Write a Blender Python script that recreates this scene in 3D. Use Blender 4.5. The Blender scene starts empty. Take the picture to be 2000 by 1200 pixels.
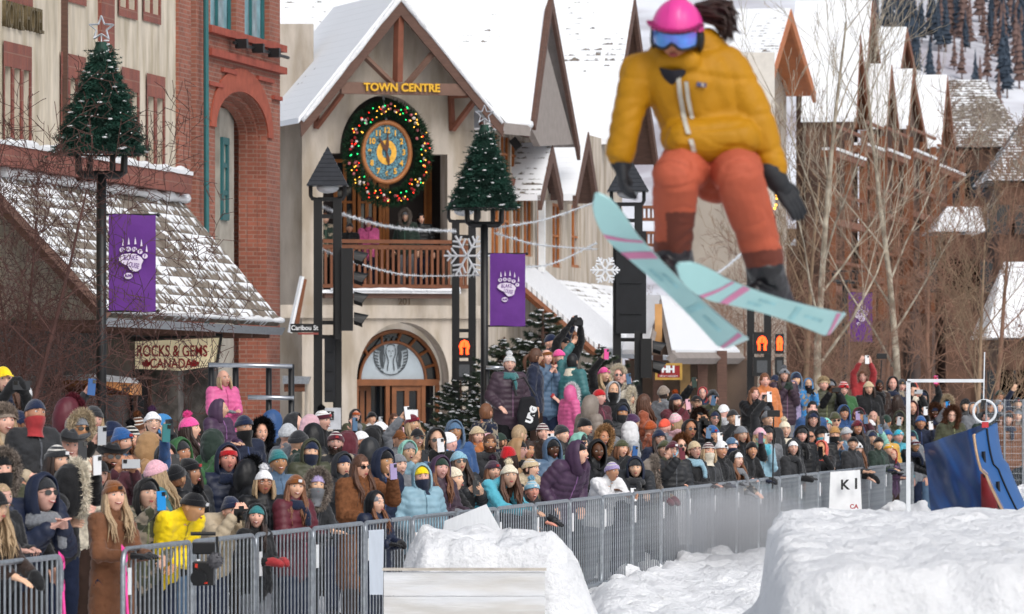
import bpy, math, random
import numpy as np
from mathutils import Vector, Matrix, Euler, noise
# ---------------------------------------------------------------- camera, world, sun
SC = bpy.context.scene
F = 11111.0; HY = 775.0; EYE = 2.25            # lens in photo pixels, horizon row, eye height
cam_d = bpy.data.cameras.new('camera'); cam = bpy.data.objects.new('camera', cam_d)
SC.collection.objects.link(cam); SC.camera = cam
cam.location = (0, 0, EYE); cam.rotation_euler = (math.radians(90), 0, 0)
cam_d.lens = 200; cam_d.sensor_width = 36; cam_d.shift_y = 0.0875
cam_d.clip_start = 0.5; cam_d.clip_end = 6000
cam_d.dof.use_dof = True; cam_d.dof.focus_distance = 60; cam_d.dof.aperture_fstop = 7.5
SUN_EL, SUN_AZ = math.radians(45), math.radians(150)
w = bpy.data.worlds.new("World"); SC.world = w; w.use_nodes = True
nt = w.node_tree; bg = nt.nodes['Background']
sky = nt.nodes.new('ShaderNodeTexSky'); sky.sky_type = 'NISHITA'; sky.sun_disc = False
sky.sun_elevation = SUN_EL; sky.sun_rotation = SUN_AZ; sky.dust_density = 4.0; sky.air_density = 1.0
hs = nt.nodes.new('ShaderNodeHueSaturation'); hs.inputs['Saturation'].default_value = 0.42
nt.links.new(sky.outputs[0], hs.inputs['Color']); nt.links.new(hs.outputs[0], bg.inputs[0])
bg.inputs[1].default_value = 0.15
sun_d = bpy.data.lights.new('sun', 'SUN'); sun = bpy.data.objects.new('sun', sun_d)
SC.collection.objects.link(sun); sun_d.energy = 0.75; sun_d.angle = math.radians(35)
sun_d.color = (1.0, 0.985, 0.96)
_d = Vector((math.sin(SUN_AZ)*math.cos(SUN_EL), math.cos(SUN_AZ)*math.cos(SUN_EL), math.sin(SUN_EL)))
sun.rotation_euler = _d.to_track_quat('Z', 'Y').to_euler()
SC.view_settings.view_transform = 'Standard'; SC.view_settings.look = 'None'
SC.view_settings.gamma = 1; SC.view_settings.exposure = 0.17
# ---------------------------------------------------------------- helpers
rnd = random.Random(7)
def W(px, py, D): return Vector(((px-1000)*D/F, D, EYE+(HY-py)*D/F))
def S(D): return F/D
TH = math.atan(0.1764)
U = Vector((math.sin(TH), math.cos(TH), 0)); V = Vector((math.cos(TH), -math.sin(TH), 0)); Z = Vector((0, 0, 1))
def lin(c):
    c /= 255.0
    return c/12.92 if c <= .04045 else ((c+.055)/1.055)**2.4
def hexc(h): return tuple(lin(int(h[i:i+2], 16)) for i in (0, 2, 4)) + (1.0,)
ORG = {}
def org(o):
    return ORG.get(o.name, Vector((0, 0, 0))) if o else Vector((0, 0, 0))
def tag(o, label=None, cat=None, group=None, kind=None):
    if label: o['label'] = label
    if cat: o['category'] = cat
    if group: o['group'] = group
    if kind: o['kind'] = kind
    return o
def root(name, loc, label, cat, group=None, rz=0):
    o = bpy.data.objects.new(name, None); SC.collection.objects.link(o)
    o.location = loc; o.rotation_euler = (0, 0, rz); o.empty_display_size = .2
    ORG[o.name] = Vector(loc)
    return tag(o, label, cat, group)
def set_uv(me):
    n = len(me.polygons)
    if not n: return
    nor = np.empty(n*3, 'f'); me.polygons.foreach_get('normal', nor); nor = nor.reshape(-1, 3)
    lt = np.empty(n, 'i'); me.polygons.foreach_get('loop_total', lt)
    vi = np.empty(len(me.loops), 'i'); me.loops.foreach_get('vertex_index', vi)
    co = np.empty(len(me.vertices)*3, 'f'); me.vertices.foreach_get('co', co); co = co.reshape(-1, 3)
    t = np.stack([-nor[:, 1], nor[:, 0], np.zeros(n)], 1); l = np.linalg.norm(t, axis=1)
    flat = l < .25; t[flat] = (1, 0, 0); l[flat] = 1; t /= l[:, None]
    b = np.cross(nor, t)
    T = np.repeat(t, lt, 0); B = np.repeat(b, lt, 0); P = co[vi]
    uv = np.stack([(P*T).sum(1), (P*B).sum(1)], 1).astype('f')
    me.uv_layers.new(name='UVMap').data.foreach_set('uv', uv.ravel())
def new_obj(name, me, parent=None, loc=(0, 0, 0)):
    o = bpy.data.objects.new(name, me); SC.collection.objects.link(o); o.location = loc
    if parent: o.parent = parent
    ORG[o.name] = org(parent) + Vector(loc)
    return o
class MB:
    def __init__(s): s.v = []; s.f = []; s.m = []
    def add(s, vs, fs, mi=0):
        o = len(s.v); s.v += [tuple(v) for v in vs]; s.f += [tuple(i+o for i in f) for f in fs]; s.m += [mi]*len(fs)
    def quad(s, a, b, c, d, mi=0): s.add([a, b, c, d], [(0, 1, 2, 3)], mi)
    def box(s, c, sz, ax=None, mi=0):
        ax = ax or (Vector((1, 0, 0)), Vector((0, 1, 0)), Z); c = Vector(c)
        h = [ax[i]*(sz[i]/2) for i in range(3)]
        vs = [c+h[0]*i+h[1]*j+h[2]*k for i in (-1, 1) for j in (-1, 1) for k in (-1, 1)]
        fs = [(0, 1, 3, 2), (4, 6, 7, 5), (0, 4, 5, 1), (2, 3, 7, 6), (0, 2, 6, 4), (1, 5, 7, 3)]
        if ax[0].cross(ax[1]).dot(ax[2]) < 0: fs = [f[::-1] for f in fs]
        s.add(vs, fs, mi)
    def prism(s, poly, vec, mi=0):
        n = len(poly); vec = Vector(vec); P = [Vector(p) for p in poly]
        vs = P+[p+vec for p in P]
        fs = [tuple(range(n))[::-1], tuple(range(n, 2*n))]+[(i, (i+1) % n, (i+1) % n+n, i+n) for i in range(n)]
        nn = Vector((0, 0, 0))
        for i in range(n): nn += P[i].cross(P[(i+1) % n])
        if nn.dot(vec) < 0: fs = [f[::-1] for f in fs]
        s.add(vs, fs, mi)
    def tube(s, pts, r, n=8, mi=0, caps=True, ell=None):
        pts = [Vector(p) for p in pts]; k = len(pts)
        if not hasattr(r, '__len__'): r = [r]*k
        vs = []; prev = None
        for i, p in enumerate(pts):
            t = (pts[min(i+1, k-1)]-pts[max(i-1, 0)]).normalized()
            if prev is None:
                a = Vector((0, 1, 0)) if abs(t.y) < .9 else Vector((1, 0, 0))
                x = t.cross(a).normalized()
            else: x = (prev-t*prev.dot(t)).normalized()
            prev = x; y = t.cross(x)
            for j in range(n):
                an = 2*math.pi*j/n
                vs.append(p+(x*math.cos(an)+y*math.sin(an))*r[i])
        fs = [(i*n+j, i*n+(j+1) % n, (i+1)*n+(j+1) % n, (i+1)*n+j) for i in range(k-1) for j in range(n)]
        if caps: fs += [tuple(range(n))[::-1], tuple(range((k-1)*n, k*n))]
        s.add(vs, fs, mi)
    def sphere(s, c, r, n=12, mi=0, M=None):
        if not hasattr(r, '__len__'): r = (r, r, r)
        m = max(4, n//2); vs = []; c = Vector(c)
        for i in range(m+1):
            th = math.pi*i/m
            for j in range(n):
                ph = 2*math.pi*j/n
                p = Vector((r[0]*math.sin(th)*math.cos(ph), r[1]*math.sin(th)*math.sin(ph), r[2]*math.cos(th)))
                if M: p = M @ p
                vs.append(c+p)
        fs = [(i*n+j, (i+1)*n+j, (i+1)*n+(j+1) % n, i*n+(j+1) % n) for i in range(m) for j in range(n)]
        s.add(vs, fs, mi)
    def cone2(s, p0, r0, p1, r1, n=14):      # tapered capsule
        p0 = Vector(p0); p1 = Vector(p1); d = (p1-p0)
        if d.length < 1e-6: s.sphere(p0, r0, n); return
        d.normalize(); ps = []; rs = []
        for k in range(5):
            a = math.pi/2*(k/4); ps.append(p0-d*(r0*math.cos(a))); rs.append(max(r0*math.sin(a), .0005))
        for k in range(5):
            a = math.pi/2*(k/4); ps.append(p1+d*(r1*math.sin(a))); rs.append(max(r1*math.cos(a), .0005))
        s.tube(ps, rs, n)
    def ring(s, c, ax1, ax2, R, r, n=32, m=8, mi=0, a0=0, a1=2*math.pi):
        c = Vector(c); closed = abs(a1-a0-2*math.pi) < 1e-6; nn = ax1.cross(ax2).normalized(); vs = []
        k = n if closed else n+1
        Rx, Ry = R if hasattr(R, '__len__') else (R, R)
        for i in range(k):
            a = a0+(a1-a0)*i/n; dr = (ax1*(Rx*math.cos(a))+ax2*(Ry*math.sin(a)))
            rn = dr.normalized()
            for j in range(m):
                b = 2*math.pi*j/m; vs.append(c+dr+rn*(r*math.cos(b))+nn*(r*math.sin(b)))
        fs = [(i*m+j, i*m+(j+1) % m, ((i+1) % k)*m+(j+1) % m, ((i+1) % k)*m+j) for i in range(n) for j in range(m)]
        s.add(vs, fs, mi)
    def blades(s, P, Dr, L, wd, mi=0):
        for p, d in zip(P, Dr):
            d = Vector(d); a = Vector((rnd.uniform(-1, 1), rnd.uniform(-1, 1), rnd.uniform(-1, 1)))
            x = d.cross(a)
            if x.length < 1e-6: continue
            x = x.normalized()*wd*rnd.uniform(.6, 1.3); p = Vector(p)
            s.add([p-x, p+x, p+d.normalized()*L*rnd.uniform(.5, 1.2)], [(0, 1, 2)], mi)
    def mesh(s, name, mats=(), off=None, smooth=False, uv=True):
        me = bpy.data.meshes.new(name)
        v = np.array(s.v, 'f').reshape(-1, 3)
        if off is not None: v = v-np.array(off, 'f')
        me.from_pydata(v.tolist(), [], s.f)
        for m in (mats if isinstance(mats, (list, tuple)) else [mats]): me.materials.append(m)
        if any(s.m): me.polygons.foreach_set('material_index', s.m)
        if smooth: me.polygons.foreach_set('use_smooth', [True]*len(s.f))
        me.update()
        if uv: set_uv(me)
        return me
    def build(s, name, mats, parent=None, smooth=False, uv=True, label=None, origin=None, bevel=0, rot=None):
        base = org(parent); o0 = Vector(origin) if origin is not None else base
        me = s.mesh(name, mats, o0, smooth, uv)
        o = new_obj(name, me, parent, o0-base)
        if label: o['label'] = label
        if bevel:
            b = o.modifiers.new('bevel', 'BEVEL'); b.width = bevel; b.segments = 2; b.limit_method = 'ANGLE'
        return o
def thing(name, mb, mats, label, cat, origin, group=None, **k):
    o = mb.build(name, mats, None, origin=origin, **k); return tag(o, label, cat, group)
def struct(name, mb, mats, **k):
    o = mb.build(name, mats, None, origin=k.pop('origin', (0, 0, 0)), **k); o['kind'] = 'structure'; return o
def dup(o, parent=None, loc=None, rz=None):
    c = o.copy(); SC.collection.objects.link(c)
    if parent: c.parent = parent
    if loc is not None: c.location = loc
    if rz is not None: c.rotation_euler[2] = rz
    for ch in [x for x in KIDS.get(o.name, [])]: dup(ch, c)
    return c
KIDS = {}
def reg(o):                      # remember the children of a prototype
    KIDS[o.name] = [x for x in SC.objects if x.parent == o]
    for c in KIDS[o.name]: reg(c)
    return o
# ---------------------------------------------------------------- materials
MATS = {}
def M(name, col, rough=.7, var=.15, scale=6, bump=0, bscale=40, metal=0, spec=.4, coat=0, col2=None, stretch=None, obj=False, sheen=0, emit=0, uvc=False):
    if name in MATS: return MATS[name]
    m = bpy.data.materials.new(name); MATS[name] = m; m.use_nodes = True
    t = m.node_tree; N = t.nodes; L = t.links; b = N['Principled BSDF']
    tc = N.new('ShaderNodeTexCoord'); src = tc.outputs['UV' if uvc else 'Object']
    if stretch:
        mp = N.new('ShaderNodeMapping'); mp.inputs['Scale'].default_value = stretch; L.new(src, mp.inputs[0]); src = mp.outputs[0]
    nz = N.new('ShaderNodeTexNoise'); nz.inputs['Scale'].default_value = scale; nz.inputs['Detail'].default_value = 5
    L.new(src, nz.inputs['Vector'])
    mr = N.new('ShaderNodeMapRange'); mr.inputs[1].default_value = .3; mr.inputs[2].default_value = .7
    mr.inputs[3].default_value = 1-var; mr.inputs[4].default_value = 1+var; L.new(nz.outputs[0], mr.inputs[0])
    mx = N.new('ShaderNodeMix'); mx.data_type = 'RGBA'; mx.blend_type = 'MULTIPLY'; mx.inputs[0].default_value = 1
    c = col if isinstance(col, tuple) else hexc(col)
    if obj:
        oi = N.new('ShaderNodeObjectInfo'); L.new(oi.outputs['Color'], mx.inputs[6])
    elif col2:
        m2 = N.new('ShaderNodeMix'); m2.data_type = 'RGBA'; m2.inputs[6].default_value = c
        m2.inputs[7].default_value = col2 if isinstance(col2, tuple) else hexc(col2)
        r2 = N.new('ShaderNodeMapRange'); r2.inputs[1].default_value = .42; r2.inputs[2].default_value = .62
        n2 = N.new('ShaderNodeTexNoise'); n2.inputs['Scale'].default_value = scale*.6; n2.inputs['Detail'].default_value = 8; L.new(src, n2.inputs['Vector'])
        L.new(n2.outputs[0], r2.inputs[0]); L.new(r2.outputs[0], m2.inputs[0]); L.new(m2.outputs[2], mx.inputs[6])
    else: mx.inputs[6].default_value = c
    L.new(mr.outputs[0], mx.inputs[7]); L.new(mx.outputs[2], b.inputs['Base Color'])
    b.inputs['Roughness'].default_value = rough; b.inputs['Metallic'].default_value = metal
    b.inputs['Specular IOR Level'].default_value = spec
    if coat: b.inputs['Coat Weight'].default_value = coat
    if sheen: b.inputs['Sheen Weight'].default_value = sheen
    if emit:
        b.inputs['Emission Color'].default_value = c; b.inputs['Emission Strength'].default_value = emit
    if bump:
        n3 = N.new('ShaderNodeTexNoise'); n3.inputs['Scale'].default_value = bscale; n3.inputs['Detail'].default_value = 4; L.new(src, n3.inputs['Vector'])
        bp = N.new('ShaderNodeBump'); bp.inputs['Strength'].default_value = 1; bp.inputs['Distance'].default_value = bump
        L.new(n3.outputs[0], bp.inputs['Height']); L.new(bp.outputs[0], b.inputs['Normal'])
    return m
def brick_mat(name, c1, c2, mortar, bw=.22, bh=.075, ms=.01, bump=.004):
    m = bpy.data.materials.new(name); m.use_nodes = True; t = m.node_tree; N = t.nodes; L = t.links; b = N['Principled BSDF']
    tc = N.new('ShaderNodeTexCoord'); br = N.new('ShaderNodeTexBrick'); L.new(tc.outputs['UV'], br.inputs['Vector'])
    br.inputs['Color1'].default_value = hexc(c1); br.inputs['Color2'].default_value = hexc(c2); br.inputs['Mortar'].default_value = hexc(mortar)
    br.inputs['Scale'].default_value = 1; br.inputs['Brick Width'].default_value = bw; br.inputs['Row Height'].default_value = bh
    br.inputs['Mortar Size'].default_value = ms; br.inputs['Mortar Smooth'].default_value = .3; br.inputs['Bias'].default_value = 0
    nz = N.new('ShaderNodeTexNoise'); nz.inputs['Scale'].default_value = 1.3; nz.inputs['Detail'].default_value = 6; L.new(tc.outputs['UV'], nz.inputs['Vector'])
    mr = N.new('ShaderNodeMapRange'); mr.inputs[1].default_value = .3; mr.inputs[2].default_value = .7; mr.inputs[3].default_value = .8; mr.inputs[4].default_value = 1.15
    L.new(nz.outputs[0], mr.inputs[0]); mx = N.new('ShaderNodeMix'); mx.data_type = 'RGBA'; mx.blend_type = 'MULTIPLY'; mx.inputs[0].default_value = 1
    L.new(br.outputs[0], mx.inputs[6]); L.new(mr.outputs[0], mx.inputs[7]); L.new(mx.outputs[2], b.inputs['Base Color']); b.inputs['Roughness'].default_value = .85
    bp = N.new('ShaderNodeBump'); bp.invert = True; bp.inputs['Distance'].default_value = bump; L.new(br.outputs['Fac'], bp.inputs['Height']); L.new(bp.outputs[0], b.inputs['Normal'])
    return m
def roof_mat(name, cover, course=.18, wood='6e6359', seed=0.0, patch=.5, streak=6, cell=.25):
    """wooden shingles in courses with snow lying on them; cover 0..1 = how much snow"""
    m = bpy.data.materials.new(name); m.use_nodes = True; t = m.node_tree; N = t.nodes; L = t.links; b = N['Principled BSDF']
    tc = N.new('ShaderNodeTexCoord'); sp = N.new('ShaderNodeSeparateXYZ'); L.new(tc.outputs['UV'], sp.inputs[0])
    def math_(op, a, bb=None, cc=None):
        n = N.new('ShaderNodeMath'); n.operation = op
        for i, x in enumerate((a, bb, cc)):
            if x is None: continue
            if isinstance(x, (int, float)): n.inputs[i].default_value = x
            else: L.new(x, n.inputs[i])
        return n.outputs[0]
    br = N.new('ShaderNodeTexBrick'); L.new(tc.outputs['UV'], br.inputs['Vector'])
    br.inputs['Color1'].default_value = hexc(wood); br.inputs['Color2'].default_value = hexc('8c8378'); br.inputs['Mortar'].default_value = hexc('2b2622')
    br.inputs['Scale'].default_value = 1; br.inputs['Brick Width'].default_value = .13; br.inputs['Row Height'].default_value = course; br.inputs['Mortar Size'].default_value = .008
    fr = math_('FRACT', math_('DIVIDE', sp.outputs['Y'], course))       # 0 at lower edge of a course, 1 under the next
    saw = math_('SUBTRACT', 1.0, fr)
    n1 = N.new('ShaderNodeTexNoise'); n1.inputs['Scale'].default_value = patch; n1.inputs['Detail'].default_value = 4
    mp = N.new('ShaderNodeMapping'); mp.inputs['Location'].default_value = (seed, seed*1.7, 0); L.new(tc.outputs['UV'], mp.inputs[0]); L.new(mp.outputs[0], n1.inputs['Vector'])
    n2 = N.new('ShaderNodeTexNoise'); n2.inputs['Scale'].default_value = streak; n2.inputs['Detail'].default_value = 6; n2.inputs['Roughness'].default_value = .7
    mp2 = N.new('ShaderNodeMapping'); mp2.inputs['Scale'].default_value = (1, .8, 1); L.new(tc.outputs['UV'], mp2.inputs[0]); L.new(mp2.outputs[0], n2.inputs['Vector'])
    a = math_('ADD', math_('MULTIPLY', n1.outputs[0], 1.3), math_('MULTIPLY', n2.outputs[0], .9))
    cb = N.new('ShaderNodeCombineXYZ'); L.new(math_('FLOOR', math_('DIVIDE', sp.outputs['X'], .13)), cb.inputs[0]); L.new(math_('FLOOR', math_('DIVIDE', sp.outputs['Y'], course)), cb.inputs[1])
    wn = N.new('ShaderNodeTexWhiteNoise'); wn.noise_dimensions = '2D'; L.new(cb.outputs[0], wn.inputs['Vector']); a = math_('ADD', a, math_('MULTIPLY', math_('SUBTRACT', wn.outputs['Value'], .5), cell))
    a = math_('ADD', a, math_('MULTIPLY', fr, .36))
    mr = N.new('ShaderNodeMapRange'); th = 1.75-cover*1.25; mr.inputs[1].default_value = th-.04; mr.inputs[2].default_value = th+.04
    L.new(a, mr.inputs[0])
    mx = N.new('ShaderNodeMix'); mx.data_type = 'RGBA'; L.new(mr.outputs[0], mx.inputs[0]); L.new(br.outputs[0], mx.inputs[6]); mx.inputs[7].default_value = (.83, .85, .88, 1)
    L.new(mx.outputs[2], b.inputs['Base Color']); b.inputs['Roughness'].default_value = .9; b.inputs['Specular IOR Level'].default_value = .15
    h = math_('ADD', math_('MULTIPLY', saw, .4), math_('MULTIPLY', mr.outputs[0], .8))
    bp = N.new('ShaderNodeBump'); bp.inputs['Distance'].default_value = .03; L.new(h, bp.inputs['Height']); L.new(bp.outputs[0], b.inputs['Normal'])
    return m
def snow_mat():
    m = bpy.data.materials.new('snow'); m.use_nodes = True; t = m.node_tree; N = t.nodes; L = t.links; b = N['Principled BSDF']
    tc = N.new('ShaderNodeTexCoord')
    n1 = N.new('ShaderNodeTexNoise'); n1.inputs['Scale'].default_value = 13; n1.inputs['Detail'].default_value = 9; n1.inputs['Roughness'].default_value = .65; L.new(tc.outputs['Object'], n1.inputs['Vector'])
    n2 = N.new('ShaderNodeTexNoise'); n2.inputs['Scale'].default_value = 2.2; n2.inputs['Detail'].default_value = 6; L.new(tc.outputs['Object'], n2.inputs['Vector'])
    cr = N.new('ShaderNodeMapRange'); cr.inputs[1].default_value = .25; cr.inputs[2].default_value = .5; L.new(n1.outputs[0], cr.inputs[0])
    mx = N.new('ShaderNodeMix'); mx.data_type = 'RGBA'; L.new(cr.outputs[0], mx.inputs[0]); mx.inputs[6].default_value = (.77, .785, .81, 1); mx.inputs[7].default_value = (.86, .875, .90, 1)
    n4 = N.new('ShaderNodeTexNoise'); n4.inputs['Scale'].default_value = 5; n4.inputs['Detail'].default_value = 12; n4.inputs['Roughness'].default_value = .85; L.new(tc.outputs['Object'], n4.inputs['Vector'])
    dr = N.new('ShaderNodeMapRange'); dr.inputs[1].default_value = .67; dr.inputs[2].default_value = .76; dr.inputs[4].default_value = .75; L.new(n4.outputs[0], dr.inputs[0])
    mz = N.new('ShaderNodeMix'); mz.data_type = 'RGBA'; L.new(dr.outputs[0], mz.inputs[0]); L.new(mx.outputs[2], mz.inputs[6]); mz.inputs[7].default_value = (.34, .30, .26, 1)
    L.new(mz.outputs[2], b.inputs['Base Color']); b.inputs['Roughness'].default_value = .85; b.inputs['Specular IOR Level'].default_value = .2
    ad = N.new('ShaderNodeMath'); ad.operation = 'ADD'; L.new(n1.outputs[0], ad.inputs[0]); L.new(n2.outputs[0], ad.inputs[1])
    bp = N.new('ShaderNodeBump'); bp.inputs['Distance'].default_value = .055; bp.inputs['Strength'].default_value = 1.0; L.new(ad.outputs[0], bp.inputs['Height']); L.new(bp.outputs[0], b.inputs['Normal'])
    return m
SNOW = snow_mat()
STUCCO = M('stucco_beige', 'cdc3b3', .9, .16, 3, .006, 30, spec=.2, col2='b3a894', uvc=True, stretch=(1.6, .35, 1))
STUCCO_G = M('stucco_grey', 'a39a8f', .9, .10, 2, .004, 30, spec=.2, uvc=True)
BRICK = brick_mat('red_brick', '9c5d4a', '844c3c', '96786a')
BRICKD = brick_mat('brown_brick', '8a4a3c', '77403a', '8f6a5c', .075, .22)
SHINGLE = roof_mat('snowy_shingles', .345, .2, seed=2, streak=9, cell=.42)
ROOFSNOW = roof_mat('snow_roof', .80, .2, seed=5)
ROOFMIX = roof_mat('half_snow_roof', .58, .2, seed=9)
ROOFBARE = roof_mat('bare_roof', .30, .22, '6b5f57', seed=3)
TIMBER = M('dark_timber', '5b4238', .7, .2, 4, .003, 30, stretch=(1, 1, 8))
TIMBERO = M('orange_timber', '78482d', .6, .2, 4, .003, 30, stretch=(1, 1, 8))
SOFFIT = M('grey_soffit', '8d8580', .85, .1)
GLASS = M('dark_glass', '20262c', .08, .3, 3, spec=.9)
GLASSL = M('sky_glass', '8fb2bd', .08, .35, 2.5, spec=.9, uvc=True)
TEAL = M('teal_paint', '2b6366', .45, .1)
BLACK = M('black_steel', '0e0f11', .45, .2, 12, spec=.5)
STEEL = M('galvanised_steel', '9aa0a6', .42, .2, 25, .0006, 90, metal=.75)
STEELB = M('brushed_rail', 'b8bcc2', .3, .1, 25, metal=.9)
GOLD = M('gold_letters', 'd8a93a', .35, .2, 30, metal=.6)
WHITE = M('white_paint', 'e2e4e6', .6, .06)
ROCK = M('rough_stone', '6f6a66', .9, .35, 5, .03, 8, col2='4b4744')
def text(name, body, p, right, up, size, mat, parent=None, extrude=.004, bold=0, align='CENTER', shear=0, sx=1.0):
    c = bpy.data.curves.new(name, 'FONT'); c.body = body; c.size = size; c.extrude = extrude; c.offset = bold; c.align_x = align; c.align_y = 'CENTER'; c.shear = shear
    o = bpy.data.objects.new(name, c); SC.collection.objects.link(o)
    bpy.context.view_layer.update()
    me = bpy.data.meshes.new_from_object(o.evaluated_get(bpy.context.evaluated_depsgraph_get()))
    bpy.data.objects.remove(o)
    right = Vector(right).normalized(); up = Vector(up).normalized(); n = right.cross(up)
    base = org(parent); p = Vector(p)
    co = np.empty(len(me.vertices)*3, 'f'); me.vertices.foreach_get('co', co); co = co.reshape(-1, 3)
    R = np.array([right, up, n]); out = co*np.array([sx, 1, 1]) @ R
    me.vertices.foreach_set('co', out.astype('f').ravel()); me.materials.clear(); me.materials.append(mat); me.name = name
    return new_obj(name, me, parent, p-base)
# ---------------------------------------------------------------- ground, hill
def hN(x, y, s=1.0): return noise.noise(Vector((x*s, y*s, 3.1)))
mb = MB()
xs = [-60, -30, -15]+[-10+i*.8 for i in range(30)]+[16, 20, 26, 34, 50, 90, 160]
ys = [8, 14]+[20+i*1.0 for i in range(60)]+[84+i*4 for i in range(12)]+[140, 160, 190, 230, 300, 420]
for y in ys:
    for x in xs: mb.v.append((x, y, .05*hN(x, y, .5)+.03*hN(x, y, 1.7)-.02))
nx = len(xs)
for j in range(len(ys)-1):
    for i in range(nx-1): mb.f.append((j*nx+i, j*nx+i+1, (j+1)*nx+i+1, (j+1)*nx+i)); mb.m.append(0)
struct('snow_ground', mb, SNOW, smooth=True)
# mountain side
HILLM = M('hill_snow', 'dcdfe6', .9, .12, .05, 0, spec=.1, col2='a8a4ac')
mb = MB(); xs = [-250+i*12 for i in range(64)]; ys = [420+i*25 for i in range(46)]
def hillz(x, y):
    return max(0, y-600)*.165+(y-420)*.01+7*hN(x, y, .012)+3*hN(x, y, .04)
for y in ys:
    for x in xs: mb.v.append((x, y, hillz(x, y)))
for j in range(len(ys)-1):
    for i in range(len(xs)-1): n = len(xs); mb.f.append((j*n+i, j*n+i+1, (j+1)*n+i+1, (j+1)*n+i)); mb.m.append(0)
struct('hill', mb, HILLM, smooth=True)
# far conifers on the hill
FARN = M('far_conifer', '3d4753', .9, .35, .6, spec=.1); FARB = M('far_larch', '705c57', .9, .3, .6, spec=.1)
def far_tree(nm, lay, hgt, mat):
    b = MB()
    for k in range(lay):
        z = hgt*(.12+.85*k/lay); r = hgt*.13*(1-k/lay)+.15
        n = 11
        ring = [Vector((math.cos(2*math.pi*j/n)*r*rnd.uniform(.5, 1.2), math.sin(2*math.pi*j/n)*r*rnd.uniform(.5, 1.2), z-rnd.uniform(0, .6))) for j in range(n)]
        top = Vector((0, 0, z+hgt*.13))
        b.add(ring+[top], [(j, (j+1) % n, n) for j in range(n)])
    return b.mesh(nm, mat), None
tr = [far_tree('crown', 14, 15, FARN)[0], far_tree('crown', 11, 12, FARN)[0], far_tree('crown', 9, 13, FARB)[0]]
b = MB(); b.tube([(0, 0, -1), (0, 0, 5)], [.22, .15], 5); trunkm = b.mesh('trunk', TIMBER)
def place_far(px, D, k, sc):
    x = (px-1000)*D/F
    kind = ['dark blue-green conifer', 'slim dark conifer', 'leafless brown larch'][k]
    o = new_obj('conifer_tree' if k < 2 else 'larch_tree', trunkm, None, (x, D, hillz(x, D)))
    tag(o, kind+' standing in the snow high on the hillside', 'tree', 'trees on the far hillside')
    o.scale = (sc, sc, sc); o.rotation_euler[2] = rnd.uniform(0, 6)
    c = new_obj('crown', tr[k], o)
for i in range(205):
    px = rnd.choice([rnd.uniform(1690, 2030)]*6+[rnd.uniform(1050, 1260), rnd.uniform(1390, 1700)])
    D = rnd.uniform(820, 1090) if px > 1690 else rnd.uniform(1040, 1110)
    place_far(px, D, rnd.choice([0, 0, 1, 2]) if px < 1830 else rnd.choice([0, 1, 2, 2]), rnd.uniform(.45, .85))
# ---------------------------------------------------------------- facades
class Fac:
    def __init__(s, P0, e, n):
        s.P = Vector((P0[0], P0[1], 0)); s.e = e; s.n = n; s.ax = (e, -n, Z)
    def t(s, px):
        k = (px-1000)/F; return (k*s.P.y-s.P.x)/(s.e.x-k*s.e.y)
    def D(s, px): return s.P.y+s.e.y*s.t(px)
    def tz(s, px, py): return s.t(px), EYE+(HY-py)*s.D(px)/F
    def p(s, t, z, off=0): return s.P+s.e*t+s.n*off+Z*z
    def q(s, px, py, off=0): t, z = s.tz(px, py); return s.p(t, z, off)
    def off(s, o): return Fac(s.P+s.n*o, s.e, s.n)
    def rect(s, px0, px1, y0, y1):      # y rows at px0
        t0, zt = s.tz(px0, y0); _, zb = s.tz(px0, y1); return t0, s.t(px1), zb, zt
def wall_cols(mb, fc, t0, t1, z0, ztop, holes, depth=.25, mi=0, mir=None):
    mir = mi if mir is None else mir
    zt = ztop if callable(ztop) else (lambda t: ztop)
    ts = {t0, t1}
    for h in holes: ts |= {h[0], h[1]}; ts |= set(h[4]) if len(h) > 4 else set()
    if callable(ztop): ts |= {t0+(t1-t0)*i/12 for i in range(13)}
    ts = sorted(t for t in ts if t0-1e-6 <= t <= t1+1e-6)
    e = 1e-4
    for a, b in zip(ts, ts[1:]):
        if b-a < 1e-5: continue
        m = (a+b)/2; hs = sorted([h for h in holes if h[0] < m < h[1]], key=lambda h: h[2](m))
        la = lb = z0
        for h in hs:
            A, B = h[2](a+e), h[2](b-e)
            if A > la+1e-5 or B > lb+1e-5: mb.quad(fc.p(a, la), fc.p(b, lb), fc.p(b, B), fc.p(a, A), mi)
            la, lb = h[3](a+e), h[3](b-e)
            mb.quad(fc.p(a, la), fc.p(b, lb), fc.p(b, lb, -depth), fc.p(a, la, -depth), mir)
            mb.quad(fc.p(a, A, -depth), fc.p(b, B, -depth), fc.p(b, B), fc.p(a, A), mir)
        mb.quad(fc.p(a, la), fc.p(b, lb), fc.p(b, zt(b)), fc.p(a, zt(a)), mi)
    for h in holes:
        for t, sgn in ((h[0], 1), (h[1], -1)):
            A, B = h[2](t+sgn*e), h[3](t+sgn*e)
            P = [fc.p(t, A), fc.p(t, A, -depth), fc.p(t, B, -depth), fc.p(t, B)]
            mb.quad(*(P if sgn > 0 else P[::-1]), mir)
def rhole(r): return (r[0], r[1], lambda t: r[2], lambda t: r[3])
def ahole(ta, tb, zb, zs, rise, n=20):
    c = (ta+tb)/2; a = (tb-ta)/2
    f = lambda t: zs+rise*math.sqrt(max(0, 1-((t-c)/a)**2))
    return (ta, tb, lambda t: zb, f, [c-a*math.cos(math.pi*i/n) for i in range(n+1)])
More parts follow.
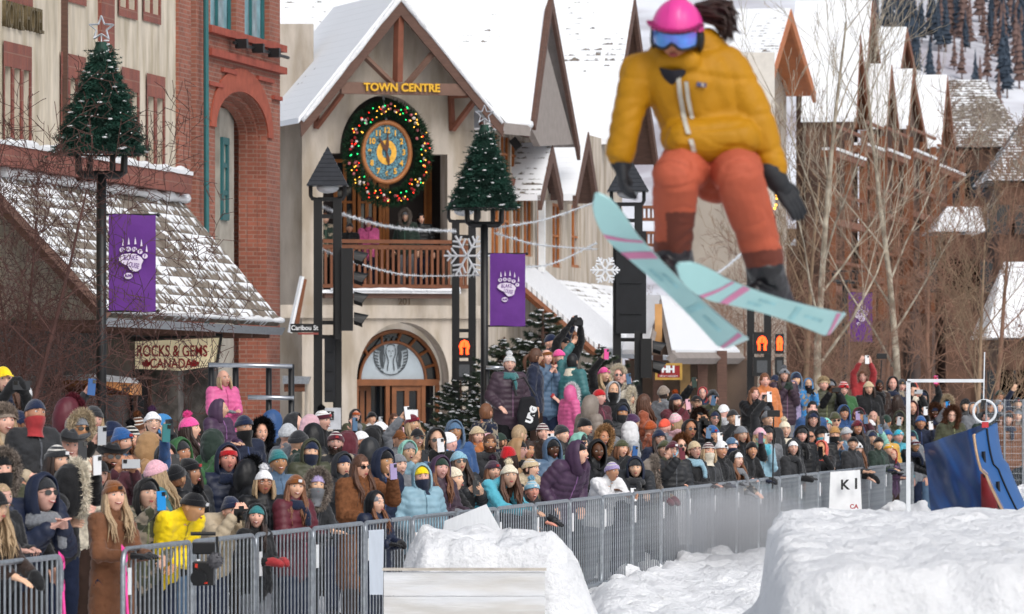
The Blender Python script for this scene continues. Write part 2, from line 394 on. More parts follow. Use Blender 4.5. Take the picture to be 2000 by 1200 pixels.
def window(fc, r, parent, dep, mat, pmat, nv=1, nh=0, fw=.05, name='window', glow=None):
    t0, t1, z0, z1 = r; m = MB(); c = lambda t, z: fc.p(t, z, -dep)
    w_, h_ = t1-t0, z1-z0; o = .03
    for z in (z0+fw/2, z1-fw/2): m.box(c((t0+t1)/2, z), (w_, .06, fw), fc.ax)
    for i in range(nv+1): m.box(c(t0+fw/2+(w_-fw)*i/nv, (z0+z1)/2), (fw, .05, h_-2*fw), fc.ax)
    for i in range(nh): m.box(c((t0+t1)/2, z0+h_*(i+1)/(nh+1)), (w_-2*fw, .04, fw*.7), fc.ax)
    f = m.build(name, mat, parent, origin=fc.p((t0+t1)/2, z0, -dep))
    g = MB(); g.box(fc.p((t0+t1)/2, (z0+z1)/2, -dep-.045), (w_-.01, .02, h_-.01), fc.ax); g.build('pane', pmat, f)
    return f
CA, CB = 21.96, 22.53
FA = Fac((-CA, 0), U, V)
# --- hotel: beige stucco with brick dressed windows
hot = root('hotel_building', FA.p(88, 0), 'beige stucco hotel with brick-framed narrow windows and a shingled canopy roof', 'building')
pilR = FA.t(343); top = 14.0
holes = []; sur = []
for a, b, y0, y1 in ((4, 58, 128, 336), (116, 164, 148, 345), (235, 269, 175, 366), (284, 319, 187, 373)):
    r = FA.rect(a, b, y0, y1); sur.append((a, b, y0, y1)); w_ = (r[1]-r[0])
    k = 3 if b < 170 else 2
    for i in range(k):
        q0 = r[0]+w_*(i+.12)/k; q1 = r[0]+w_*(i+.88)/k; holes.append((q0, q1, r[2], r[3]))
for a, b in ((229, 265), (277, 311), (120, 165), (10, 60)):
    r = FA.rect(a, b, -80, 22 if a > 270 else 12 if a > 200 else -20); holes.append((r[0]+.08, (r[0]+r[1])/2-.05, r[2], r[3])); holes.append(((r[0]+r[1])/2+.05, r[1]-.08, r[2], r[3]))
    sur.append((a, b, -90, 28 if a > 270 else 18 if a > 200 else -12))
mb = MB(); wall_cols(mb, FA, 72, pilR, 0, top, [rhole(h) for h in holes], .22); mb.build('wall', STUCCO, hot)
for (a, b, y0, y1) in sur:      # brick surrounds stand proud around each group of windows
    mb = MB(); t0, t1, zb, zt = FA.rect(a, b, y0, y1); fw = .09
    f2 = FA.off(.03); hs = [h for h in holes if h[0] >= t0-.01 and h[1] <= t1+.01 and abs(h[3]-zt) < 1.2]
    wall_cols(mb, f2, t0-.02, t1+.02, zb-.10, zt+.36, [rhole(h) for h in hs], .03)
    mb.build('window_surround', BRICKD, hot)
for h in holes: window(FA, h, hot, .16, TIMBER, GLASS, 1, 0, .045)
mb = MB(); t0, zc = FA.tz(0, 345); mb.box(FA.p((72+pilR)/2, 5.72, .14), (pilR-72, .28, .30), FA.ax); mb.build('cornice', BRICKD, hot)
mb = MB(); mb.box(FA.p((72+pilR)/2, 5.90, .15), (pilR-72, .30, .06), FA.ax); mb.build('snow_ledge', SNOW, hot)
mb = MB(); a, b = FA.t(191), FA.t(217); mb.box(FA.p((a+b)/2, 9.9, .03), (b-a, .06, 8.2), FA.ax); mb.build('brick_pier', BRICKD, hot)
mb = MB(); mb.box(FA.p(FA.t(120), 9.5, .05), (.05, .1, 7), FA.ax); mb.build('downpipe', TIMBER, hot)
# canopy roof
tl, tr_ = 74.0, FA.t(352); zt, ze, ou = 5.45, 3.48, 1.70
t_cut = FA.t(-10)
mb = MB(); E = FA
top_l = E.p(t_cut-1, zt, .05); top_r = E.p(tr_, zt, .05); eR = E.p(tr_+.1, ze, ou); eL = E.p(FA.off(ou).t(205), ze, ou)
nrm = (eR-top_r).cross(top_l-top_r).normalized()
if nrm.z < 0: nrm = -nrm
mb.prism([top_l, top_r, eR, eL], nrm*-.12); mb.build('canopy_roof', SHINGLE, hot)
mb = MB(); mb.prism([eL+Z*-.1, eR+Z*-.1, eR+Z*-.22-V*.06, eL+Z*-.22-V*.06], V*.05); mb.build('gutter', STEEL, hot)
mb = MB()
for i in range(9):
    t = E.off(ou).t(205)+(tr_-E.off(ou).t(205))*(i+.5)/9
    mb.box(E.p(t, 3.28, ou-.65), (.09, 1.2, .16), E.ax)
mb.build('rafter', TIMBER, hot)
mb = MB(); mb.tube([top_l-Z*.12, eL+V*.02-Z*.1], .10, 4); mb.build('barge_board', TIMBER, hot)
mb = MB(); mb.box(E.p((78+tr_)/2, 1.7, .05), (tr_-78, .1, 3.3), E.ax); mb.build('shop_front', M('dark_shopfront', '2a2523', .5, .5, 1.2, col2='4a4340', uvc=True), hot)
for a in (282, 352):
    mb = MB(); mb.box(E.p(E.t(a), 1.55, .35), (.35, .5, 3.1), E.ax); mb.build('stone_pillar', ROCK, hot)
for a, b in ((300, 325), (240, 270)):
    window(FA.off(.2), FA.rect(a, b, 735, 950), hot, 0, TIMBER, GLASS, 1, 1)
HOTELM = M('brown_letters', '5d5138', .6, .2, 20)
text('hotel_lettering', 'ROYAL', FA.p((FA.t(4)+FA.t(40))/2, FA.tz(20, 33)[1], .03), U, Z, .55, HOTELM, hot, .03, sx=.62)
text('hotel_lettering', 'HOTEL', FA.p((FA.t(45)+FA.t(79))/2, FA.tz(62, 42)[1], .03), U, Z, .52, HOTELM, hot, .03, sx=.62)
# rocks and gems sign, hanging under the canopy, facing the street
ss = W(345, 693, 90); sg = root('shop_sign', ss, 'cream rocks and gems sign with red lettering and maple leaves under the canopy', 'sign')
SX = Vector((1, -.12, 0)).normalized(); SN = Vector((-.12, -1, 0)).normalized(); pxs = 90/F
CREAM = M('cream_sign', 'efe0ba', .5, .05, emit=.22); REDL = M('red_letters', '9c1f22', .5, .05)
def sp(px, py, o=0): return ss+SX*((px-345)*pxs)+Z*((693-py)*pxs)+SN*o
pl = [sp(250, 668), sp(250, 720), sp(352, 724), sp(424, 714), sp(434, 660), sp(340, 664)]
mb = MB(); mb.prism(pl, -SN*.12); mb.build('sign_board', CREAM, sg)
mb = MB(); mb.tube([sp(246, 664, .02), sp(436, 654, .02)], .035, 6); mb.tube([sp(434, 656, .02), sp(424, 716, .02)], .025, 6); mb.build('sign_frame', BLACK, sg)
text('lettering', 'ROCKS & GEMS', sp(336, 687, .012), SX, Z, .25, REDL, sg, .006, .004, sx=.66)
text('lettering', 'CANADA', sp(334, 711, .012), SX, Z, .21, REDL, sg, .006, .004, sx=.76)
def leaf(c, r, rt, n_):
    pts = [(0, 1), (.16, .62), (.4, .72), (.33, .3), (.62, .5), (.7, .35), (1, .38), (.85, .08), (.95, -.08), (.45, -.42), (.5, -.6), (.06, -.5), (.04, -1)]
    pts = pts+[(-x, y) for x, y in pts[::-1][0:]]; m = MB(); m.prism([c+rt*x*r+Z*y*r for x, y in pts], n_*.006); return m
for x in (285, 380): leaf(sp(x, 711, .006), .085, SX, SN).build('maple_leaf', REDL, sg)
mb = MB(); mb.box(W(205, 708, 90), (.95, .1, .3)); gl = thing('gallery_sign', mb, BLACK, 'dark gallery sign behind the bare branches left of the cream sign', 'sign', W(205, 708, 90))
text('lettering', 'GALLERY', W(203, 709, 89.92), Vector((1, 0, 0)), Z, .19, M('dull_white_letters', 'a8a9ac', .6), gl, .004, sx=1.05)
aw = root('shop_awning', W(160, 755, 86), 'low orange wooden shop awning with snow on its top', 'awning')
mb = MB(); mb.prism([W(85, 765, 86), W(85, 740, 86), W(183, 743, 84.5), W(258, 748, 85.2), W(258, 772, 85.2), W(183, 772, 84.5)], Vector((0, 2.2, 0))); mb.build('fascia', M('awning_wood', 'b5733a', .6, .2, 3, col2='c98f5c'), aw)
mb = MB(); mb.prism([W(83, 741, 85.9)+Z*.002, W(183, 744, 84.4)+Z*.002, W(258, 749, 85.1)+Z*.002, W(250, 742, 85.8)+Z*.03, W(183, 734, 85)+Z*.03, W(90, 735, 86)], Vector((0, 1.8, 0))); mb.build('snow_cap', SNOW, aw)
text('lettering', 'ROCKS & GEMS', W(221, 760, 85.0), Vector((1, .12, 0)), Z, .17, BLACK, aw, .004, .002, sx=.5)
# --- brick building with the arch
bb = root('brick_building', FA.p(98, 0), 'red brick building with tall arched entrance and teal window frames', 'building')
tA, tB = FA.t(402), FA.t(547); z_sp = 6.8
a0, a1 = FA.t(420), FA.t(521)
wins = [FA.rect(411, 462, -60, 54), FA.rect(478, 527, -60, 78)]
mb = MB(); wall_cols(mb, FA, tA, tB, 0, 14, [ahole(a0, a1, 0, z_sp, .68)]+[rhole(r) for r in wins], .16)
mb.quad(FA.p(tB, 0), FA.p(tB, 0, -9), FA.p(tB, 14, -9), FA.p(tB, 14)); mb.build('wall', BRICK, bb)
for k in (1, 2):
    f = FA.off(-.16*k); i = .17*k
    mb = MB(); wall_cols(mb, f, a0-.1, a1+.1, 0, z_sp+1.0, [ahole(a0+i*.6, a1-i*.6, 0, z_sp, .68-.08*k)], .16 if k == 1 else .14); mb.build('arch_step', BRICK, bb)
mb = MB(); n = 26; c = (a0+a1)/2; pts = []
for j in range(n):
    u0, u1 = math.pi*j/n, math.pi*(j+1)/n
    ge = lambda u, d: FA.p(c-((a1-a0)/2+d)*math.cos(u), z_sp+(.68+d)*math.sin(u), .035)
    mb.prism([ge(u0, .02), ge(u0, .42), ge(u1, .42), ge(u1, .02)], -V*.03)
mb.build('arch_ring', M('rubbed_brick', '9b4f3c', .85, .2, 5, uvc=True), bb)
mb = MB(); BR2 = M('brick_trim', '96493a', .85, .2, 5, uvc=True)
for yy in (60, 104): t, zz = FA.tz(470, 75+(yy-60)); mb.box(FA.p((tA+tB)/2, zz, .06), (tB-tA+.1, .12, .12), FA.ax)
for a, b, y in ((404, 431, 162), (431, 458, 136), (500, 530, 152), (530, 546, 190)):
    r = FA.rect(a, b, y, y+6); mb.box(FA.p((r[0]+r[1])/2, r[3], .03), (r[1]-r[0], .06, .07), FA.ax)
mb.build('string_course', BR2, bb)
for r in wins: window(FA, r, bb, .12, TEAL, GLASSL, 2, 0, .07)
mb = MB(); mb.box(FA.p((wins[0][0]+wins[1][1])/2, wins[0][2]-.03, .05), (wins[1][1]-wins[0][0], .1, .05), FA.ax); mb.build('snow_sill', SNOW, bb)
mb = MB(); t0, z0 = FA.tz(440, 84); mb.tube([FA.p(t0, z0, .15), FA.p(tB, z0, .15)], .03, 6)
for k in range(3): mb.box(FA.p(t0+.3+k*1.3, z0, .22), (.14, .2, .16), FA.ax)
mb.build('light_rail', BLACK, bb)
mb = MB(); a, b = FA.t(343), FA.t(367); mb.box(FA.p((a+b)/2, 7, -.2), (b-a, .5, 14), FA.ax); a, b = FA.t(385), tA; mb.box(FA.p((a+b)/2, 7, -.22), (b-a, .4, 14), FA.ax); mb.build('pilaster', BRICK, bb)
mb = MB(); a, b = FA.t(367), FA.t(385); mb.box(FA.p((a+b)/2, 7, -.2), (b-a, .06, 14), FA.ax); mb.build('glass_strip', GLASSL, bb)
mb = MB(); mb.tube([FA.p(FA.t(393), 2, .1), FA.p(FA.t(389), 14, .1)], .045, 8); mb.build('teal_pipe', TEAL, bb)
# inside the arch
mb = MB(); mb.box(FA.p((a0+a1)/2+.5, 3.9, -3.0), (a1-a0+3, .1, 8), FA.ax); mb.build('inner_wall', STUCCO, bb)
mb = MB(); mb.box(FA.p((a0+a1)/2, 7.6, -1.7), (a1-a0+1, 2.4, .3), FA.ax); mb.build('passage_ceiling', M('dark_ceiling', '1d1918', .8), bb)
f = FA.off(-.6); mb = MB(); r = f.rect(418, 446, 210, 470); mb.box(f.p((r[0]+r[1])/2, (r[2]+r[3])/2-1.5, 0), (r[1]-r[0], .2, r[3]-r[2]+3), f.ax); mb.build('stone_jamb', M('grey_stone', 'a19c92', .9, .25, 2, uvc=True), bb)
window(f.off(.12), f.rect(419, 432, 268, 430), bb, 0, TEAL, GLASSL, 1, 2, .12)
sg = root('bar_sign', W(461, 372, 101.5), 'black and orange round sign seen inside the brick arch', 'sign'); o = W(462, 352, 101.5)
mb = MB(); mb.ring(o, Vector((1, 0, 0)), Z, .17, .02, 28, 6); mb.build('orange_ring', M('orange_sign', 'd9882a', .5), sg)
mb = MB(); mb.prism([o+Vector((math.cos(a)*.22, .03, math.sin(a)*.22)) for a in [2*math.pi*i/24 for i in range(24)]], Vector((0, .04, 0))); mb.box(W(461, 400, 101.55), (.22, .03, .32)); mb.build('sign_board', BLACK, sg)
text('lettering', "'S", W(465, 392, 101.5), Vector((1, 0, 0)), Z, .16, CREAM, sg, .004, .004); text('lettering', "AK", W(464, 405, 101.5), Vector((1, 0, 0)), Z, .14, CREAM, sg, .004, .004)
text('lettering', "AM", W(465, 416, 101.5), Vector((1, 0, 0)), Z, .10, GOLD, sg, .004, .002)
# --- clock building (corner)
ca = math.radians(17); E1 = Vector((math.cos(ca), math.sin(ca), 0)); N1 = Vector((math.sin(ca), -math.cos(ca), 0))
p0 = W(590, 700, 122.3); FC = Fac(p0, E1, N1)
cb = root('clock_building', FC.p(2, 0), 'beige corner building with snowy gable, wreathed clock and wooden balcony', 'building')
DOORW = M('brown_door_wood', '7a4a2a', .5, .2, 5)
STC = M('pale_stucco', 'bcb2a6', .9, .14, 2.5, .005, 30, spec=.2, col2='a29686', uvc=True, stretch=(1.5, .35, 1))
tC0, tC1 = 0, FC.t(926)
lo = FC.rect(631, 874, 299, 568); fl = lo[2]
ua0, ua1 = FC.t(664), FC.t(841); zA = FC.tz(750, 299)[1]; rise = (299-186)/(F/FC.D(750))
def lowtop(t):
    v = lo[3]
    if ua0 < t < ua1: v = max(v, zA+rise*math.sqrt(max(0, 1-((t-(ua0+ua1)/2)/((ua1-ua0)/2))**2)))
    return v
lh = (lo[0], lo[1], lambda t: fl, lowtop, [(ua0+ua1)/2-(ua1-ua0)/2*math.cos(math.pi*i/24) for i in range(25)]+[ua0, ua1])
d0, d1 = FC.t(697), FC.t(877); zs = FC.tz(780, 742)[1]; rs = (742-630)/(F/FC.D(780))
gapx = (FC.t(587), FC.t(783), FC.t(985))
zap = FC.tz(783, 2)[1]; zl = FC.tz(590, 235)[1]
def gtop(t): return zap-.1-abs(t-gapx[1])*(zap-zl)/(gapx[1]-gapx[0])
mb = MB(); wall_cols(mb, FC, 0, tC1, 0, gtop, [lh, ahole(d0, d1, 0, zs, rs, 24)], .55); mb.build('wall', STC, cb)
mb = MB(); mb.box(FC.p(1.8, fl-.45, .03), (4.6, .12, .28), FC.ax); mb.build('moulding', STC, cb)
text('house_number', '201', FC.p(FC.t(788), FC.tz(788, 590)[1], .1), E1, Z, .2, M('dark_letters', '5b4a38', .5), cb, .006, .004)
# recessed balcony back wall with doors
bk = FC.off(-1.7); mb = MB()
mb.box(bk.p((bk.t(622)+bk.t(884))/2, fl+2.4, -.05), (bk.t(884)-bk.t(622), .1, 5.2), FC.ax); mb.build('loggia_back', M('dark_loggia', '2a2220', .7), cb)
for x0, x1 in ((650, 692), (696, 732), (737, 757), (826, 840)):
    window(bk.off(.1), (bk.t(x0), bk.t(x1), fl+.1, fl+2.9), cb, 0, M('door_orange_wood', 'a0602a', .5, .2, 5), GLASS, 2, 2, .07, name='balcony_door')
mb = MB(); mb.box(FC.p(1.9, fl-.08, -.75), (lo[1]-lo[0]+.1, 1.9, .16), FC.ax); mb.build('balcony_floor', TIMBER, cb)
mb = MB(); mb.box(FC.p((lo[0]+lo[1])/2+.05, fl-.02, .12), (lo[1]-lo[0]+.35, .3, .07), FC.ax); mb.build('snow_ledge', SNOW, cb)
# railing
rl = MB(); ra, rb_ = FC.t(628), FC.t(912); zr = FC.tz(700, 472)[1]; RW = M('railing_wood', '6f4229', .6, .2, 5)
rl.box(FC.p((ra+rb_)/2, zr, .1), (rb_-ra, .14, .08), FC.ax); rl.box(FC.p((ra+rb_)/2, zr-.12, .1), (rb_-ra, .05, .10), FC.ax); rl.box(FC.p((ra+rb_)/2, fl+.1, .1), (rb_-ra, .05, .08), FC.ax)
ro = rl.build('balcony_railing', RW, cb)
b0 = MB(); 
n = 26
for i in range(n):
    t = ra+(rb_-ra)*(i+.5)/n; m = MB(); wd = .13 if i in (4, 24) else .055
    m.box(FC.p(t, (zr-.12+fl+.1)/2, .1), (wd, .05, zr-.12-fl-.1-.05), FC.ax); m.build('baluster', RW, ro)
# gable front: barge boards, posts, tie beam
gf = FC.off(.85)
def gq(px, py, o=0): return gf.q(px, py, o)
mb = MB()
for (x0, x1) in ((587, 783), (985, 783)):
    sgn = 1 if x0 < x1 else -1
    a, b = gq(x0, 238), gq(783, -6); a2, b2 = gq(x0+sgn*2, 268), gq(783, 30)
    mb.prism([a, b, b2, a2], -N1*.08)
mb.build('barge_board', TIMBER, cb)
FR = M('fascia_wood', '6e5448', .7, .15, 4)
mb = MB(); r = gf.rect(668, 912, 160, 183); mb.box(gf.p((r[0]+r[1])/2, (r[2]+r[3])/2, -.12), (r[1]-r[0], .16, r[3]-r[2]), gf.ax); tb = mb.build('tie_beam', FR, cb)
mb = MB(); a = gf.q(783, 20); b = gf.q(780, 160); mb.tube([a-N1*.14, b-N1*.14], .11, 4); mb.build('king_post', M('red_timber', '7b4a38', .6, .15, 4), cb)
for x in ((716, 110), (848, 105)):
    mb = MB(); mb.tube([gf.q(x[0], x[1], -.14), gf.q(775 if x[0] < 783 else 795, 168, -.14)], .07, 4); mb.build('strut', FR, cb)
for xa, s_ in ((618, 1), (882, 1)):
    mb = MB(); o = FC
    if xa < 700: mb.tube([o.q(616, 250, .08), o.q(652, 186, .7)], .06, 4); mb.tube([o.q(618, 215, .06), o.q(616, 252, .06)], .06, 4)
    else: mb.tube([o.q(882, 254, .08), o.q(916, 190, .7)], .07, 4); mb.tube([o.q(879, 186, .06), o.q(882, 256, .06)], .07, 4); mb.tube([o.q(876, 189, .1), o.q(916, 189, .6)], .05, 4)
    mb.build('bracket', M('red_timber', '7b4a38'), cb)
text('gold_lettering', 'TOWN CENTRE', gf.p(gf.t(785), gf.tz(785, 172)[1], -.01), E1, Z, .235, GOLD, cb, .025, .008, sx=1.0)
# gable roof slopes and main roof
mb = MB(); back = -N1*5.5
for x0 in (587, 985):
    a = gq(x0 + (-4 if x0 < 700 else 4), 241); b = gq(783, -8); nn = Vector((0, 0, .12))
    mb.prism([a, b, b+back, a+back], nn)
mb.build('gable_roof', ROOFSNOW, cb)
mb = MB(); mb.prism([gq(600, 234), gq(783, 12), gq(783, 20), gq(970, 240)], N1*.001)
eL_, eR_ = W(500, 219, 124.6), W(1036, 242, 125.6); rL, rR = W(500, -8, 128.3), W(1073, -8, 129.1)
mb = MB(); mb.prism([eL_, eR_, rR, rL], (0, .1, -.18)); mb.build('main_roof', roof_mat('clock_roof', .70, .2, seed=1.3, patch=.4), cb)
vP, vF = W(1073, -8, 129.1), W(1127, 288, 132.3)
mb = MB(); mb.prism([rR, vF, vF-V*2.4, rR-V*2.4], Z*.1); mb.build('far_slope', SOFFIT, cb)
mb = MB(); mb.prism([vP, vF, vF+W(0, 0, 0)*0-Z*.30, vP-Z*.34], V*.08); mb.prism([W(1064, 20, 128.6), rR, rR-Z*.3, W(1040, 244, 125.7)-Z*.12, W(1036, 240, 125.6)], V*.08); mb.build('verge_board', TIMBER, cb)
# soffit return wall below far slope
mb = MB(); mb.prism([W(1034, 244, 125.6), W(1060, 60, 128.2), W(1120, 282, 132), W(1055, 286, 127)], -V*.15); mb.build('gable_soffit', SOFFIT, cb)
mb = MB(); mb.box(W(568, 226, 124.5), (.62, .3, .28)); mb.build('fascia', FR, cb)
mb = MB(); mb.prism([W(985, 240, 124.3), W(1036, 246, 125.5), W(1036, 266, 125.5), W(985, 262, 124.3)], (0, .2, 0)); mb.build('fascia', SOFFIT, cb)
# left return wall, with shop front beside the brick building
mb = MB(); mb.box(W(572, 800, 124.8)+Z*3.2, (.9, .3, 10.5)); mb.build('side_wall', STC, cb)
mb = MB(); mb.prism([W(552, 734, 119), W(606, 736, 119), W(602, 750, 119), W(552, 750, 119)], (0, .5, 0)); mb.build('shop_eave', STEEL, cb)
mb = MB(); mb.tube([W(590, 540, 118), W(566, 650, 118)], .05, 4); mb.build('canopy_verge', WHITE, cb)
mb = MB(); mb.tube([W(593, 545, 118.2), W(576, 640, 118.2)], .07, 4); mb.build('wood_trim', TIMBERO, cb); mb = MB(); mb.tube([W(601, 750, 119.4), W(601, 960, 119.4)], .06, 8); mb.build('downpipe', STC, cb); mb = MB(); mb.tube([W(555, 757, 119.6), W(598, 757, 119.6)], .09, 4); mb.build('wood_trim', TIMBERO, cb)
# entrance: doors, lunette with the round mermaid emblem
dr = FC.off(-.55); mb = MB(); c0, c1 = dr.t(691), dr.t(856); cc = (c0+c1)/2; ra_ = (c1-c0)/2; zs2 = dr.tz(770, 742)[1]
for rr, ww in ((ra_, .09), (ra_*.78, .07)):
    mb.ring(dr.p(cc-(ra_-rr)*.35, zs2-.02, 0), E1, Z, (rr, rr*1.13), ww/2, 30, 6, a0=0, a1=math.pi)
mb.box(dr.p(cc, zs2-.06, .02), (2*ra_, .12, .14), dr.ax)
for t in (c0+.05, c0+.75, c1-.35, c1-.03): mb.box(dr.p(t, zs2/2-.06, .01), (.09, .1, zs2-.1), dr.ax)
for a in (18, 38, 60, 82, 110, 140): mb.tube([dr.p(cc-(ra_*.22)*.35+ra_*.78*math.cos(math.radians(a)), zs2+ra_*.78*1.13*math.sin(math.radians(a)), 0), dr.p(cc+ra_*math.cos(math.radians(a)), zs2+ra_*1.13*math.sin(math.radians(a)), 0)], .03, 4)
mb.build('entrance_frame', DOORW, cb)
mb = MB(); P = [dr.p(cc-.08*ra_+ra_*.78*math.cos(math.pi*i/24), zs2+ra_*.88*math.sin(math.pi*i/24), -.02) for i in range(25)]; mb.prism(P, -N1*.03); lun = mb.build('lunette_panel', M('grey_blue_panel', 'a9b5bd', .35, .05, spec=.6), cb)
mb = MB(); P = [dr.p(cc+ra_*math.cos(math.pi*i/24), zs2+ra_*1.13*math.sin(math.pi*i/24), -.08) for i in range(25)]; mb.prism(P, -N1*.03); mb.box(dr.p(cc, zs2/2, -.4), (2*ra_, .04, zs2), dr.ax); mb.build('dark_glazing', GLASS, cb)
EMB = M('emblem_dark', '3c4348', .5); ec = dr.p(cc-.12, zs2+.53, .005); R_ = .38; mb = MB()
def ep(x, y): return ec+E1*(x*R_)+Z*(y*R_*1.12)
def strip(pts, w_):
    q = [Vector((x, y)) for x, y in pts]; L_, Rr = [], []
    for i, p in enumerate(q):
        t = (q[min(i+1, len(q)-1)]-q[max(i-1, 0)]).normalized(); n_ = Vector((-t.y, t.x))*w_/2; L_.append(p+n_); Rr.append(p-n_)
    for i in range(len(q)-1): mb.add([ep(*L_[i]), ep(*Rr[i]), ep(*Rr[i+1]), ep(*L_[i+1])], [(0, 1, 2, 3)])
for s_ in (-1, 1):
    for k in range(3):      # wavy hair
        strip([(s_*(.26+.13*k+.05*math.sin(j*.9+k)-.012*j*(k < 1)), .38-.13*j-.03*k) for j in range(10-k)], .055)
    for k in range(7):      # scale bars down both sides
        y = .15-.16*k; x1 = math.sqrt(max(.02, 1-y*y)); x0 = x1-.28+.02*k
        mb.prism([ep(s_*x0, y-.08), ep(s_*x1, y-.01), ep(s_*x1, y+.05), ep(s_*x0, y-.01)], N1*.004)
    mb.prism([ep(s_*.38, .45), ep(s_*.62, .75), ep(s_*.86, .48), ep(s_*.93, .3), ep(s_*.55, .2), ep(s_*.48, .02), ep(s_*.4, .2)], N1*.004)
    mb.prism([ep(s_*.04, .62), ep(s_*.15, .95), ep(s_*.27, .62)], N1*.004)
    mb.prism([ep(s_*.34, .60), ep(s_*.5, .84), ep(s_*.52, .62)], N1*.004)
    mb.prism([ep(s_*.06, .2), ep(s_*.16, .2), ep(s_*.14, .245), ep(s_*.07, .245)], N1*.004)
strip([(.25*math.cos(a), .42+.14*math.sin(a)) for a in [math.pi*i/8 for i in range(9)]], .05)
strip([(math.cos(a), math.sin(a)) for a in [2*math.pi*i/40 for i in range(41)]], .05)
for s_ in (-1, 1): mb.prism([ep(s_*.44, .1), ep(s_*.62, .22), ep(s_*.66, -.05), ep(s_*.6, -.4), ep(s_*.5, -.68), ep(s_*.44, -.4)], N1*.003)
strip([(-.07, -.02), (0, -.05), (.07, -.02)], .035); strip([(.0, .2), (.02, .06)], .025)
for i in range(5): a = math.radians(60+15*i); mb.prism([ep(math.cos(a)*.9, math.sin(a)*.9), ep(math.cos(a-.1), math.sin(a-.1)), ep(math.cos(a+.1), math.sin(a+.1))], N1*.004)
mb.build('mermaid_emblem', EMB, lun)
for x0, x1, op in ((697, 731, 1), (765, 823, 0)):
    r = (dr.t(x0), dr.t(x1), .05, zs2-.14); f = dr.off(-.3 if op else .0)
    window(f, r, cb, 0, DOORW, GLASS, 2, 2, .10, name='entrance_door')
mb = MB(); mb.box(dr.p(dr.t(806), dr.tz(806, 815)[1], .06), (.2, .01, .32), dr.ax); mb.build('door_notice', WHITE, cb)
# clock
ck = FC.off(.35); cc_ = ck.q(755, 298); cr_ = 48/(F/ck.D(755))
cl = root('wall_clock', cc_, 'round blue and gold clock in a wooden rim hanging in the loggia arch', 'clock')
mb = MB(); mb.ring(cc_, E1, Z, (cr_, cr_*1.22), .055, 48, 10); mb.build('clock_rim', M('clock_rim_wood', 'a0663a', .45, .15, 4), cl, smooth=True)
CF = M('clock_blue', '5b8b99', .55, .4, 45, col2='22323a')
mb = MB(); mb.prism([cc_+E1*(cr_*.97*math.cos(a))+Z*(cr_*1.18*math.sin(a)) for a in [2*math.pi*i/48 for i in range(48)]], -N1*.05); mb.build('clock_face', CF, cl)
YG = M('clock_gold', 'e0a83c', .4, .2, 10)
mb = MB()
for i in range(32):
    a, b = 2*math.pi*i/32, 2*math.pi*(i+1)/32; g = lambda r, u: cc_+N1*.01+E1*(cr_*r*math.cos(u))+Z*(cr_*1.2*r*math.sin(u))
    mb.add([g(.2, a), g(.42, a), g(.42, b), g(.2, b)], [(0, 1, 2, 3)])
mb.build('clock_disc', YG, cl)
for h in range(1, 13):
    a = math.radians(90-30*h); text('numeral', str(h), cc_+N1*.015+E1*(cr_*.72*math.cos(a))+Z*(cr_*.74*1.2*math.sin(a)), E1, Z, .17, YG, cl, .01, .005, sx=.9)
HB = M('clock_hand', '5a3420', .5)
for a, L_ in ((3, .46), (-28, .42), (170, .3)):
    mb = MB(); d = E1*math.sin(math.radians(a))+Z*math.cos(math.radians(a)); s_ = d.cross(N1); mb.prism([cc_+N1*.03-d*.05, cc_+N1*.03+s_*.04+d*.15, cc_+N1*.03+d*L_, cc_+N1*.03-s_*.04+d*.15], N1*.01); mb.build('clock_hand', HB, cl)
mb = MB(); mb.tube([cc_+Z*cr_*1.2, ck.q(749, 188)], .025, 6); mb.build('hanging_rod', STEEL, cl)
# wreath
wc = FC.off(.42).q(757, 300); NEED = M('dark_needles', '16331f', .7, .4, 8, spec=.2)
wr = root('christmas_wreath', wc, 'large lit Christmas wreath with coloured lights and baubles around the clock', 'wreath')
Rx, Rz = 73/90., 87/90.; mb = MB(); P = []; Dd = []
for i in range(10500):
    a = rnd.uniform(0, 2*math.pi); b = rnd.uniform(0, 2*math.pi); r = .165*math.sqrt(rnd.random())
    c = wc+E1*(Rx*math.cos(a))+Z*(Rz*math.sin(a)); o = (E1*math.cos(a)+Z*math.sin(a))*math.cos(b)+N1*math.sin(b)
    P.append(c+o*r); Dd.append(o+Vector((rnd.uniform(-.6, .6), rnd.uniform(-.6, .6), rnd.uniform(-.6, .6))))
mb.blades(P, Dd, .11, .010); mb.build('foliage', NEED, wr, uv=False)
LG = {}
for nm, col, e in (('red_bulb', 'ff2a1a', 3), ('green_bulb', '2cff86', 2.5), ('amber_bulb', 'ffb840', 3)):
    LG[nm] = M(nm, col, .4, 0, emit=e)
BA = [M('pink_bauble', 'c06a70', .35), M('white_bauble', 'd9cfc9', .4), M('red_bauble', 'a2222a', .3)]
sph = MB(); sph.sphere((0, 0, 0), .0135, 8); bulbm = {k: sph.mesh('bulb', LG[k], smooth=True) for k in LG}
sph = MB(); sph.sphere((0, 0, 0), .035, 10); baum = [sph.mesh('bauble', b, smooth=True) for b in BA]
for i in range(95):
    a = 2*math.pi*i/95+rnd.uniform(-.1, .1); rr = rnd.uniform(-.13, .13); k = rnd.choice(['red_bulb', 'green_bulb', 'amber_bulb', 'amber_bulb'])
    new_obj('bulb', bulbm[k], wr, E1*((Rx+rr)*math.cos(a))+Z*((Rz+rr)*math.sin(a))+N1*(.15+rnd.uniform(-.03, .05)))
for i in range(60):
    a = rnd.uniform(0, 2*math.pi); rr = rnd.gauss(0, .06)
    new_obj('bauble', baum[i % 3], wr, E1*((Rx+rr)*math.cos(a))+Z*((Rz+rr)*math.sin(a))+N1*(.12))
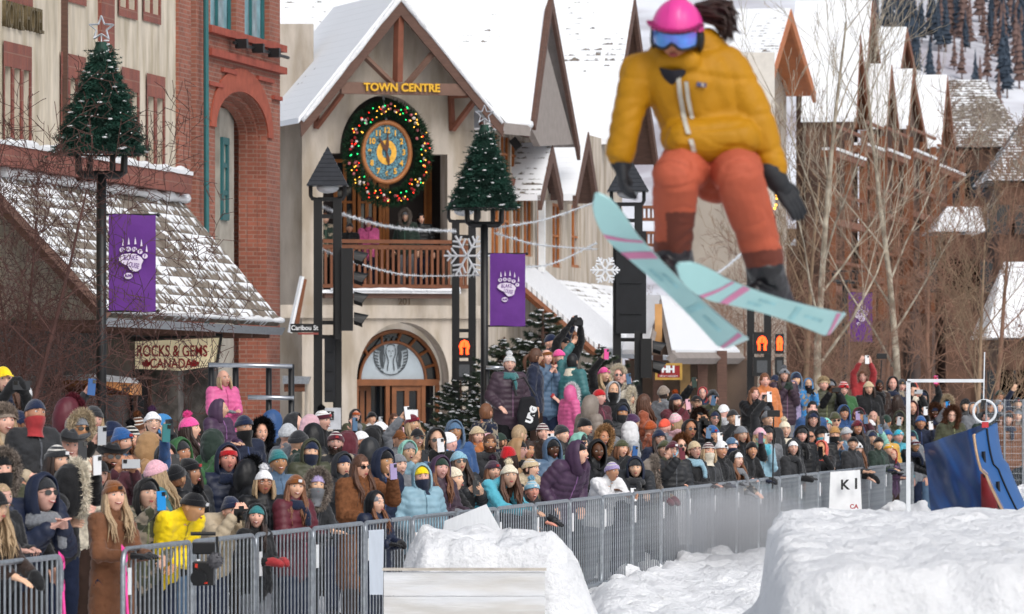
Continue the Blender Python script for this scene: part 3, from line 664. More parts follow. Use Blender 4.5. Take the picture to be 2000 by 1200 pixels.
# --- street side of the clock building (facade along the street)
pB = FC.p(tC1, 0); FB = Fac((pB.x-U.x*pB.y/U.y, 0), U, V)
mb = MB(); ups = [FB.rect(957+i*21, 957+i*21+19, 252+i*4, 338+i*3) for i in range(4)]
lows = [FB.rect(960+i*21, 960+i*21+18, 358+i*3, 500) for i in range(4)]
far = [FB.rect(a, b, y, 522) for a, b, y in ((1050, 1062, 388), (1079, 1097, 396), (1116, 1135, 400))]
wall_cols(mb, FB, FB.t(926)+.01, FB.t(1046), 0, 8.05, [rhole(r) for r in ups+lows], .15)
mb.build('street_wall', STC, cb)
WF = M('window_orange_wood', 'a3622f', .5, .2, 5); CURT = M('curtained_glass', '8a7c78', .3, .3, 3, spec=.8, uvc=True)
for r in ups: window(FB, r, cb, .08, WF, CURT, 2, 1, .07)
for r in lows: window(FB, r, cb, .08, WF, CURT, 2, 1, .07)
mb = MB(); t0 = FB.t(935); mb.box(FB.p((t0+FB.t(1043))/2, ups[0][2]-.1, .03), (FB.t(1043)-t0, .06, .16), FB.ax); mb.box(FB.p((t0+FB.t(1043))/2, ups[0][3]+.1, .03), (FB.t(1043)-t0, .06, .16), FB.ax); mb.build('window_band', M('red_timber', '7b4a38'), cb)
mb = MB(); mb.box(W(1007, 281, 127.5), (.18, .2, .26), (Vector((.8, 0, .6)), Vector((0, 1, 0)), Vector((-.6, 0, .8)))); mb.build('floodlight', BLACK, cb)
cs = root('canopied_shop', FB.p(FB.t(1120), 0), 'beige shop building beyond the clock building with tall orange-framed windows', 'building')
mb = MB(); wall_cols(mb, FB, FB.t(1047), FB.t(1206), 0, FB.tz(1100, 395)[1], [rhole(r) for r in far], .15); mb.box(FB.p(FB.t(1170), FB.tz(1170, 395)[1]/2+1, -.2), (FB.t(1206)-FB.t(1134), .3, FB.tz(1170, 300)[1]), FB.ax); mb.build('wall', STC, cs)
for r in far: window(FB, r, cs, .08, WF, CURT, 2, 1, .07)
mb = MB(); mb.box(FB.q(1046, 405, .15), (.12, .15, 3.0), FB.ax); mb.build('white_post', WHITE, cs)
# snowy canopies over the pavement
def canopy(nm, pxa, pxb, ytop, out, drop, parent, mat, sgn='canopy_roof'):
    a, zt_ = FB.tz(pxa, ytop); b = FB.t(pxb); mb = MB()
    mb.prism([FB.p(a, zt_, .02), FB.p(b, zt_, .02), FB.p(b+.3, zt_-drop, out), FB.p(a-.3, zt_-drop, out)], Z*.14); mb.build('canopy_roof', mat, parent)
    mb = MB(); mb.box(FB.p((a+b)/2, zt_-drop+.0, out+.03), (b-a+.6, .08, .2), FB.ax); mb.build('eave', STEEL, parent)
    mb = MB(); mb.tube([FB.p(a-.03, zt_-.1, .02), FB.p(a-.33, zt_-drop-.1, out)], .09, 4); mb.build('verge', TIMBERO, parent)
METAL = bpy.data.materials.new('snowy_metal_roof'); METAL.use_nodes = True
_N = METAL.node_tree.nodes; _L = METAL.node_tree.links; _b = _N['Principled BSDF']; _tc = _N.new('ShaderNodeTexCoord'); _w = _N.new('ShaderNodeTexWave'); _w.inputs['Scale'].default_value = 2.6; _w.inputs['Distortion'].default_value = .4
_w.bands_direction = 'X'; _L.new(_tc.outputs['UV'], _w.inputs[0]); _r = _N.new('ShaderNodeValToRGB'); _r.color_ramp.elements[0].position = .02; _r.color_ramp.elements[0].color = (.34, .35, .38, 1); _r.color_ramp.elements[1].position = .35; _r.color_ramp.elements[1].color = (.83, .85, .88, 1)
_L.new(_w.outputs[0], _r.inputs[0]); _L.new(_r.outputs[0], _b.inputs['Base Color']); _b.inputs['Roughness'].default_value = .8
canopy('c', 985, 1062, 528, 2.2, 1.85, cs, METAL); canopy('c', 1064, 1205, 555, 2.3, 1.75, cs, roof_mat('canopy_snow', .62, .2, seed=7, patch=.8))
# small pavement gable and farther canopy with the HH board
gs = root('gabled_shop_front', W(1330, 900, 128), 'low shop with snowy ribbed roof and small gable above the crowd', 'building')
mb = MB(); mb.prism([W(1290, 585, 128), W(1312, 692, 125), W(1445, 694, 129), W(1350, 592, 133)], Z*.1); mb.build('ribbed_roof', METAL, gs)
mb = MB(); mb.prism([W(1290, 585, 128), W(1262, 692, 125), W(1215, 692, 127.5), W(1250, 585, 131)], Z*.1); mb.build('snow_roof', ROOFSNOW, gs)
mb = MB(); mb.tube([W(1291, 592, 127.8), W(1314, 697, 124.9)], .09, 4); mb.tube([W(1290, 592, 127.8), W(1266, 695, 124.9)], .07, 4); mb.tube([W(1312, 700, 124.9), W(1446, 700, 129)], .13, 4); mb.build('verge', SOFFIT, gs)
mb = MB(); mb.prism([W(1268, 694, 125.6), W(1290, 600, 128.3), W(1312, 694, 125.6)], (0, .1, 0)); mb.box(W(1350, 850, 129), (3.0, .2, 3.4)); mb.build('shop_wall', M('brown_shop', '54443a', .7, .4, .8, col2='6c5a4a'), gs)
for x in (1285, 1338, 1372, 1410):
    mb = MB(); mb.box(W(x, 790, 127.6), (.22, .3, 2.4)); mb.build('post', TIMBER if x != 1338 else M('tan_post', '8c6f45', .6), gs)
r = W(1286, 625, 126.2); mb = MB(); mb.box(r+Z*-.1, (.16, .1, .9)); mb.build('lit_window', M('warm_window', 'b98a55', .5, .3, 2), gs)
hb = root('brand_board', W(1306, 726, 122), 'red board with white letters in a gold frame hanging over the pavement', 'sign')
mb = MB(); mb.box(W(1306, 726, 122), (.48, .04, .26)); mb.build('sign_board', M('sign_red', '8e1f20', .5, .1), hb)
mb = MB()
for z in (-.155, .155): mb.box(W(1306, 726, 122)+Z*z, (.58, .07, .05))
for x in (-.265, .265): mb.box(W(1306, 726, 122)+Vector((x, 0, 0)), (.05, .07, .26))
mb.build('sign_frame', M('gold_frame', 'b08a3e', .5), hb)
text('lettering', 'HH', W(1305, 722, 121.96), Vector((1, 0, 0)), Z, .19, WHITE, hb, .005, .012); text('lettering', 'HELLY HANSEN', W(1306, 735, 121.96), Vector((1, 0, 0)), Z, .055, WHITE, hb, .003)
# --- the row of steep gables farther down the street
def gable(nm, lab, pn, pp, pf, L_, f, rm, under, wm, near_wall=None, board=.22, base=0, wide=None):
    tn, zn = f.tz(*pn); tp, zp = f.tz(*pp); tf, zf = f.tz(*pf)
    o = root(nm, f.p(tp, 0, -1), lab, 'building'); P = f.p
    mb = MB(); up = Z*.16
    mb.prism([P(tn, zn), P(tp, zp), P(tp, zp, -L_), P(tn, zn, -L_)], up); mb.build('roof', rm, o)
    mb = MB(); mb.prism([P(tp, zp), P(tf, zf), P(tf, zf, -L_), P(tp, zp, -L_)], Z*.12); mb.build('far_roof', under, o)
    for (t, z) in ((tn, zn), (tf, zf)):
        mb = MB(); mb.prism([P(tp, zp+.12, .03), P(t, z+.12, .03), P(t, z-board, .03), P(tp, zp-board*1.3, .03)], -V*.1); mb.build('barge_board', under, o)
    mb = MB(); w_ = f.off(-min(.9, L_*.3)); a, b = tn+.2, tf-.2
    mb.prism([w_.p(a, zn), w_.p(tp, zp-.25), w_.p(b, zf), w_.p(b, base), w_.p(a, base)], -V*(L_*.62)); mb.build('wall', wm, o)
    return o
Fg = FB
WB = M('brown_siding', '5c4234', .8, .35, 1.2, col2='48352b', uvc=True)
WHS = M('white_wall', 'd5d0c8', .85, .06)
gable('gabled_building', 'building with large steep roof of snow and bare shingles behind the clock building', (1194, 282), (1239, 2), (1284, 322), 9, Fg.off(.2), roof_mat('big_roof', .62, .2, seed=4.4, patch=.35), TIMBER, STC)
gable('small_gable_house', 'small timber gable nearest the tall orange windows', (1056, 392), (1078, 292), (1098, 392), .8, FB.off(.7), ROOFMIX, TIMBER, STC, base=6.9)
gable('small_gable_house', 'small timber gable between the first small gable and the black posts', (1124, 392), (1148, 268), (1168, 398), 1.5, FB.off(.75), ROOFSNOW, TIMBER, STC, base=6.9)
gable('orange_gable_building', 'tall building with orange soffit gable above a grey-beige wall', (1506, 158), (1544, 26), (1592, 188), 3.4, Fg.off(.1), ROOFMIX, M('orange_soffit', 'b26a3c', .6, .12, 3), M('grey_beige_wall', 'a0968a', .85, .08, 1.5, uvc=True))
mb = MB(); mb.box(W(1478, 260, 157), (.95, .8, 4.4)); thing('white_side_wall', mb, WHS, 'white rendered chimney wall left of the orange gable', 'wall', W(1478, 500, 157))
gl_ = [((1672, 238), (1680, 73), (1700, 254), 1.9, 'steep snowy gable right after the orange gable'), ((1692, 142), (1703, 9), (1721, 142), 2.7, 'highest steep gable at the top of the row'),
      ((1731, 252), (1741, 133), (1756, 262), .8, 'low narrow gable with snow between two taller ones'), ((1759, 140), (1771, 61), (1788, 142), 1.1, 'high brown gable in front of the wooded hillside'),
      ((1774, 252), (1783, 143), (1810, 284), .7, 'narrow gable with a wide brown face left of the last one'), ((1838, 290), (1850, 154), (1867, 316), 1.2, 'last steep gable of the row beside the brown roofs')]
for pn, pp, pf, L_, lb in gl_: gable('steep_gable_building', lb, pn, pp, pf, L_, Fg.off(.0 if pp[1] < 100 else .5), ROOFSNOW, TIMBERO, WB)
# brown hip roofed houses at the far right
def hip(nm, lab, x0, x1, ye, yr, xr0, xr1, D, dp, rm, wm):
    o = root(nm, W((x0+x1)/2, 900, D), lab, 'house'); e0, e1 = W(x0, ye, D), W(x1, ye, D); b0, b1 = e0+Vector((0, dp, 0)), e1+Vector((0, dp, 0))
    r0, r1 = W(xr0, yr, D+dp/2), W(xr1, yr, D+dp/2); mb = MB(); mb.add([e0, e1, b1, b0, r0, r1], [(0, 1, 5, 4), (1, 2, 5), (2, 3, 4, 5), (3, 0, 4), (3, 2, 1, 0)]); mb.build('roof', rm, o)
    mb = MB(); mb.prism([e0+Vector((.5, .5, -.1)), e1+Vector((-.5, .5, -.1)), b1+Vector((-.5, -.5, -.1)), b0+Vector((.5, -.5, -.1))], (0, 0, -e0.z)); mb.build('wall', wm, o)
    for i in range(4):
        c = e0.lerp(e1, (i+.6)/4.2)+Vector((0, .42, -1.6)); mb = MB(); mb.box(c, (1.1, .12, 1.2)); mb.build('window', GLASS, o)
    return o
hip('hip_roofed_house', 'house with bare brown hip roof below the wooded hillside', 1845, 2015, 287, 156, 1800, 1925, 246, 10, ROOFBARE, WB)
hip('hip_roofed_house', 'lower brown house at the right edge with snow in its valley', 1930, 2120, 352, 228, 2000, 2080, 232, 8, ROOFBARE, WB)
hip('wooden_house', 'dark wooden house behind the bare trees at the right', 1560, 1850, 470, 405, 1600, 1820, 236, 8, ROOFMIX, WB)
hip('wooden_house', 'dark house with snowy porch roof at the far right', 1822, 1925, 452, 404, 1850, 1915, 205, 6, ROOFSNOW, WB)
hip('wooden_house', 'brown lodge with snow-covered lower roof beside the right edge', 1925, 2080, 660, 512, 1960, 2060, 175, 6, ROOFSNOW, WB)
mb = MB(); mb.box(W(1750, 640, 260), (14, 1, 9)); lbb = thing('long_brown_building', mb, WB, 'long brown building wall showing between the bare trees', 'building', W(1750, 870, 260))
for i in range(7):
    for j in range(3): r = Fac(W(1600, 700, 259.4), Vector((1, 0, 0)), Vector((0, -1, 0))).rect(1604+i*40, 1604+i*40+20, 470+j*75, 510+j*75); window(Fac(W(1600, 700, 259.4), Vector((1, 0, 0)), Vector((0, -1, 0))), r, lbb, 0, WF, GLASS, 2, 1, .14)
mb = MB(); mb.box(W(1390, 540, 215), (2.3, 4, 1.3)); mb.v = mb.v; o = hip('snowy_house', 'snow-roofed house seen between the jumper\'s legs', 1335, 1450, 490, 398, 1345, 1435, 200, 8, ROOFSNOW, WB)
# ---------------------------------------------------------------- trees
BARK_A = M('aspen_bark', 'a59c8c', .8, .3, 5, .004, 30, col2='7d7263'); BARK_R = M('reddish_twigs', '4a302b', .8, .3, 4); BARK_B = M('brown_twigs', '7a5c4c', .85, .35, 3)
BARK_T = M('tan_twigs', '86715c', .85, .3, 3)
def bare_tree(seed, H_, r0, lean=0, levels=4, spread=.6, first=.25, nb=(9, 5, 4, 3), up=.5, twig=.004, droop=0):
    R = random.Random(seed); A, B = MB(), MB()
    def grow(p, d, L_, r, lv):
        k = 6 if lv == 0 else 4; pts = [p]; rs = [r]; q = p.copy(); dd = d.copy()
        for i in range(k):
            g_ = .03 if lv == 0 else .09; dd = (dd+Vector((R.gauss(0, g_), R.gauss(0, g_), R.gauss(0, .06)+up*.05*lv-droop*.04*lv))).normalized(); q = q+dd*L_/k; pts.append(q.copy()); rs.append(max(twig, r*(1-.8*(i+1)/k)))
        (A if lv == 0 else B).tube(pts, rs, 8 if lv == 0 else (5 if lv == 1 else 3), caps=False)
        if lv >= levels: return
        n = nb[lv]
        for j in range(n):
            f = first+(1-first)*(j+R.random())/n if lv == 0 else .2+.8*(j+R.random())/n
            i = min(int(f*k), k-1); b = pts[i].lerp(pts[i+1], f*k-i)
            a = R.uniform(0, 2*math.pi); side = dd.cross(Vector((math.cos(a), math.sin(a), .3))).normalized()
            nd = (dd*(1-spread*.5)+side*spread+Z*.15).normalized()
            grow(b, nd, L_*R.uniform(.35, .55)*(1.15-f*.5 if lv == 0 else 1), max(twig, rs[i]*(.36 if lv == 0 else .5)), lv+1)
    grow(Vector((0, 0, -.2)), Vector((lean, 0, 1)).normalized(), H_, r0, 0)
    return A, B
def tree_proto(nm, seed, mat, **k):
    A, B = bare_tree(seed, **k); return A.mesh('trunk', mat, smooth=True), B.mesh('branches', mat, uv=False)
T1 = tree_proto('a', 3, BARK_A, H_=11, r0=.115, levels=4, spread=.45, nb=(12, 4, 4, 3), twig=.005)
T2 = tree_proto('b', 8, BARK_T, H_=9, r0=.12, levels=4, spread=.7, nb=(13, 6, 5, 3), twig=.006, first=.15)
T3 = tree_proto('c', 12, BARK_B, H_=8, r0=.10, levels=4, spread=.8, nb=(14, 6, 5, 3), twig=.007, first=.1)
T4 = tree_proto('d', 21, BARK_R, H_=5, r0=.05, levels=4, spread=.9, nb=(14, 6, 5, 3), twig=.0045, first=.12, lean=.25, droop=.6)
def put_tree(pr, px, D, sc, lab, name='bare_tree', rz=None, z=0, lean=0, group=None):
    o = new_obj(name, pr[0], None, (((px-1000)*D/F), D, z)); o.scale = (sc, sc, sc); o.rotation_euler = (0, lean, rz if rz is not None else rnd.uniform(0, 6))
    tag(o, lab, 'tree', group); b = new_obj('branches', pr[1], o); return o
put_tree(T1, 1597, 128, 1.0, 'pale-barked aspen to the right of the jumper\'s boots', 'aspen_tree', .4)
put_tree(T1, 1761, 140, .98, 'tall pale aspen in the middle of the right-hand trees', 'aspen_tree', 2.2)
G = 'leafless trees along the far street'
for px, D, sc, k, lb in ((1560, 150, .9, 1, 'leafless tree close behind the jumper\'s gloved hand'), 
    (1720, 145, .85, 2, 'brown leafless tree immediately left of the tall aspen'), (1810, 155, 1.0, 2, 'brown leafless tree immediately right of the tall aspen'),
    (1940, 135, .9, 2, 'bushy brown tree above the blue mats'),
    (1450, 150, .6, 2, 'small leafless tree between the jumper\'s skis'), (1520, 165, .75, 2, 'small bare tree behind the lit walk signal'), (1400, 165, .55, 2, 'low bare tree behind the gold-framed board'),
    (1905, 110, .6, 1, 'low tan shrub-like tree behind the hoop'), (1345, 160, .5, 2, 'low bare tree beyond the small shop gable'), (1670, 122, .5, 2, 'low brown sapling under the far banner')):
    put_tree((T1, T2, T3)[k], px, D, sc, lb, 'bare_tree', group=G)
for px, D, sc, rz, lb in ((-30, 72, 1.05, 0, 'reddish bare tree at the left edge in front of the hotel'), (70, 74, .92, 2.0, 'reddish bare tree spreading over the orange awning'), (60, 76, .62, 4.1, 'reddish bare tree just left of the lamp pole'), (10, 77, 1.0, 5, 'thin bare tree rising past the hotel windows')):
    put_tree(T4, px, D, sc, lb, 'bare_tree', rz)
# spruces
NB = M('spruce_needles', '2f3d33', .8, .4, 5, spec=.2, col2='46503f')
def spruce(seed, H_, Rb, n, snow=.12):
    R = random.Random(seed); A, B, C = MB(), MB(), MB(); A.tube([(0, 0, 0), (0, 0, H_)], [.11, .02], 8)
    for i in range(n):
        f = (i+R.random())/n; z = H_*(.12+.86*f); L_ = Rb*(1-f)**.8*R.uniform(.7, 1.1)+.1; a = R.uniform(0, 2*math.pi); d = Vector((math.cos(a), math.sin(a), 0)); s = Vector((-d.y, d.x, 0))
        pts = [Vector((0, 0, z))+d*(L_*k/6)+Z*(-.12*L_*(k/6)+.22*L_*(k/6)**2.2) for k in range(7)]; A.tube(pts, [.018*(1-k/8) for k in range(7)], 3, caps=False)
        for k in range(int(70*L_)):
            u = R.uniform(.12, 1)*6; j = min(int(u), 5); p = pts[j].lerp(pts[j+1], u-j); lat = R.uniform(-1, 1)*.26*L_*(1.15-u/6); q = p+s*lat+Z*(-abs(lat)*.25)
            for _ in range(11):
                dd = (d*.7+s*(1 if lat > 0 else -1)*.8+Vector((R.gauss(0, .5), R.gauss(0, .5), R.gauss(0, .5)))).normalized()
                x = dd.cross(Vector((R.gauss(0, 1), R.gauss(0, 1), R.gauss(0, 1)))).normalized()*.010; B.add([q-x, q+x, q+dd*.10], [(0, 1, 2)])
            if R.random() < snow: C.sphere(q+Z*.03, (.05, .05, .018), 6)
    return A.mesh('trunk', TIMBER), B.mesh('crown', NB, uv=False), C.mesh('snow_clumps', SNOW, uv=False)
SP = spruce(5, 4.1, 3.0, 84)
for px, D, sc, rz, lb in ((1060, 104, .95, 0, 'spruce with snow-dusted branches behind the people standing high'), (985, 106, .82, 1, 'spruce with low branches under the purple banner beside the clock building'), (900, 112, .66, 2, 'small spruce beside the entrance arch behind the crowd'), (1170, 102, .78, 4, 'spruce branches spreading right, behind the raised phones')):
    o = new_obj('spruce_tree', SP[0], None, ((px-1000)*D/F, D, 0)); o.scale = (sc,)*3; o.rotation_euler[2] = rz; tag(o, lb, 'tree'); new_obj('crown', SP[1], o); new_obj('snow_clumps', SP[2], o)

# snow lips along eaves and ridges
def snow_lip(a, b, r, parent):
    a, b = Vector(a), Vector(b); n = max(8, int((b-a).length/.18)); P, Rr = [], []
    for i in range(n+1):
        p = a.lerp(b, i/n); k = noise.noise(p*1.7)*.5+noise.noise(p*5)*.35; P.append(p+Z*(k*r*.5)); Rr.append(max(r*.25, r*(.75+k)))
    mb = MB(); mb.tube(P, Rr, 8); mb.build('snow_lip', SNOW, parent, smooth=True)
snow_lip(W(500, 219, 124.5)+Z*.05, W(590, 220, 124.5)+Z*.05, .12, cb); snow_lip(W(985, 242, 124.8), W(1036, 244, 125.6), .10, cb)
snow_lip(eL+Z*.02, eR+Z*.02, .055, hot); snow_lip(FA.p(t_cut, 5.5, .1), FA.p(tr_, 5.5, .1), .10, hot); snow_lip(FA.p(t_cut, 5.93, .22), FA.p(pilR, 5.93, .22), .07, hot)
snow_lip(FC.p(lo[0]+.1, fl+.02, .28), FC.p(lo[1]+.2, fl+.02, .28), .05, cb); snow_lip(gq(590, 236), gq(783, -6), .07, cb); snow_lip(gq(783, -6), gq(982, 240), .07, cb)

for k, y in enumerate((405, 455)):
    bo = root('wooden_balcony', W(1268, y, 139), ('upper' if k == 0 else 'lower')+' orange wooden balcony glimpsed beside the cabinet post', 'balcony'); mb = MB(); mb.box(W(1272, y, 139), (.75, .3, .07)); mb.box(W(1272, y+24, 139), (.75, .3, .07)); mb.build('rail', TIMBERO, bo)
    for i in range(7): mb = MB(); mb.box(W(1246+i*8.5, y+12, 139), (.05, .05, .24)); mb.build('baluster', TIMBERO, bo)
# timber frames under the far gables
for i, (x0, x1, y) in enumerate(((1606, 1664, 300), (1668, 1702, 290), (1708, 1752, 300), (1760, 1806, 300), (1812, 1862, 330))):
    f = FB.off(.1); tf_ = root('timber_balcony', f.q((x0+x1)/2, y), 'brown timber balcony, number %s from the orange gable, behind the trees' % ('one', 'two', 'three', 'four', 'five')[i], 'balcony'); a, z = f.tz(x0, y); b = f.t(x1)
    for k in range(3):
        mb = MB(); mb.box(f.p((a+b)/2, z-k*2.2, .2), (b-a, .5, .22), f.ax); mb.build('beam', TIMBERO, tf_); mb = MB(); mb.box(f.p((a+b)/2, z+.9-k*2.2, .4), (b-a, .1, .1), f.ax); mb.build('handrail', TIMBERO, tf_)
    for t in (a, (a+b)/2, b): mb = MB(); mb.box(f.p(t, z-2.6, .35), (.16, .2, 6.4), f.ax); mb.build('post', TIMBERO, tf_)
    mb = MB(); mb.box(f.p((a+b)/2, z+.15, .25), (b-a, .5, .09), f.ax); mb.build('snow_cap', SNOW, tf_)
# ---------------------------------------------------------------- people: shared materials (colour comes from each object)
SKIN = M('skin', 'ffffff', .5, .07, 20, .0008, 120, obj=True, spec=.35)
FABRIC = M('jacket_cloth', 'ffffff', .75, .16, 9, .016, 11, obj=True, spec=.25, sheen=.2)
PUFF = M('puffer_cloth', 'ffffff', .5, .10, 9, .003, 26, obj=True, spec=.35)
KNIT = M('knit_wool', 'ffffff', .95, .22, 60, .005, 110, obj=True, spec=.1, sheen=.4)
FURM = M('fur', 'ffffff', .9, .3, 30, obj=True, spec=.15)
HAIRM = M('hair', 'ffffff', .45, .35, 40, .003, 90, obj=True, spec=.4, stretch=(3, 3, .5))
DENIM = M('trouser_cloth', 'ffffff', .85, .15, 12, .004, 30, obj=True, spec=.2)
GLOSS = M('dark_lens', '0b0d10', .08, 0, spec=.9)
EYEW = M('eye_white', 'd8d2cc', .3, 0); EYED = M('eye_dark', '1c1410', .2, 0, spec=.8); LIPS = M('lips', '9c4a48', .45, .05); BROW = M('brow', '2c1e17', .8, 0); TEETH = M('teeth', 'e8e4dc', .3, 0); MOUTHD = M('mouth_dark', '3c1414', .6, 0)
def obj_pattern(name, kind, c2):
    m = KNIT.copy() if kind == 'stripe' else FABRIC.copy(); m.name = name; t = m.node_tree; N = t.nodes; L = t.links; mx = [n for n in N if n.type == 'MIX'][0]; oi = [n for n in N if n.type == 'OBJECT_INFO'][0]; tc = [n for n in N if n.type == 'TEX_COORD'][0]
    if kind == 'stripe':
        w = N.new('ShaderNodeTexWave'); w.bands_direction = 'Z'; w.inputs['Scale'].default_value = 9; w.inputs['Distortion'].default_value = .3; L.new(tc.outputs['Object'], w.inputs[0]); src = w.outputs[0]; lo_, hi = .62, .68
    else:
        w = N.new('ShaderNodeTexNoise'); w.inputs['Scale'].default_value = 13; w.inputs['Detail'].default_value = 2; L.new(tc.outputs['Object'], w.inputs['Vector']); src = w.outputs[0]; lo_, hi = .53, .56
    r = N.new('ShaderNodeMapRange'); r.inputs[1].default_value = lo_; r.inputs[2].default_value = hi; L.new(src, r.inputs[0]); m2 = N.new('ShaderNodeMix'); m2.data_type = 'RGBA'; L.new(r.outputs[0], m2.inputs[0]); L.new(oi.outputs['Color'], m2.inputs[6]); m2.inputs[7].default_value = hexc(c2); L.new(m2.outputs[2], mx.inputs[6]); return m
STRIPE = obj_pattern('striped_knit', 'stripe', 'c9c6c0'); CAMO = obj_pattern('patterned_cloth', 'camo', '8d8272')
COL = dict(black='131418', charcoal='2b2d31', navy='1a2540', grey='777b82', lightgrey='b4b8bd', white='e4e5e8', cream='e2d7c0', beige='c4b08f', tan='b0844f', brown='7c4a24', darkbrown='38261e', chestnut='5f3a24',
    rust='a85028', orange='dd7a26', yellow='f0d010', gold='d9a51f', green='2f6a35', olive='474a33', darkgreen='22362d', teal='2f7478', aqua='38b4cc', mint='86cdbb', lightblue='86b2c6', steelblue='52708f', blue='2a5892',
    brightblue='158ad2', purple='4b3150', plum='43303f', lavender='a294bd', pink='e4549a', palepink='e0aebb', red='b41c24', burgundy='631a2b', maroon='522230', coral='e45a45', blond='b3946a', taupe='8c7f74')
NM = dict(lightgrey='light grey', darkbrown='dark brown', darkgreen='dark green', lightblue='light blue', steelblue='grey-blue', brightblue='bright blue', palepink='pale pink')
def cn(c): return NM.get(c, c)
def setc(o, c):
    if not isinstance(c, tuple) and o.name.startswith(('hat', 'cuff', 'cap', 'pompom', 'headband')): c = hexc(COL[c])
    if c == 'yellow': c = hexc('f2d20a')
    if not isinstance(c, tuple):
        c = hexc(COL[c]); g_ = .3*c[0]+.6*c[1]+.1*c[2]; c = tuple((x*.82+g_*.18)*.88 for x in c[:3])+(1,)
    o.color = c; return o
def remesh(mb, vox, sm=4):
    me = mb.mesh('tmp', (), uv=False); o = bpy.data.objects.new('tmp', me); SC.collection.objects.link(o)
    r = o.modifiers.new('r', 'REMESH'); r.mode = 'VOXEL'; r.voxel_size = vox
    if sm: s_ = o.modifiers.new('s', 'SMOOTH'); s_.factor = .5; s_.iterations = sm
    bpy.context.view_layer.update()
    out = bpy.data.meshes.new_from_object(o.evaluated_get(bpy.context.evaluated_depsgraph_get()))
    bpy.data.objects.remove(o); bpy.data.meshes.remove(me)
    out.polygons.foreach_set('use_smooth', [True]*len(out.polygons)); return out
def arr(me):
    n = len(me.vertices); co = np.empty(n*3, 'f'); me.vertices.foreach_get('co', co); no = np.empty(n*3, 'f'); me.vertices.foreach_get('normal', no)
    return co.reshape(-1, 3), no.reshape(-1, 3)
def puffs(me, segs, band, amp, skip=()):
    """quilted bands along the given bones"""
    co, no = arr(me); best = np.full(len(co), 1e9); s = np.zeros(len(co)); acc = 0
    for a, b, r, off in segs:
        a = np.array(a); b = np.array(b); d = b-a; L_ = np.linalg.norm(d); u = np.clip(((co-a) @ d)/L_**2, 0, 1)
        dist = np.linalg.norm(co-(a+u[:, None]*d), axis=1)/r; k = dist < best; best[k] = dist[k]; s[k] = (u*L_+off)[k]
    f = np.abs(np.sin(np.pi*s/band))**.55-.6
    me.vertices.foreach_set('co', (co+no*(f*amp)[:, None]).astype('f').ravel()); me.update()
def crease(me, amp, sc=(5, 5, 9), seed=0):
    co, no = arr(me); f = np.empty(len(co))
    for i, p in enumerate(co):
        q = Vector((p[0]*sc[0]+seed, p[1]*sc[1], p[2]*sc[2])); w_ = noise.noise(q*.6)*1.6; a = noise.noise(q+Vector((w_, w_, 0))); b = noise.noise(q*2.1+Vector((7, 0, w_)))
        f[i] = -max(0, 1-abs(a)*6)-.5*max(0, 1-abs(b)*5)+.55*noise.noise(q*.9)+.35
    me.vertices.foreach_set('co', (co+no*(f*amp)[:, None]).astype('f').ravel()); me.update()
def wrinkle(me, amp, sc=(9, 9, 16), seed=0):
    co, no = arr(me); f = np.empty(len(co))
    for i, p in enumerate(co):
        q = Vector((p[0]*sc[0]+seed, p[1]*sc[1], p[2]*sc[2])); n_ = noise.noise(q); f[i] = (1-abs(n_)*2.4)*.6+noise.noise(q*2.3)*.4
    me.vertices.foreach_set('co', (co+no*(f*amp)[:, None]).astype('f').ravel()); me.update()
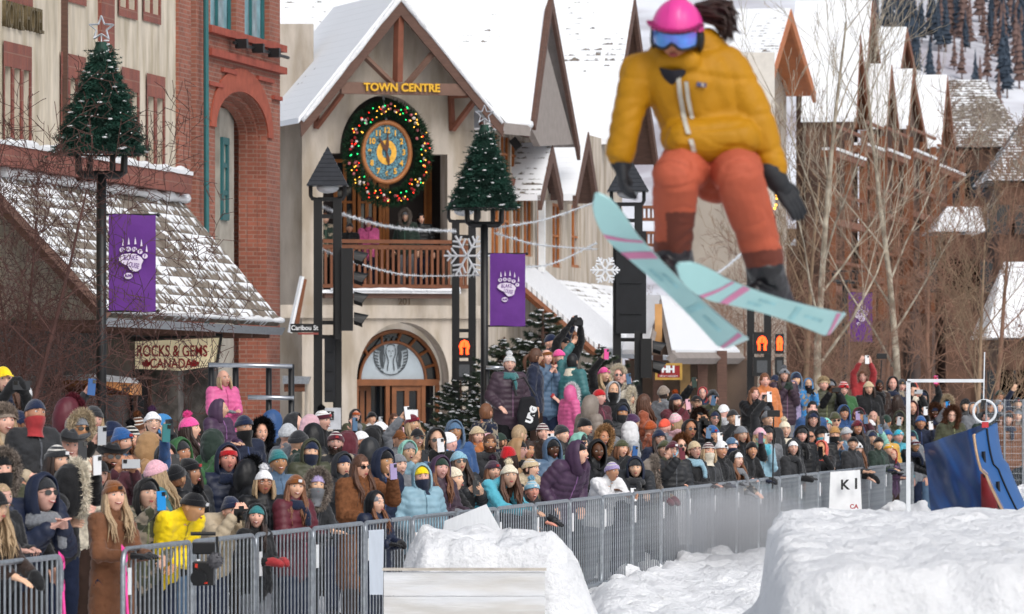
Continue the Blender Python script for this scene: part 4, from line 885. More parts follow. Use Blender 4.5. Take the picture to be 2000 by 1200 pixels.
# ------------------------------------------------ skeleton / poses (person faces -Y, feet at 0, 1.70 m tall)
HC = Vector((0, -.02, 1.585))     # head centre
def ik(sh, hd, l1=.29, l2=.27, hint=Vector((0, .35, -1))):
    d = hd-sh; L_ = min(d.length, l1+l2-.01); hd = sh+d.normalized()*L_
    a = (l1*l1-l2*l2+L_*L_)/(2*L_); h = math.sqrt(max(0, l1*l1-a*a)); dn = d.normalized()
    hp = (hint-dn*hint.dot(dn)).normalized(); return sh+dn*a+hp*h, hd
def skel(pose, pitch):
    ph = math.radians(pitch); H0 = Vector((0, 0, .96)); R_ = Matrix.Rotation(ph, 3, 'X')
    up = lambda p: H0+R_ @ (Vector(p)-H0)
    k = dict(head=up(HC), neck=up((0, .01, 1.46)), chest=up((0, 0, 1.27)), waist=up((0, .01, 1.05)))
    hc = k['head']; tg = {}
    for s in (-1, 1): tg[s] = up((s*.25, -.08, .86)) if pose != 'rest' else None
    if pose == 'down': tg = {s: Vector((s*.27, up((0, 0, 1.3)).y*.6-.06, .84)) for s in (-1, 1)}
    if pose in ('rest', 'railR'): tg = {s: Vector((s*.10-.03, hc.y-.30, 1.13 if pitch < 30 else 1.02)) for s in (-1, 1)}
    if pose == 'crossed': tg = {s: up((-s*.10, -.27, 1.16)) for s in (-1, 1)}
    if pose == 'pocket': tg = {s: up((s*.20, -.17, 1.00)) for s in (-1, 1)}
    if pose == 'phone': tg[-1] = hc+Vector((-.09, -.36, -.10)); tg[1] = up((.10, -.30, 1.10))
    if pose == 'phoneL': tg[1] = hc+Vector((.13, -.36, -.10)); tg[-1] = up((-.10, -.30, 1.10))
    if pose == 'phone2': tg = {s: hc+Vector((s*.075, -.36, -.10)) for s in (-1, 1)}
    if pose == 'phonelow': tg[-1] = hc+Vector((-.02, -.34, -.30)); tg[1] = hc+Vector((.12, -.34, -.33))
    if pose == 'up': tg[-1] = hc+Vector((-.16, -.25, .26)); tg[1] = up((.2, -.17, 1.0))
    if pose == 'upL': tg[1] = hc+Vector((.20, -.25, .26)); tg[-1] = up((-.2, -.17, 1.0))
    if pose == 'up2': tg = {s: hc+Vector((s*.10, -.26, .27)) for s in (-1, 1)}
    if pose == 'camera': tg = {s: hc+Vector((s*.07, -.17, -.05)) for s in (-1, 1)}
    if pose == 'chin': tg = {s: hc+Vector((s*.05, -.17, -.22)) for s in (-1, 1)}
    for s in (-1, 1):
        sh = up((s*.165, .01, 1.40)); hint = Vector((s*.5, .25, -1)) if pose in ('camera', 'phone2', 'phone', 'phoneL', 'chin', 'phonelow') else Vector((s*.45, .5, -.6))
        e, h = ik(sh, tg[s], hint=hint); k[s] = (sh, e, h)
        k[('hip', s)] = Vector((s*.09, 0, .92)); k[('knee', s)] = Vector((s*.10, -.03, .49)); k[('ank', s)] = Vector((s*.11, .02, .09))
    return k
JC = {}; ZC = {}
from mathutils.bvhtree import BVHTree
def _zip_for(me, k, lng):
    bv = BVHTree.FromPolygons([v.co.copy() for v in me.vertices], [tuple(p.vertices) for p in me.polygons]); rows = []
    zt, zb = k['neck'].z-.02, (.56 if lng else .86); n = 22
    for i in range(n+1):
        z = zt+(zb-zt)*i/n; h = bv.ray_cast(Vector((0, -2, z)), Vector((0, 1, 0)), 4)
        if h[0]: rows.append(h[0]-Vector((0, .003, 0)))
    yb = k['chest'].y-.24
    rows = [r for r in rows if r.y > yb-.08]; mb = MB()
    vs = []
    for r in rows: vs += [r-Vector((.008, 0, 0)), r+Vector((.008, 0, 0))]
    if len(rows) > 3: mb.add(vs, [(2*i, 2*i+1, 2*i+3, 2*i+2) for i in range(len(rows)-1) if (rows[i]-rows[i+1]).length < .09])
    ZC[me] = mb.mesh('zip', FABRIC)
def jacket_mesh(pose, pitch, style, lng=False, wide=0):
    key = (pose, pitch, style, lng, wide)
    if key in JC: return JC[key]
    k = skel(pose, pitch); mb = MB(); pf = .012 if style == 'puff' else (.006 if style == 'fur' else 0)+wide*.01
    H0 = Vector((0, 0, .96)); R_ = Matrix.Rotation(math.radians(pitch), 3, 'X'); up = lambda p: H0+R_ @ (Vector(p)-H0)
    for s in (-1, 1):
        mb.cone2(up((s*.065, .0, 1.0)), .128+pf, up((s*.085, .0, 1.27)), .128+pf)
        mb.cone2(up((s*.10, .01, 1.28)), .115+pf, up((s*.155, .01, 1.385)), .078+pf)
        mb.cone2(up((s*.075, 0, 1.02)), .130+pf, Vector((s*.08, .0, .84)), .135+pf)
        if lng: mb.cone2(Vector((s*.08, .0, .84)), .135+pf, Vector((s*.085, .0, .52)), .145+pf)
        sh, e, h = k[s]; mb.cone2(sh, .080+pf, e, .062+pf); mb.cone2(e, .062+pf, h+(e-h).normalized()*.03, .047+pf*.8)
    mb.cone2(up((0, .0, 1.0)), .135+pf, up((0, .0, 1.30)), .135+pf); mb.cone2(up((0, 0, 1.02)), .135+pf, Vector((0, 0, .82)), .14+pf)
    if lng: mb.cone2(Vector((0, 0, .84)), .14+pf, Vector((0, 0, .52)), .15+pf)
    mb.cone2(up((-.12, .01, 1.41)), .07+pf, up((.12, .01, 1.41)), .07+pf)
    mb.cone2(up((0, .01, 1.40)), .09+pf, up((0, .0, 1.475)), .072+pf)
    me = remesh(mb, .017, 3)
    segs = [(up((0, 0, 1.47)), up((0, 0, 1.0)), 1.6, .0), (up((0, 0, 1.0)), Vector((0, 0, .5)), 1.6, .47)]
    for s in (-1, 1): sh, e, h = k[s]; segs += [(sh, e, .72, .02), (e, h, .6, .31)]
    if style == 'puff': puffs(me, segs, .075, .013); wrinkle(me, .004, (25, 25, 25))
    elif style == 'fur': wrinkle(me, .02, (40, 40, 30))
    else: crease(me, .012, (6, 6, 11), rnd.random()*9)
    _zip_for(me, k, lng); me.name = 'jacket'; me.materials.append(PUFF if style == 'puff' else FURM if style == 'fur' else FABRIC); JC[key] = me; return me
PC = {}
def lower_meshes():
    if PC: return PC
    k = skel('down', 0)
    mb = MB()
    for s in (-1, 1):
        mb.cone2(k[('hip', s)], .115, k[('knee', s)], .085); mb.cone2(k[('knee', s)], .085, k[('ank', s)]+Z*.03, .07)
    mb.cone2((-.05, 0, .95), .13, (.05, 0, .95), .13); me = remesh(mb, .022, 2); wrinkle(me, .01, (10, 10, 18)); me.materials.append(DENIM); me.name = 'trousers'; PC['trousers'] = me
    mb = MB()
    for s in (-1, 1):
        mb.cone2((s*.11, .03, .20), .062, (s*.11, .03, .06), .055); mb.cone2((s*.11, .03, .055), .05, (s*.12, -.15, .04), .045)
    me = remesh(mb, .016, 2); me.materials.append(M('boot_leather', '241c18', .6, .2, 10)); me.name = 'boots'; PC['boots'] = me
    return PC
# ------------------------------------------------ head
def head_arrays(var=0, mouth='closed'):
    n, m = 40, 34; vs = []; fs = []
    jaw = [.86, .93, .80][var % 3]
    for i in range(m+1):
        th = math.pi*i/m
        for j in range(n):
            ph = 2*math.pi*j/n
            x = math.sin(th)*math.sin(ph); y = -math.sin(th)*math.cos(ph); z = math.cos(th)
            # denser rings at the face
            X, Y, Zz = x*.076, y*.096, z*.118
            if Zz < -.01: t = min(1, (-.01-Zz)/.10); X *= 1-(1-jaw*.82)*t; Y = Y*(1-.10*t) if Y < 0 else Y*(1-.42*t)
            if Y > 0: Y *= 1.06
            if Y < 0:
                g = lambda cx, cz, sx, sz: math.exp(-((X-cx)/sx)**2-((Zz-cz)/sz)**2)
                Y -= .020*g(0, -.022, .011, .017)+.011*g(0, .008, .009, .022)     # nose
                Y += .009*(g(.030, .012, .017, .012)+g(-.030, .012, .017, .012))  # eye sockets
                Y -= .005*g(0, .036, .045, .011)                                   # brow ridge
                Y -= .006*g(0, -.058, .020, .010)+.010*g(0, -.096, .022, .016)     # lips, chin
                Y -= .004*(g(.042, -.022, .017, .02)+g(-.042, -.022, .017, .02))   # cheeks
            vs.append((X, Y, Zz))
    fs = [(i*n+j, (i+1)*n+j, (i+1)*n+(j+1) % n, i*n+(j+1) % n) for i in range(m) for j in range(n)]
    mi = [0]*len(fs); mb = MB(); mb.v = vs; mb.f = fs; mb.m = mi
    for s in (-1, 1):
        mb.sphere((s*.077, .012, -.008), (.010, .020, .032), 10, 0)
        mb.sphere((s*.030, -.078, .012), (.0145, .011, .0085), 12, 1); mb.sphere((s*.030, -.0865, .012), (.0065, .004, .0072), 8, 2)
        mb.tube([(s*.014, -.093, .031), (s*.030, -.0955, .036), (s*.047, -.084, .031)], [.0018, .0024, .0012], 5, 4)
    if mouth == 'closed':
        mb.sphere((0, -.0975, -.054), (.021, .007, .0045), 10, 3); mb.sphere((0, -.0975, -.061), (.018, .007, .0055), 10, 3)
    elif mouth == 'smile':
        mb.tube([(-.028, -.086, -.047), (-.014, -.0985, -.056), (0, -.102, -.058), (.014, -.0985, -.056), (.028, -.086, -.047)], [.003, .006, .0065, .006, .003], 6, 3)
        mb.tube([(-.020, -.0935, -.049), (0, -.105, -.0545), (.020, -.0935, -.049)], [.002, .0048, .002], 6, 5)
    else:
        mb.sphere((0, -.097, -.060), (.019, .008, .014), 12, 3); mb.sphere((0, -.1005, -.060), (.013, .0065, .0095), 10, 6); mb.sphere((0, -.103, -.0535), (.011, .0045, .0035), 8, 5)
    return mb
HM = {}
def hand_mb(kind):
    """hand pointing along +Z, palm facing -Y; thumb on +X"""
    mb = MB(); cu = dict(grip=58, relax=26, fist=85)[kind]
    for i in range(4): x = -.030+.019*i; mb.cone2((x*.75, 0, .005), .014, (x, 0, .075), .0115)
    mb.cone2((-.008, 0, -.04), .024, (0, 0, .02), .026)
    for i, L_ in enumerate((.060, .072, .078, .070)):
        x = -.030+.0195*i; p = Vector((x, 0, .080)); a = math.radians(cu*(.30+.05*i)); r = .0092
        for k, f in enumerate((.44, .32, .26)):
            d = Vector((x*.6*(1 if kind == 'relax' else .4), -math.sin(a), math.cos(a))).normalized(); q = p+d*L_*f; mb.cone2(p, r, q, r*.88, 9); p = q; r *= .88; a += math.radians(cu*(.42 if k == 0 else .3))
    p = Vector((.026, -.006, .018)); d = Vector((.75, -.45, .6)).normalized()
    q = p+d*.036; mb.cone2(p, .0135, q, .0105, 9); d2 = Vector((.25, -.6 if kind != 'relax' else -.3, .85)).normalized(); mb.cone2(q, .0105, q+d2*.030, .0088, 9)
    return mb
def hand_mesh(kind, fat=0):
    if (kind, fat) not in HM:
        me = remesh(hand_mb(kind), .0048, 1)
        if fat: co, no = arr(me); me.vertices.foreach_set('co', (co+no*fat).ravel()); me.update()
        HM[(kind, fat)] = me
    return HM[(kind, fat)]
def mitten_mesh():
    if 'mit' not in HM:
        mb = MB(); mb.cone2((0, 0, -.05), .042, (0, 0, .02), .046); mb.cone2((0, 0, .02), .05, (0, -.015, .09), .042); mb.cone2((0, -.015, .09), .042, (0, -.03, .12), .034); mb.cone2((.03, -.01, .02), .022, (.06, -.02, .06), .019)
        me = remesh(mb, .010, 2); wrinkle(me, .003, (30, 30, 30)); HM['mit'] = me
    return HM['mit']
# ------------------------------------------------ hats and other headwear (origin = head centre)
XM = {}
def cached(f):
    def g(*a):
        k = (f.__name__,)+a
        if k not in XM: XM[k] = f(*a)
        return XM[k]
    return g
def shell(rx, ry, rz, cx, cy, cz, keep, n=44, m=26, rib=0, nr=0, thick=.01):
    """closed shell: outer surface plus inner lip where keep(dir) is true; dir in head axes"""
    mb = MB()
    return mb
def grow_dome(z0f, rx, ry, rz, c=(0, .005, .0), n=48, m=16, rib=0, nrib=24, top=1.0):
    """dome from crown down to the curve z0f(phi)"""
    mb = MB(); vs = []
    for i in range(m+1):
        f = i/m
        for j in range(n):
            ph = 2*math.pi*j/n; zb = z0f(ph); th1 = math.acos(max(-1, min(1, (zb-c[2])/rz))); th = th1*f
            k = 1+rib*math.cos(nrib*ph)*(.3+.7*f); vs.append((c[0]+rx*k*math.sin(th)*math.sin(ph), c[1]-ry*k*math.sin(th)*math.cos(ph), c[2]+rz*math.cos(th)*top))
    for i in range(3):   # turned-in lip
        for j in range(n):
            v = Vector(vs[m*n+j]); q = Vector(c); dirv = (v-q); dirv.z = 0; vs.append(tuple(v-dirv.normalized()*.008*(i+1)+Z*.004*(i)))
    mb.v = vs; M_ = m+3
    mb.f = [(i*n+j, (i+1)*n+j, (i+1)*n+(j+1) % n, i*n+(j+1) % n) for i in range(M_) for j in range(n)]; mb.m = [0]*len(mb.f)
    return mb
def browline(ph): return .045-.030*(.5-.5*math.cos(ph))-.010*(1-math.cos(ph))   # front .045, back about -.0
@cached
def beanie_mesh(v):
    mb = grow_dome(lambda ph: .040-.045*(.5-.5*math.cos(ph)), .089, .110, .150 if v == 1 else .130, rib=.014, nrib=22)
    if v == 1: mb.v = [(x, y+max(0, z-.10)*.7, z-max(0, z-.135)*.6) for x, y, z in mb.v]
    me = mb.mesh('hat', KNIT, smooth=True); return me
@cached
def cuff_mesh():
    mb = MB(); n, m = 66, 10; vs = []
    for i in range(n):
        ph = 2*math.pi*i/n; zb = .038-.045*(.5-.5*math.cos(ph)); r = 1+.012*math.cos(33*ph)
        for j in range(m):
            b = 2*math.pi*j/m; rr = 1.0+.055*math.cos(b); z = zb+.024+.027*math.sin(b)
            k = math.sqrt(max(.2, 1-((z)/.155)**2)); vs.append((.091*k*r*rr*math.sin(ph), .005-.112*k*r*rr*math.cos(ph), z))
    mb.v = vs; mb.f = [(i*m+j, i*m+(j+1) % m, ((i+1) % n)*m+(j+1) % m, ((i+1) % n)*m+j) for i in range(n) for j in range(m)]; mb.m = [0]*len(mb.f)
    return mb.mesh('cuff', KNIT, smooth=True)
@cached
def patch_mesh():
    mb = MB(); mb.box((.012, -.112, .064), (.034, .008, .026)); return mb.mesh('label_patch', FABRIC)
@cached
def pompom_mesh(s):
    mb = MB(); mb.sphere((0, 0, 0), s*.8, 12); P, Dr = [], []
    for i in range(420):
        d = Vector((rnd.gauss(0, 1), rnd.gauss(0, 1), rnd.gauss(0, 1))).normalized(); P.append(d*s*.7); Dr.append(d)
    mb.blades(P, Dr, s*.55, .004); return mb.mesh('pompom', FURM, uv=False)
def hood_surface(op, rx, ry, rz, drop, back=0.0):
    mb = MB(); n, m = 44, 18; vs = []; c = Vector((0, .012, .005))
    for i in range(m+1):
        th = op*i/m
        for j in range(n):
            a = 2*math.pi*j/n; x = math.sin(th)*math.sin(a); z = math.sin(th)*math.cos(a); y = math.cos(th)
            p = Vector((x*rx, y*ry, z*rz))
            if z < 0: p.z -= drop*(-z)**1.3*(.55+.45*math.sin(th)); p.x *= 1+.35*(-z)*min(1, drop*6)
            if y > 0 and z < .2: p.y += back*(y)*(.2-z)
            if z > 0: p.y -= .012*math.sin(th)*z*(1 if y < 0 else 0)
            p += c+Vector((noise.noise(p*18), noise.noise(p*18+Vector((5, 0, 0))), noise.noise(p*18+Vector((0, 7, 0)))))*.005
            vs.append(p)
    for i in range(4):
        for j in range(n):
            e = vs[m*n+j]; q = Vector((0, e.y, -.02)); d = (q-e).normalized(); vs.append(e+d*(.006*(i+1))+Vector((0, (.004 if i < 2 else .03)*(i-1), 0)))
    mb.v = [tuple(v) for v in vs]; M_ = m+4; mb.f = [(i*n+j, i*n+(j+1) % n, (i+1)*n+(j+1) % n, (i+1)*n+j) for i in range(M_) for j in range(n)]; mb.m = [0]*len(mb.f)
    return mb, [Vector(v) for v in vs[m*n:(m+1)*n]]
@cached
def hood_mesh(kind):
    mb, rim = hood_surface(math.radians(118), .113, .132, .148, .10, .05)
    if kind == 'puff':
        out = []
        for v in mb.v:
            p = Vector(v); t = math.atan2(p.z, p.y+.02); out.append(tuple(p*(1+.045*(abs(math.sin((p.y-.1)*42))**.6-.5))))
        mb.v = out
    else:
        out = []
        for v in mb.v:
            p = Vector(v); n_ = noise.noise(Vector((p.x*9, p.y*14, p.z*7))); c_ = -.012*max(0, 1-abs(n_)*5)+.006*noise.noise(p*22)-.004*math.exp(-((abs(p.x)-.032)/.004)**2); out.append(tuple(p*(1+c_/max(.05, p.length))))
        mb.v = out
    return mb.mesh('hood', PUFF if kind == 'puff' else FABRIC, smooth=True)
@cached
def hood_fur(s):
    _, rim = hood_surface(math.radians(118), .113, .132, .148, .10, .05); mb = MB(); P, Dr = [], []
    for i in range(2600):
        k = rnd.random()*len(rim); a = rim[int(k)].lerp(rim[(int(k)+1) % len(rim)], k % 1); o = Vector((a.x, 0, a.z+.02)).normalized()
        b = rnd.uniform(0, 2*math.pi); d = o*math.cos(b)+Vector((0, -1, 0))*math.sin(b); P.append(a+d*.020*s+o*.012); Dr.append(d+o*.4+Vector((rnd.gauss(0, .4), rnd.gauss(0, .4), rnd.gauss(0, .4))))
    mb.blades(P, Dr, .042*s, .0042)
    n = len(rim); pts = [r+Vector((r.x, 0, r.z+.02)).normalized()*.012 for r in rim]; mb.tube(pts+[pts[0]], .019*s, 7, caps=False)
    return mb.mesh('fur_trim', FURM, uv=False)
@cached
def furhat_mesh():
    mb = MB(); P, Dr = [], []
    for i in range(3200):
        th = math.acos(rnd.uniform(-.02, 1)); ph = rnd.uniform(0, 2*math.pi); d = Vector((math.sin(th)*math.sin(ph), -math.sin(th)*math.cos(ph), math.cos(th)))
        if th > 1.25 and d.y < -.4: continue
        P.append(Vector((d.x*.095, d.y*.115+.006, d.z*.115+.025))); Dr.append(d+Vector((rnd.gauss(0, .5), rnd.gauss(0, .5), rnd.gauss(0, .5))))
    mb.blades(P, Dr, .035, .0045); d = grow_dome(lambda ph: .035-.05*(.5-.5*math.cos(ph)), .098, .118, .135, n=24, m=8); mb.add(d.v, d.f); return mb.mesh('hat', FURM, uv=False)
@cached
def cap_mesh():
    mb = grow_dome(lambda ph: .043-.03*(.5-.5*math.cos(ph)), .084, .105, .125); vs = []
    n = 14
    for z in (0, -.004):
        for i in range(n+1):
            a = math.pi*(-.5+i/n)*.95; x = .074*math.sin(a); y = -.075-.075*math.cos(a)**.7 if math.cos(a) > 0 else -.075; vs.append((x, y, .043+z-.02*abs(math.sin(a))-.006)); vs.append((x*.98, -.07-.03*math.cos(a), .046+z-.008*abs(math.sin(a))))
    k = (n+1)*2; fs = [(2*i, 2*i+2, 2*i+3, 2*i+1) for i in range(n)]+[(k+2*i+1, k+2*i+3, k+2*i+2, k+2*i) for i in range(n)]+[(k+2*i, k+2*i+2, 2*i+2, 2*i) for i in range(n)]
    mb.add(vs, fs); return mb.mesh('cap', FABRIC, smooth=True)
@cached
def cowboy_mesh():
    mb = grow_dome(lambda ph: .045, .092, .112, .155); mb.v = [(x, y, z-.03*math.exp(-(x/.02)**2)*(1 if z > .12 else 0)) for x, y, z in mb.v]
    n = 40; vs = []
    for r, dz in ((1.0, 0), (1.3, -.004), (1.65, .006), (1.9, .02), (1.9, .012), (1.3, -.014), (1.0, -.008)):
        for j in range(n):
            a = 2*math.pi*j/n; vs.append((.09*r*math.sin(a), .005-.11*r*math.cos(a), .047+dz+(.055*(abs(math.sin(a))**2)*(r-1))))
    mb.add(vs, [(i*n+j, (i+1)*n+j, (i+1)*n+(j+1) % n, i*n+(j+1) % n) for i in range(6) for j in range(n)]); return mb.mesh('hat', FABRIC, smooth=True)
@cached
def headband_mesh():
    mb = MB(); n, m = 40, 8; vs = []
    for i in range(n):
        ph = 2*math.pi*i/n; zb = .055-.03*(.5-.5*math.cos(ph))
        for j in range(m): b = 2*math.pi*j/m; rr = 1+.05*math.cos(b); vs.append((.082*rr*math.sin(ph), .005-.103*rr*math.cos(ph), zb+.024*math.sin(b)))
    mb.v = vs; mb.f = [(i*m+j, i*m+(j+1) % m, ((i+1) % n)*m+(j+1) % m, ((i+1) % n)*m+j) for i in range(n) for j in range(m)]; mb.m = [0]*len(mb.f); return mb.mesh('headband', KNIT, smooth=True)
@cached
def hair_mesh(kind):
    mb = MB()
    if kind in ('short', 'long', 'bun', 'pony'):
        d = grow_dome(lambda ph: .062 if abs(math.sin(ph/2)) < .30 else (.01 if abs(math.sin(ph/2)) < .62 else -.075), .083, .106, .130, n=60, m=18)
        d.v = [tuple(Vector(v)+Vector((noise.noise(Vector(v)*40), noise.noise(Vector(v)*40+Vector((3, 0, 0))), 0))*.006) for v in d.v]; mb.add(d.v, d.f)
    R = random.Random(4)
    if kind in ('long', 'longhat'):
        for s in (-1, 1):
            for i in range(30):
                x = s*R.uniform(.055, .088); y = R.uniform(-.045, .05); L_ = R.uniform(.24, .36); w_ = R.uniform(.010, .016)
                pts = [Vector((x*.95, y, .02)), Vector((x*1.06, y, -.06)), Vector((x*1.12+s*R.uniform(0, .02), y-.03+R.uniform(-.02, .01), -.14)), Vector((x*1.1+R.gauss(0, .015), y-.085+R.gauss(0, .015), -.23)), Vector((x*1.0+R.gauss(0, .02), y-.11+R.gauss(0, .015), -L_-.02))]
                mb.tube(pts, [w_*.6, w_, w_, w_*.8, w_*.15], 5, caps=False)
    if kind in ('long', 'longhat', 'bob'):
        for i in range(34):
            a = R.uniform(-1.9, 1.9); x = math.sin(a)*.082; y = math.cos(a)*.10; L_ = R.uniform(.13, .16) if kind == 'bob' else R.uniform(.16, .26)
            mb.tube([Vector((x, y, .03)), Vector((x*1.1, y*1.08, -.05)), Vector((x*1.12, y*1.05, -L_*.75)), Vector((x*1.0, y*.98, -L_))], [.012, .017, .016, .005], 5, caps=False)
    if kind == 'bob':
        for s in (-1, 1):
            for i in range(14):
                x = s*R.uniform(.07, .09); y = R.uniform(-.05, .02); mb.tube([(x, y, .03), (x*1.12, y-.005, -.05), (x*1.15, y-.01, -.11), (x*1.0, y-.02, -.15)], [.01, .015, .014, .004], 5, caps=False)
    return mb.mesh('hair', HAIRM, smooth=True)
@cached
def glasses_mesh(kind):
    mb = MB(); ex, ez = .031, .010
    for s in (-1, 1):
        if kind == 'sun':
            P = [Vector((s*ex+.026*math.cos(a), -.098-.012*(1-abs(math.cos(a)))*0+abs(s*ex+.026*math.cos(a))*.18, ez+.019*math.sin(a)-.003)) for a in [2*math.pi*i/16 for i in range(16)]]; mb.prism(P, (0, -.004, 0))
        else:
            mb.ring((s*ex, -.099+.006, ez-.002), Vector((1, .12*s, 0)).normalized(), Z, (.024, .019), .0024, 20, 5)
        mb.tube([(s*.056, -.088, ez+.004), (s*.080, .01, ez+.004)], .0025, 5)
    mb.tube([(-.008, -.103, ez+.002), (.008, -.103, ez+.002)], .003, 5)
    return mb.mesh('sunglasses' if kind == 'sun' else 'glasses', GLOSS)
@cached
def mask_mesh():
    mb = MB(); n, m = 40, 14; vs = []
    prof = [(-.022, .086, .108), (-.03, .085, .112), (-.045, .083, .112), (-.07, .080, .108), (-.095, .075, .104), (-.115, .072, .085), (-.15, .070, .075), (-.20, .085, .088)]
    for z, rx, ry in prof:
        for j in range(n):
            ph = 2*math.pi*j/n; nose = .010*math.exp(-(math.sin(ph)/.16)**2)*(1 if z > -.05 and math.cos(ph) > 0 else 0); k = 1+.02*noise.noise(Vector((math.sin(ph)*3, math.cos(ph)*3, z*40)))
            zz = z-(.018*(1-math.cos(ph)) if z > -.05 else 0); vs.append((rx*k*math.sin(ph), .004-(ry*k+nose)*math.cos(ph)*(1 if math.cos(ph) > 0 else .88), zz))
    mb.v = vs; M_ = len(prof)-1; mb.f = [(i*n+j, (i+1)*n+j, (i+1)*n+(j+1) % n, i*n+(j+1) % n) for i in range(M_) for j in range(n)]; mb.m = [0]*len(mb.f); return mb.mesh('neck_warmer', FABRIC, smooth=True)
@cached
def scarf_mesh():
    mb = MB()
    for k in range(3): mb.ring((0, .01, -.135-.028*k), Vector((1, 0, .05*(k-1))).normalized(), Vector((0, 1, .12*(1-k))).normalized(), (.080+.012*k, .082+.012*k), .030, 32, 10)
    mb.tube([(.03, -.10, -.17), (.045, -.15, -.26), (.04, -.165, -.36)], [.03, .034, .03], 8); me = remesh(mb, .011, 2); wrinkle(me, .005, (25, 25, 40)); me.materials.append(KNIT); me.name = 'scarf'; return me
@cached
def beard_mesh():
    mb = MB(); P, Dr = [], []
    for i in range(1500):
        a = rnd.uniform(-1.35, 1.35); z = rnd.uniform(-.105, -.03)
        if abs(a) < .35 and -.072 < z < -.045: continue
        if z > -.045 and abs(a) < .9 and not (abs(a) < .4 and z < -.036): continue
        k = 1-max(0, (-z-.01)/.10)*.30; P.append(Vector((.076*k*math.sin(a), -.094*math.cos(a)*(1-max(0, -z-.01)*.6)-(.008 if z < -.08 else 0), z))); Dr.append(Vector((math.sin(a)*.5, -.6, -1)))
    mb.blades(P, Dr, .022, .0035); return mb.mesh('beard', HAIRM, uv=False)
@cached
def phone_mesh(cc, bc):
    mb = MB(); mb.box((0, 0, 0), (.074, .009, .152)); mb.box((-.020, .007, .052), (.030, .004, .032), mi=1); 
    for dx, dz in ((-.026, .059), (-.014, .045)): mb.tube([(dx, .008, dz), (dx, .0105, dz)], .0055, 10, 1)
    mb.box((0, -.0052, 0), (.068, .001, .144), mi=1); me = mb.mesh('phone', [M('phone_'+cc, COL[cc], .3, .03, spec=.5), GLOSS]); return me
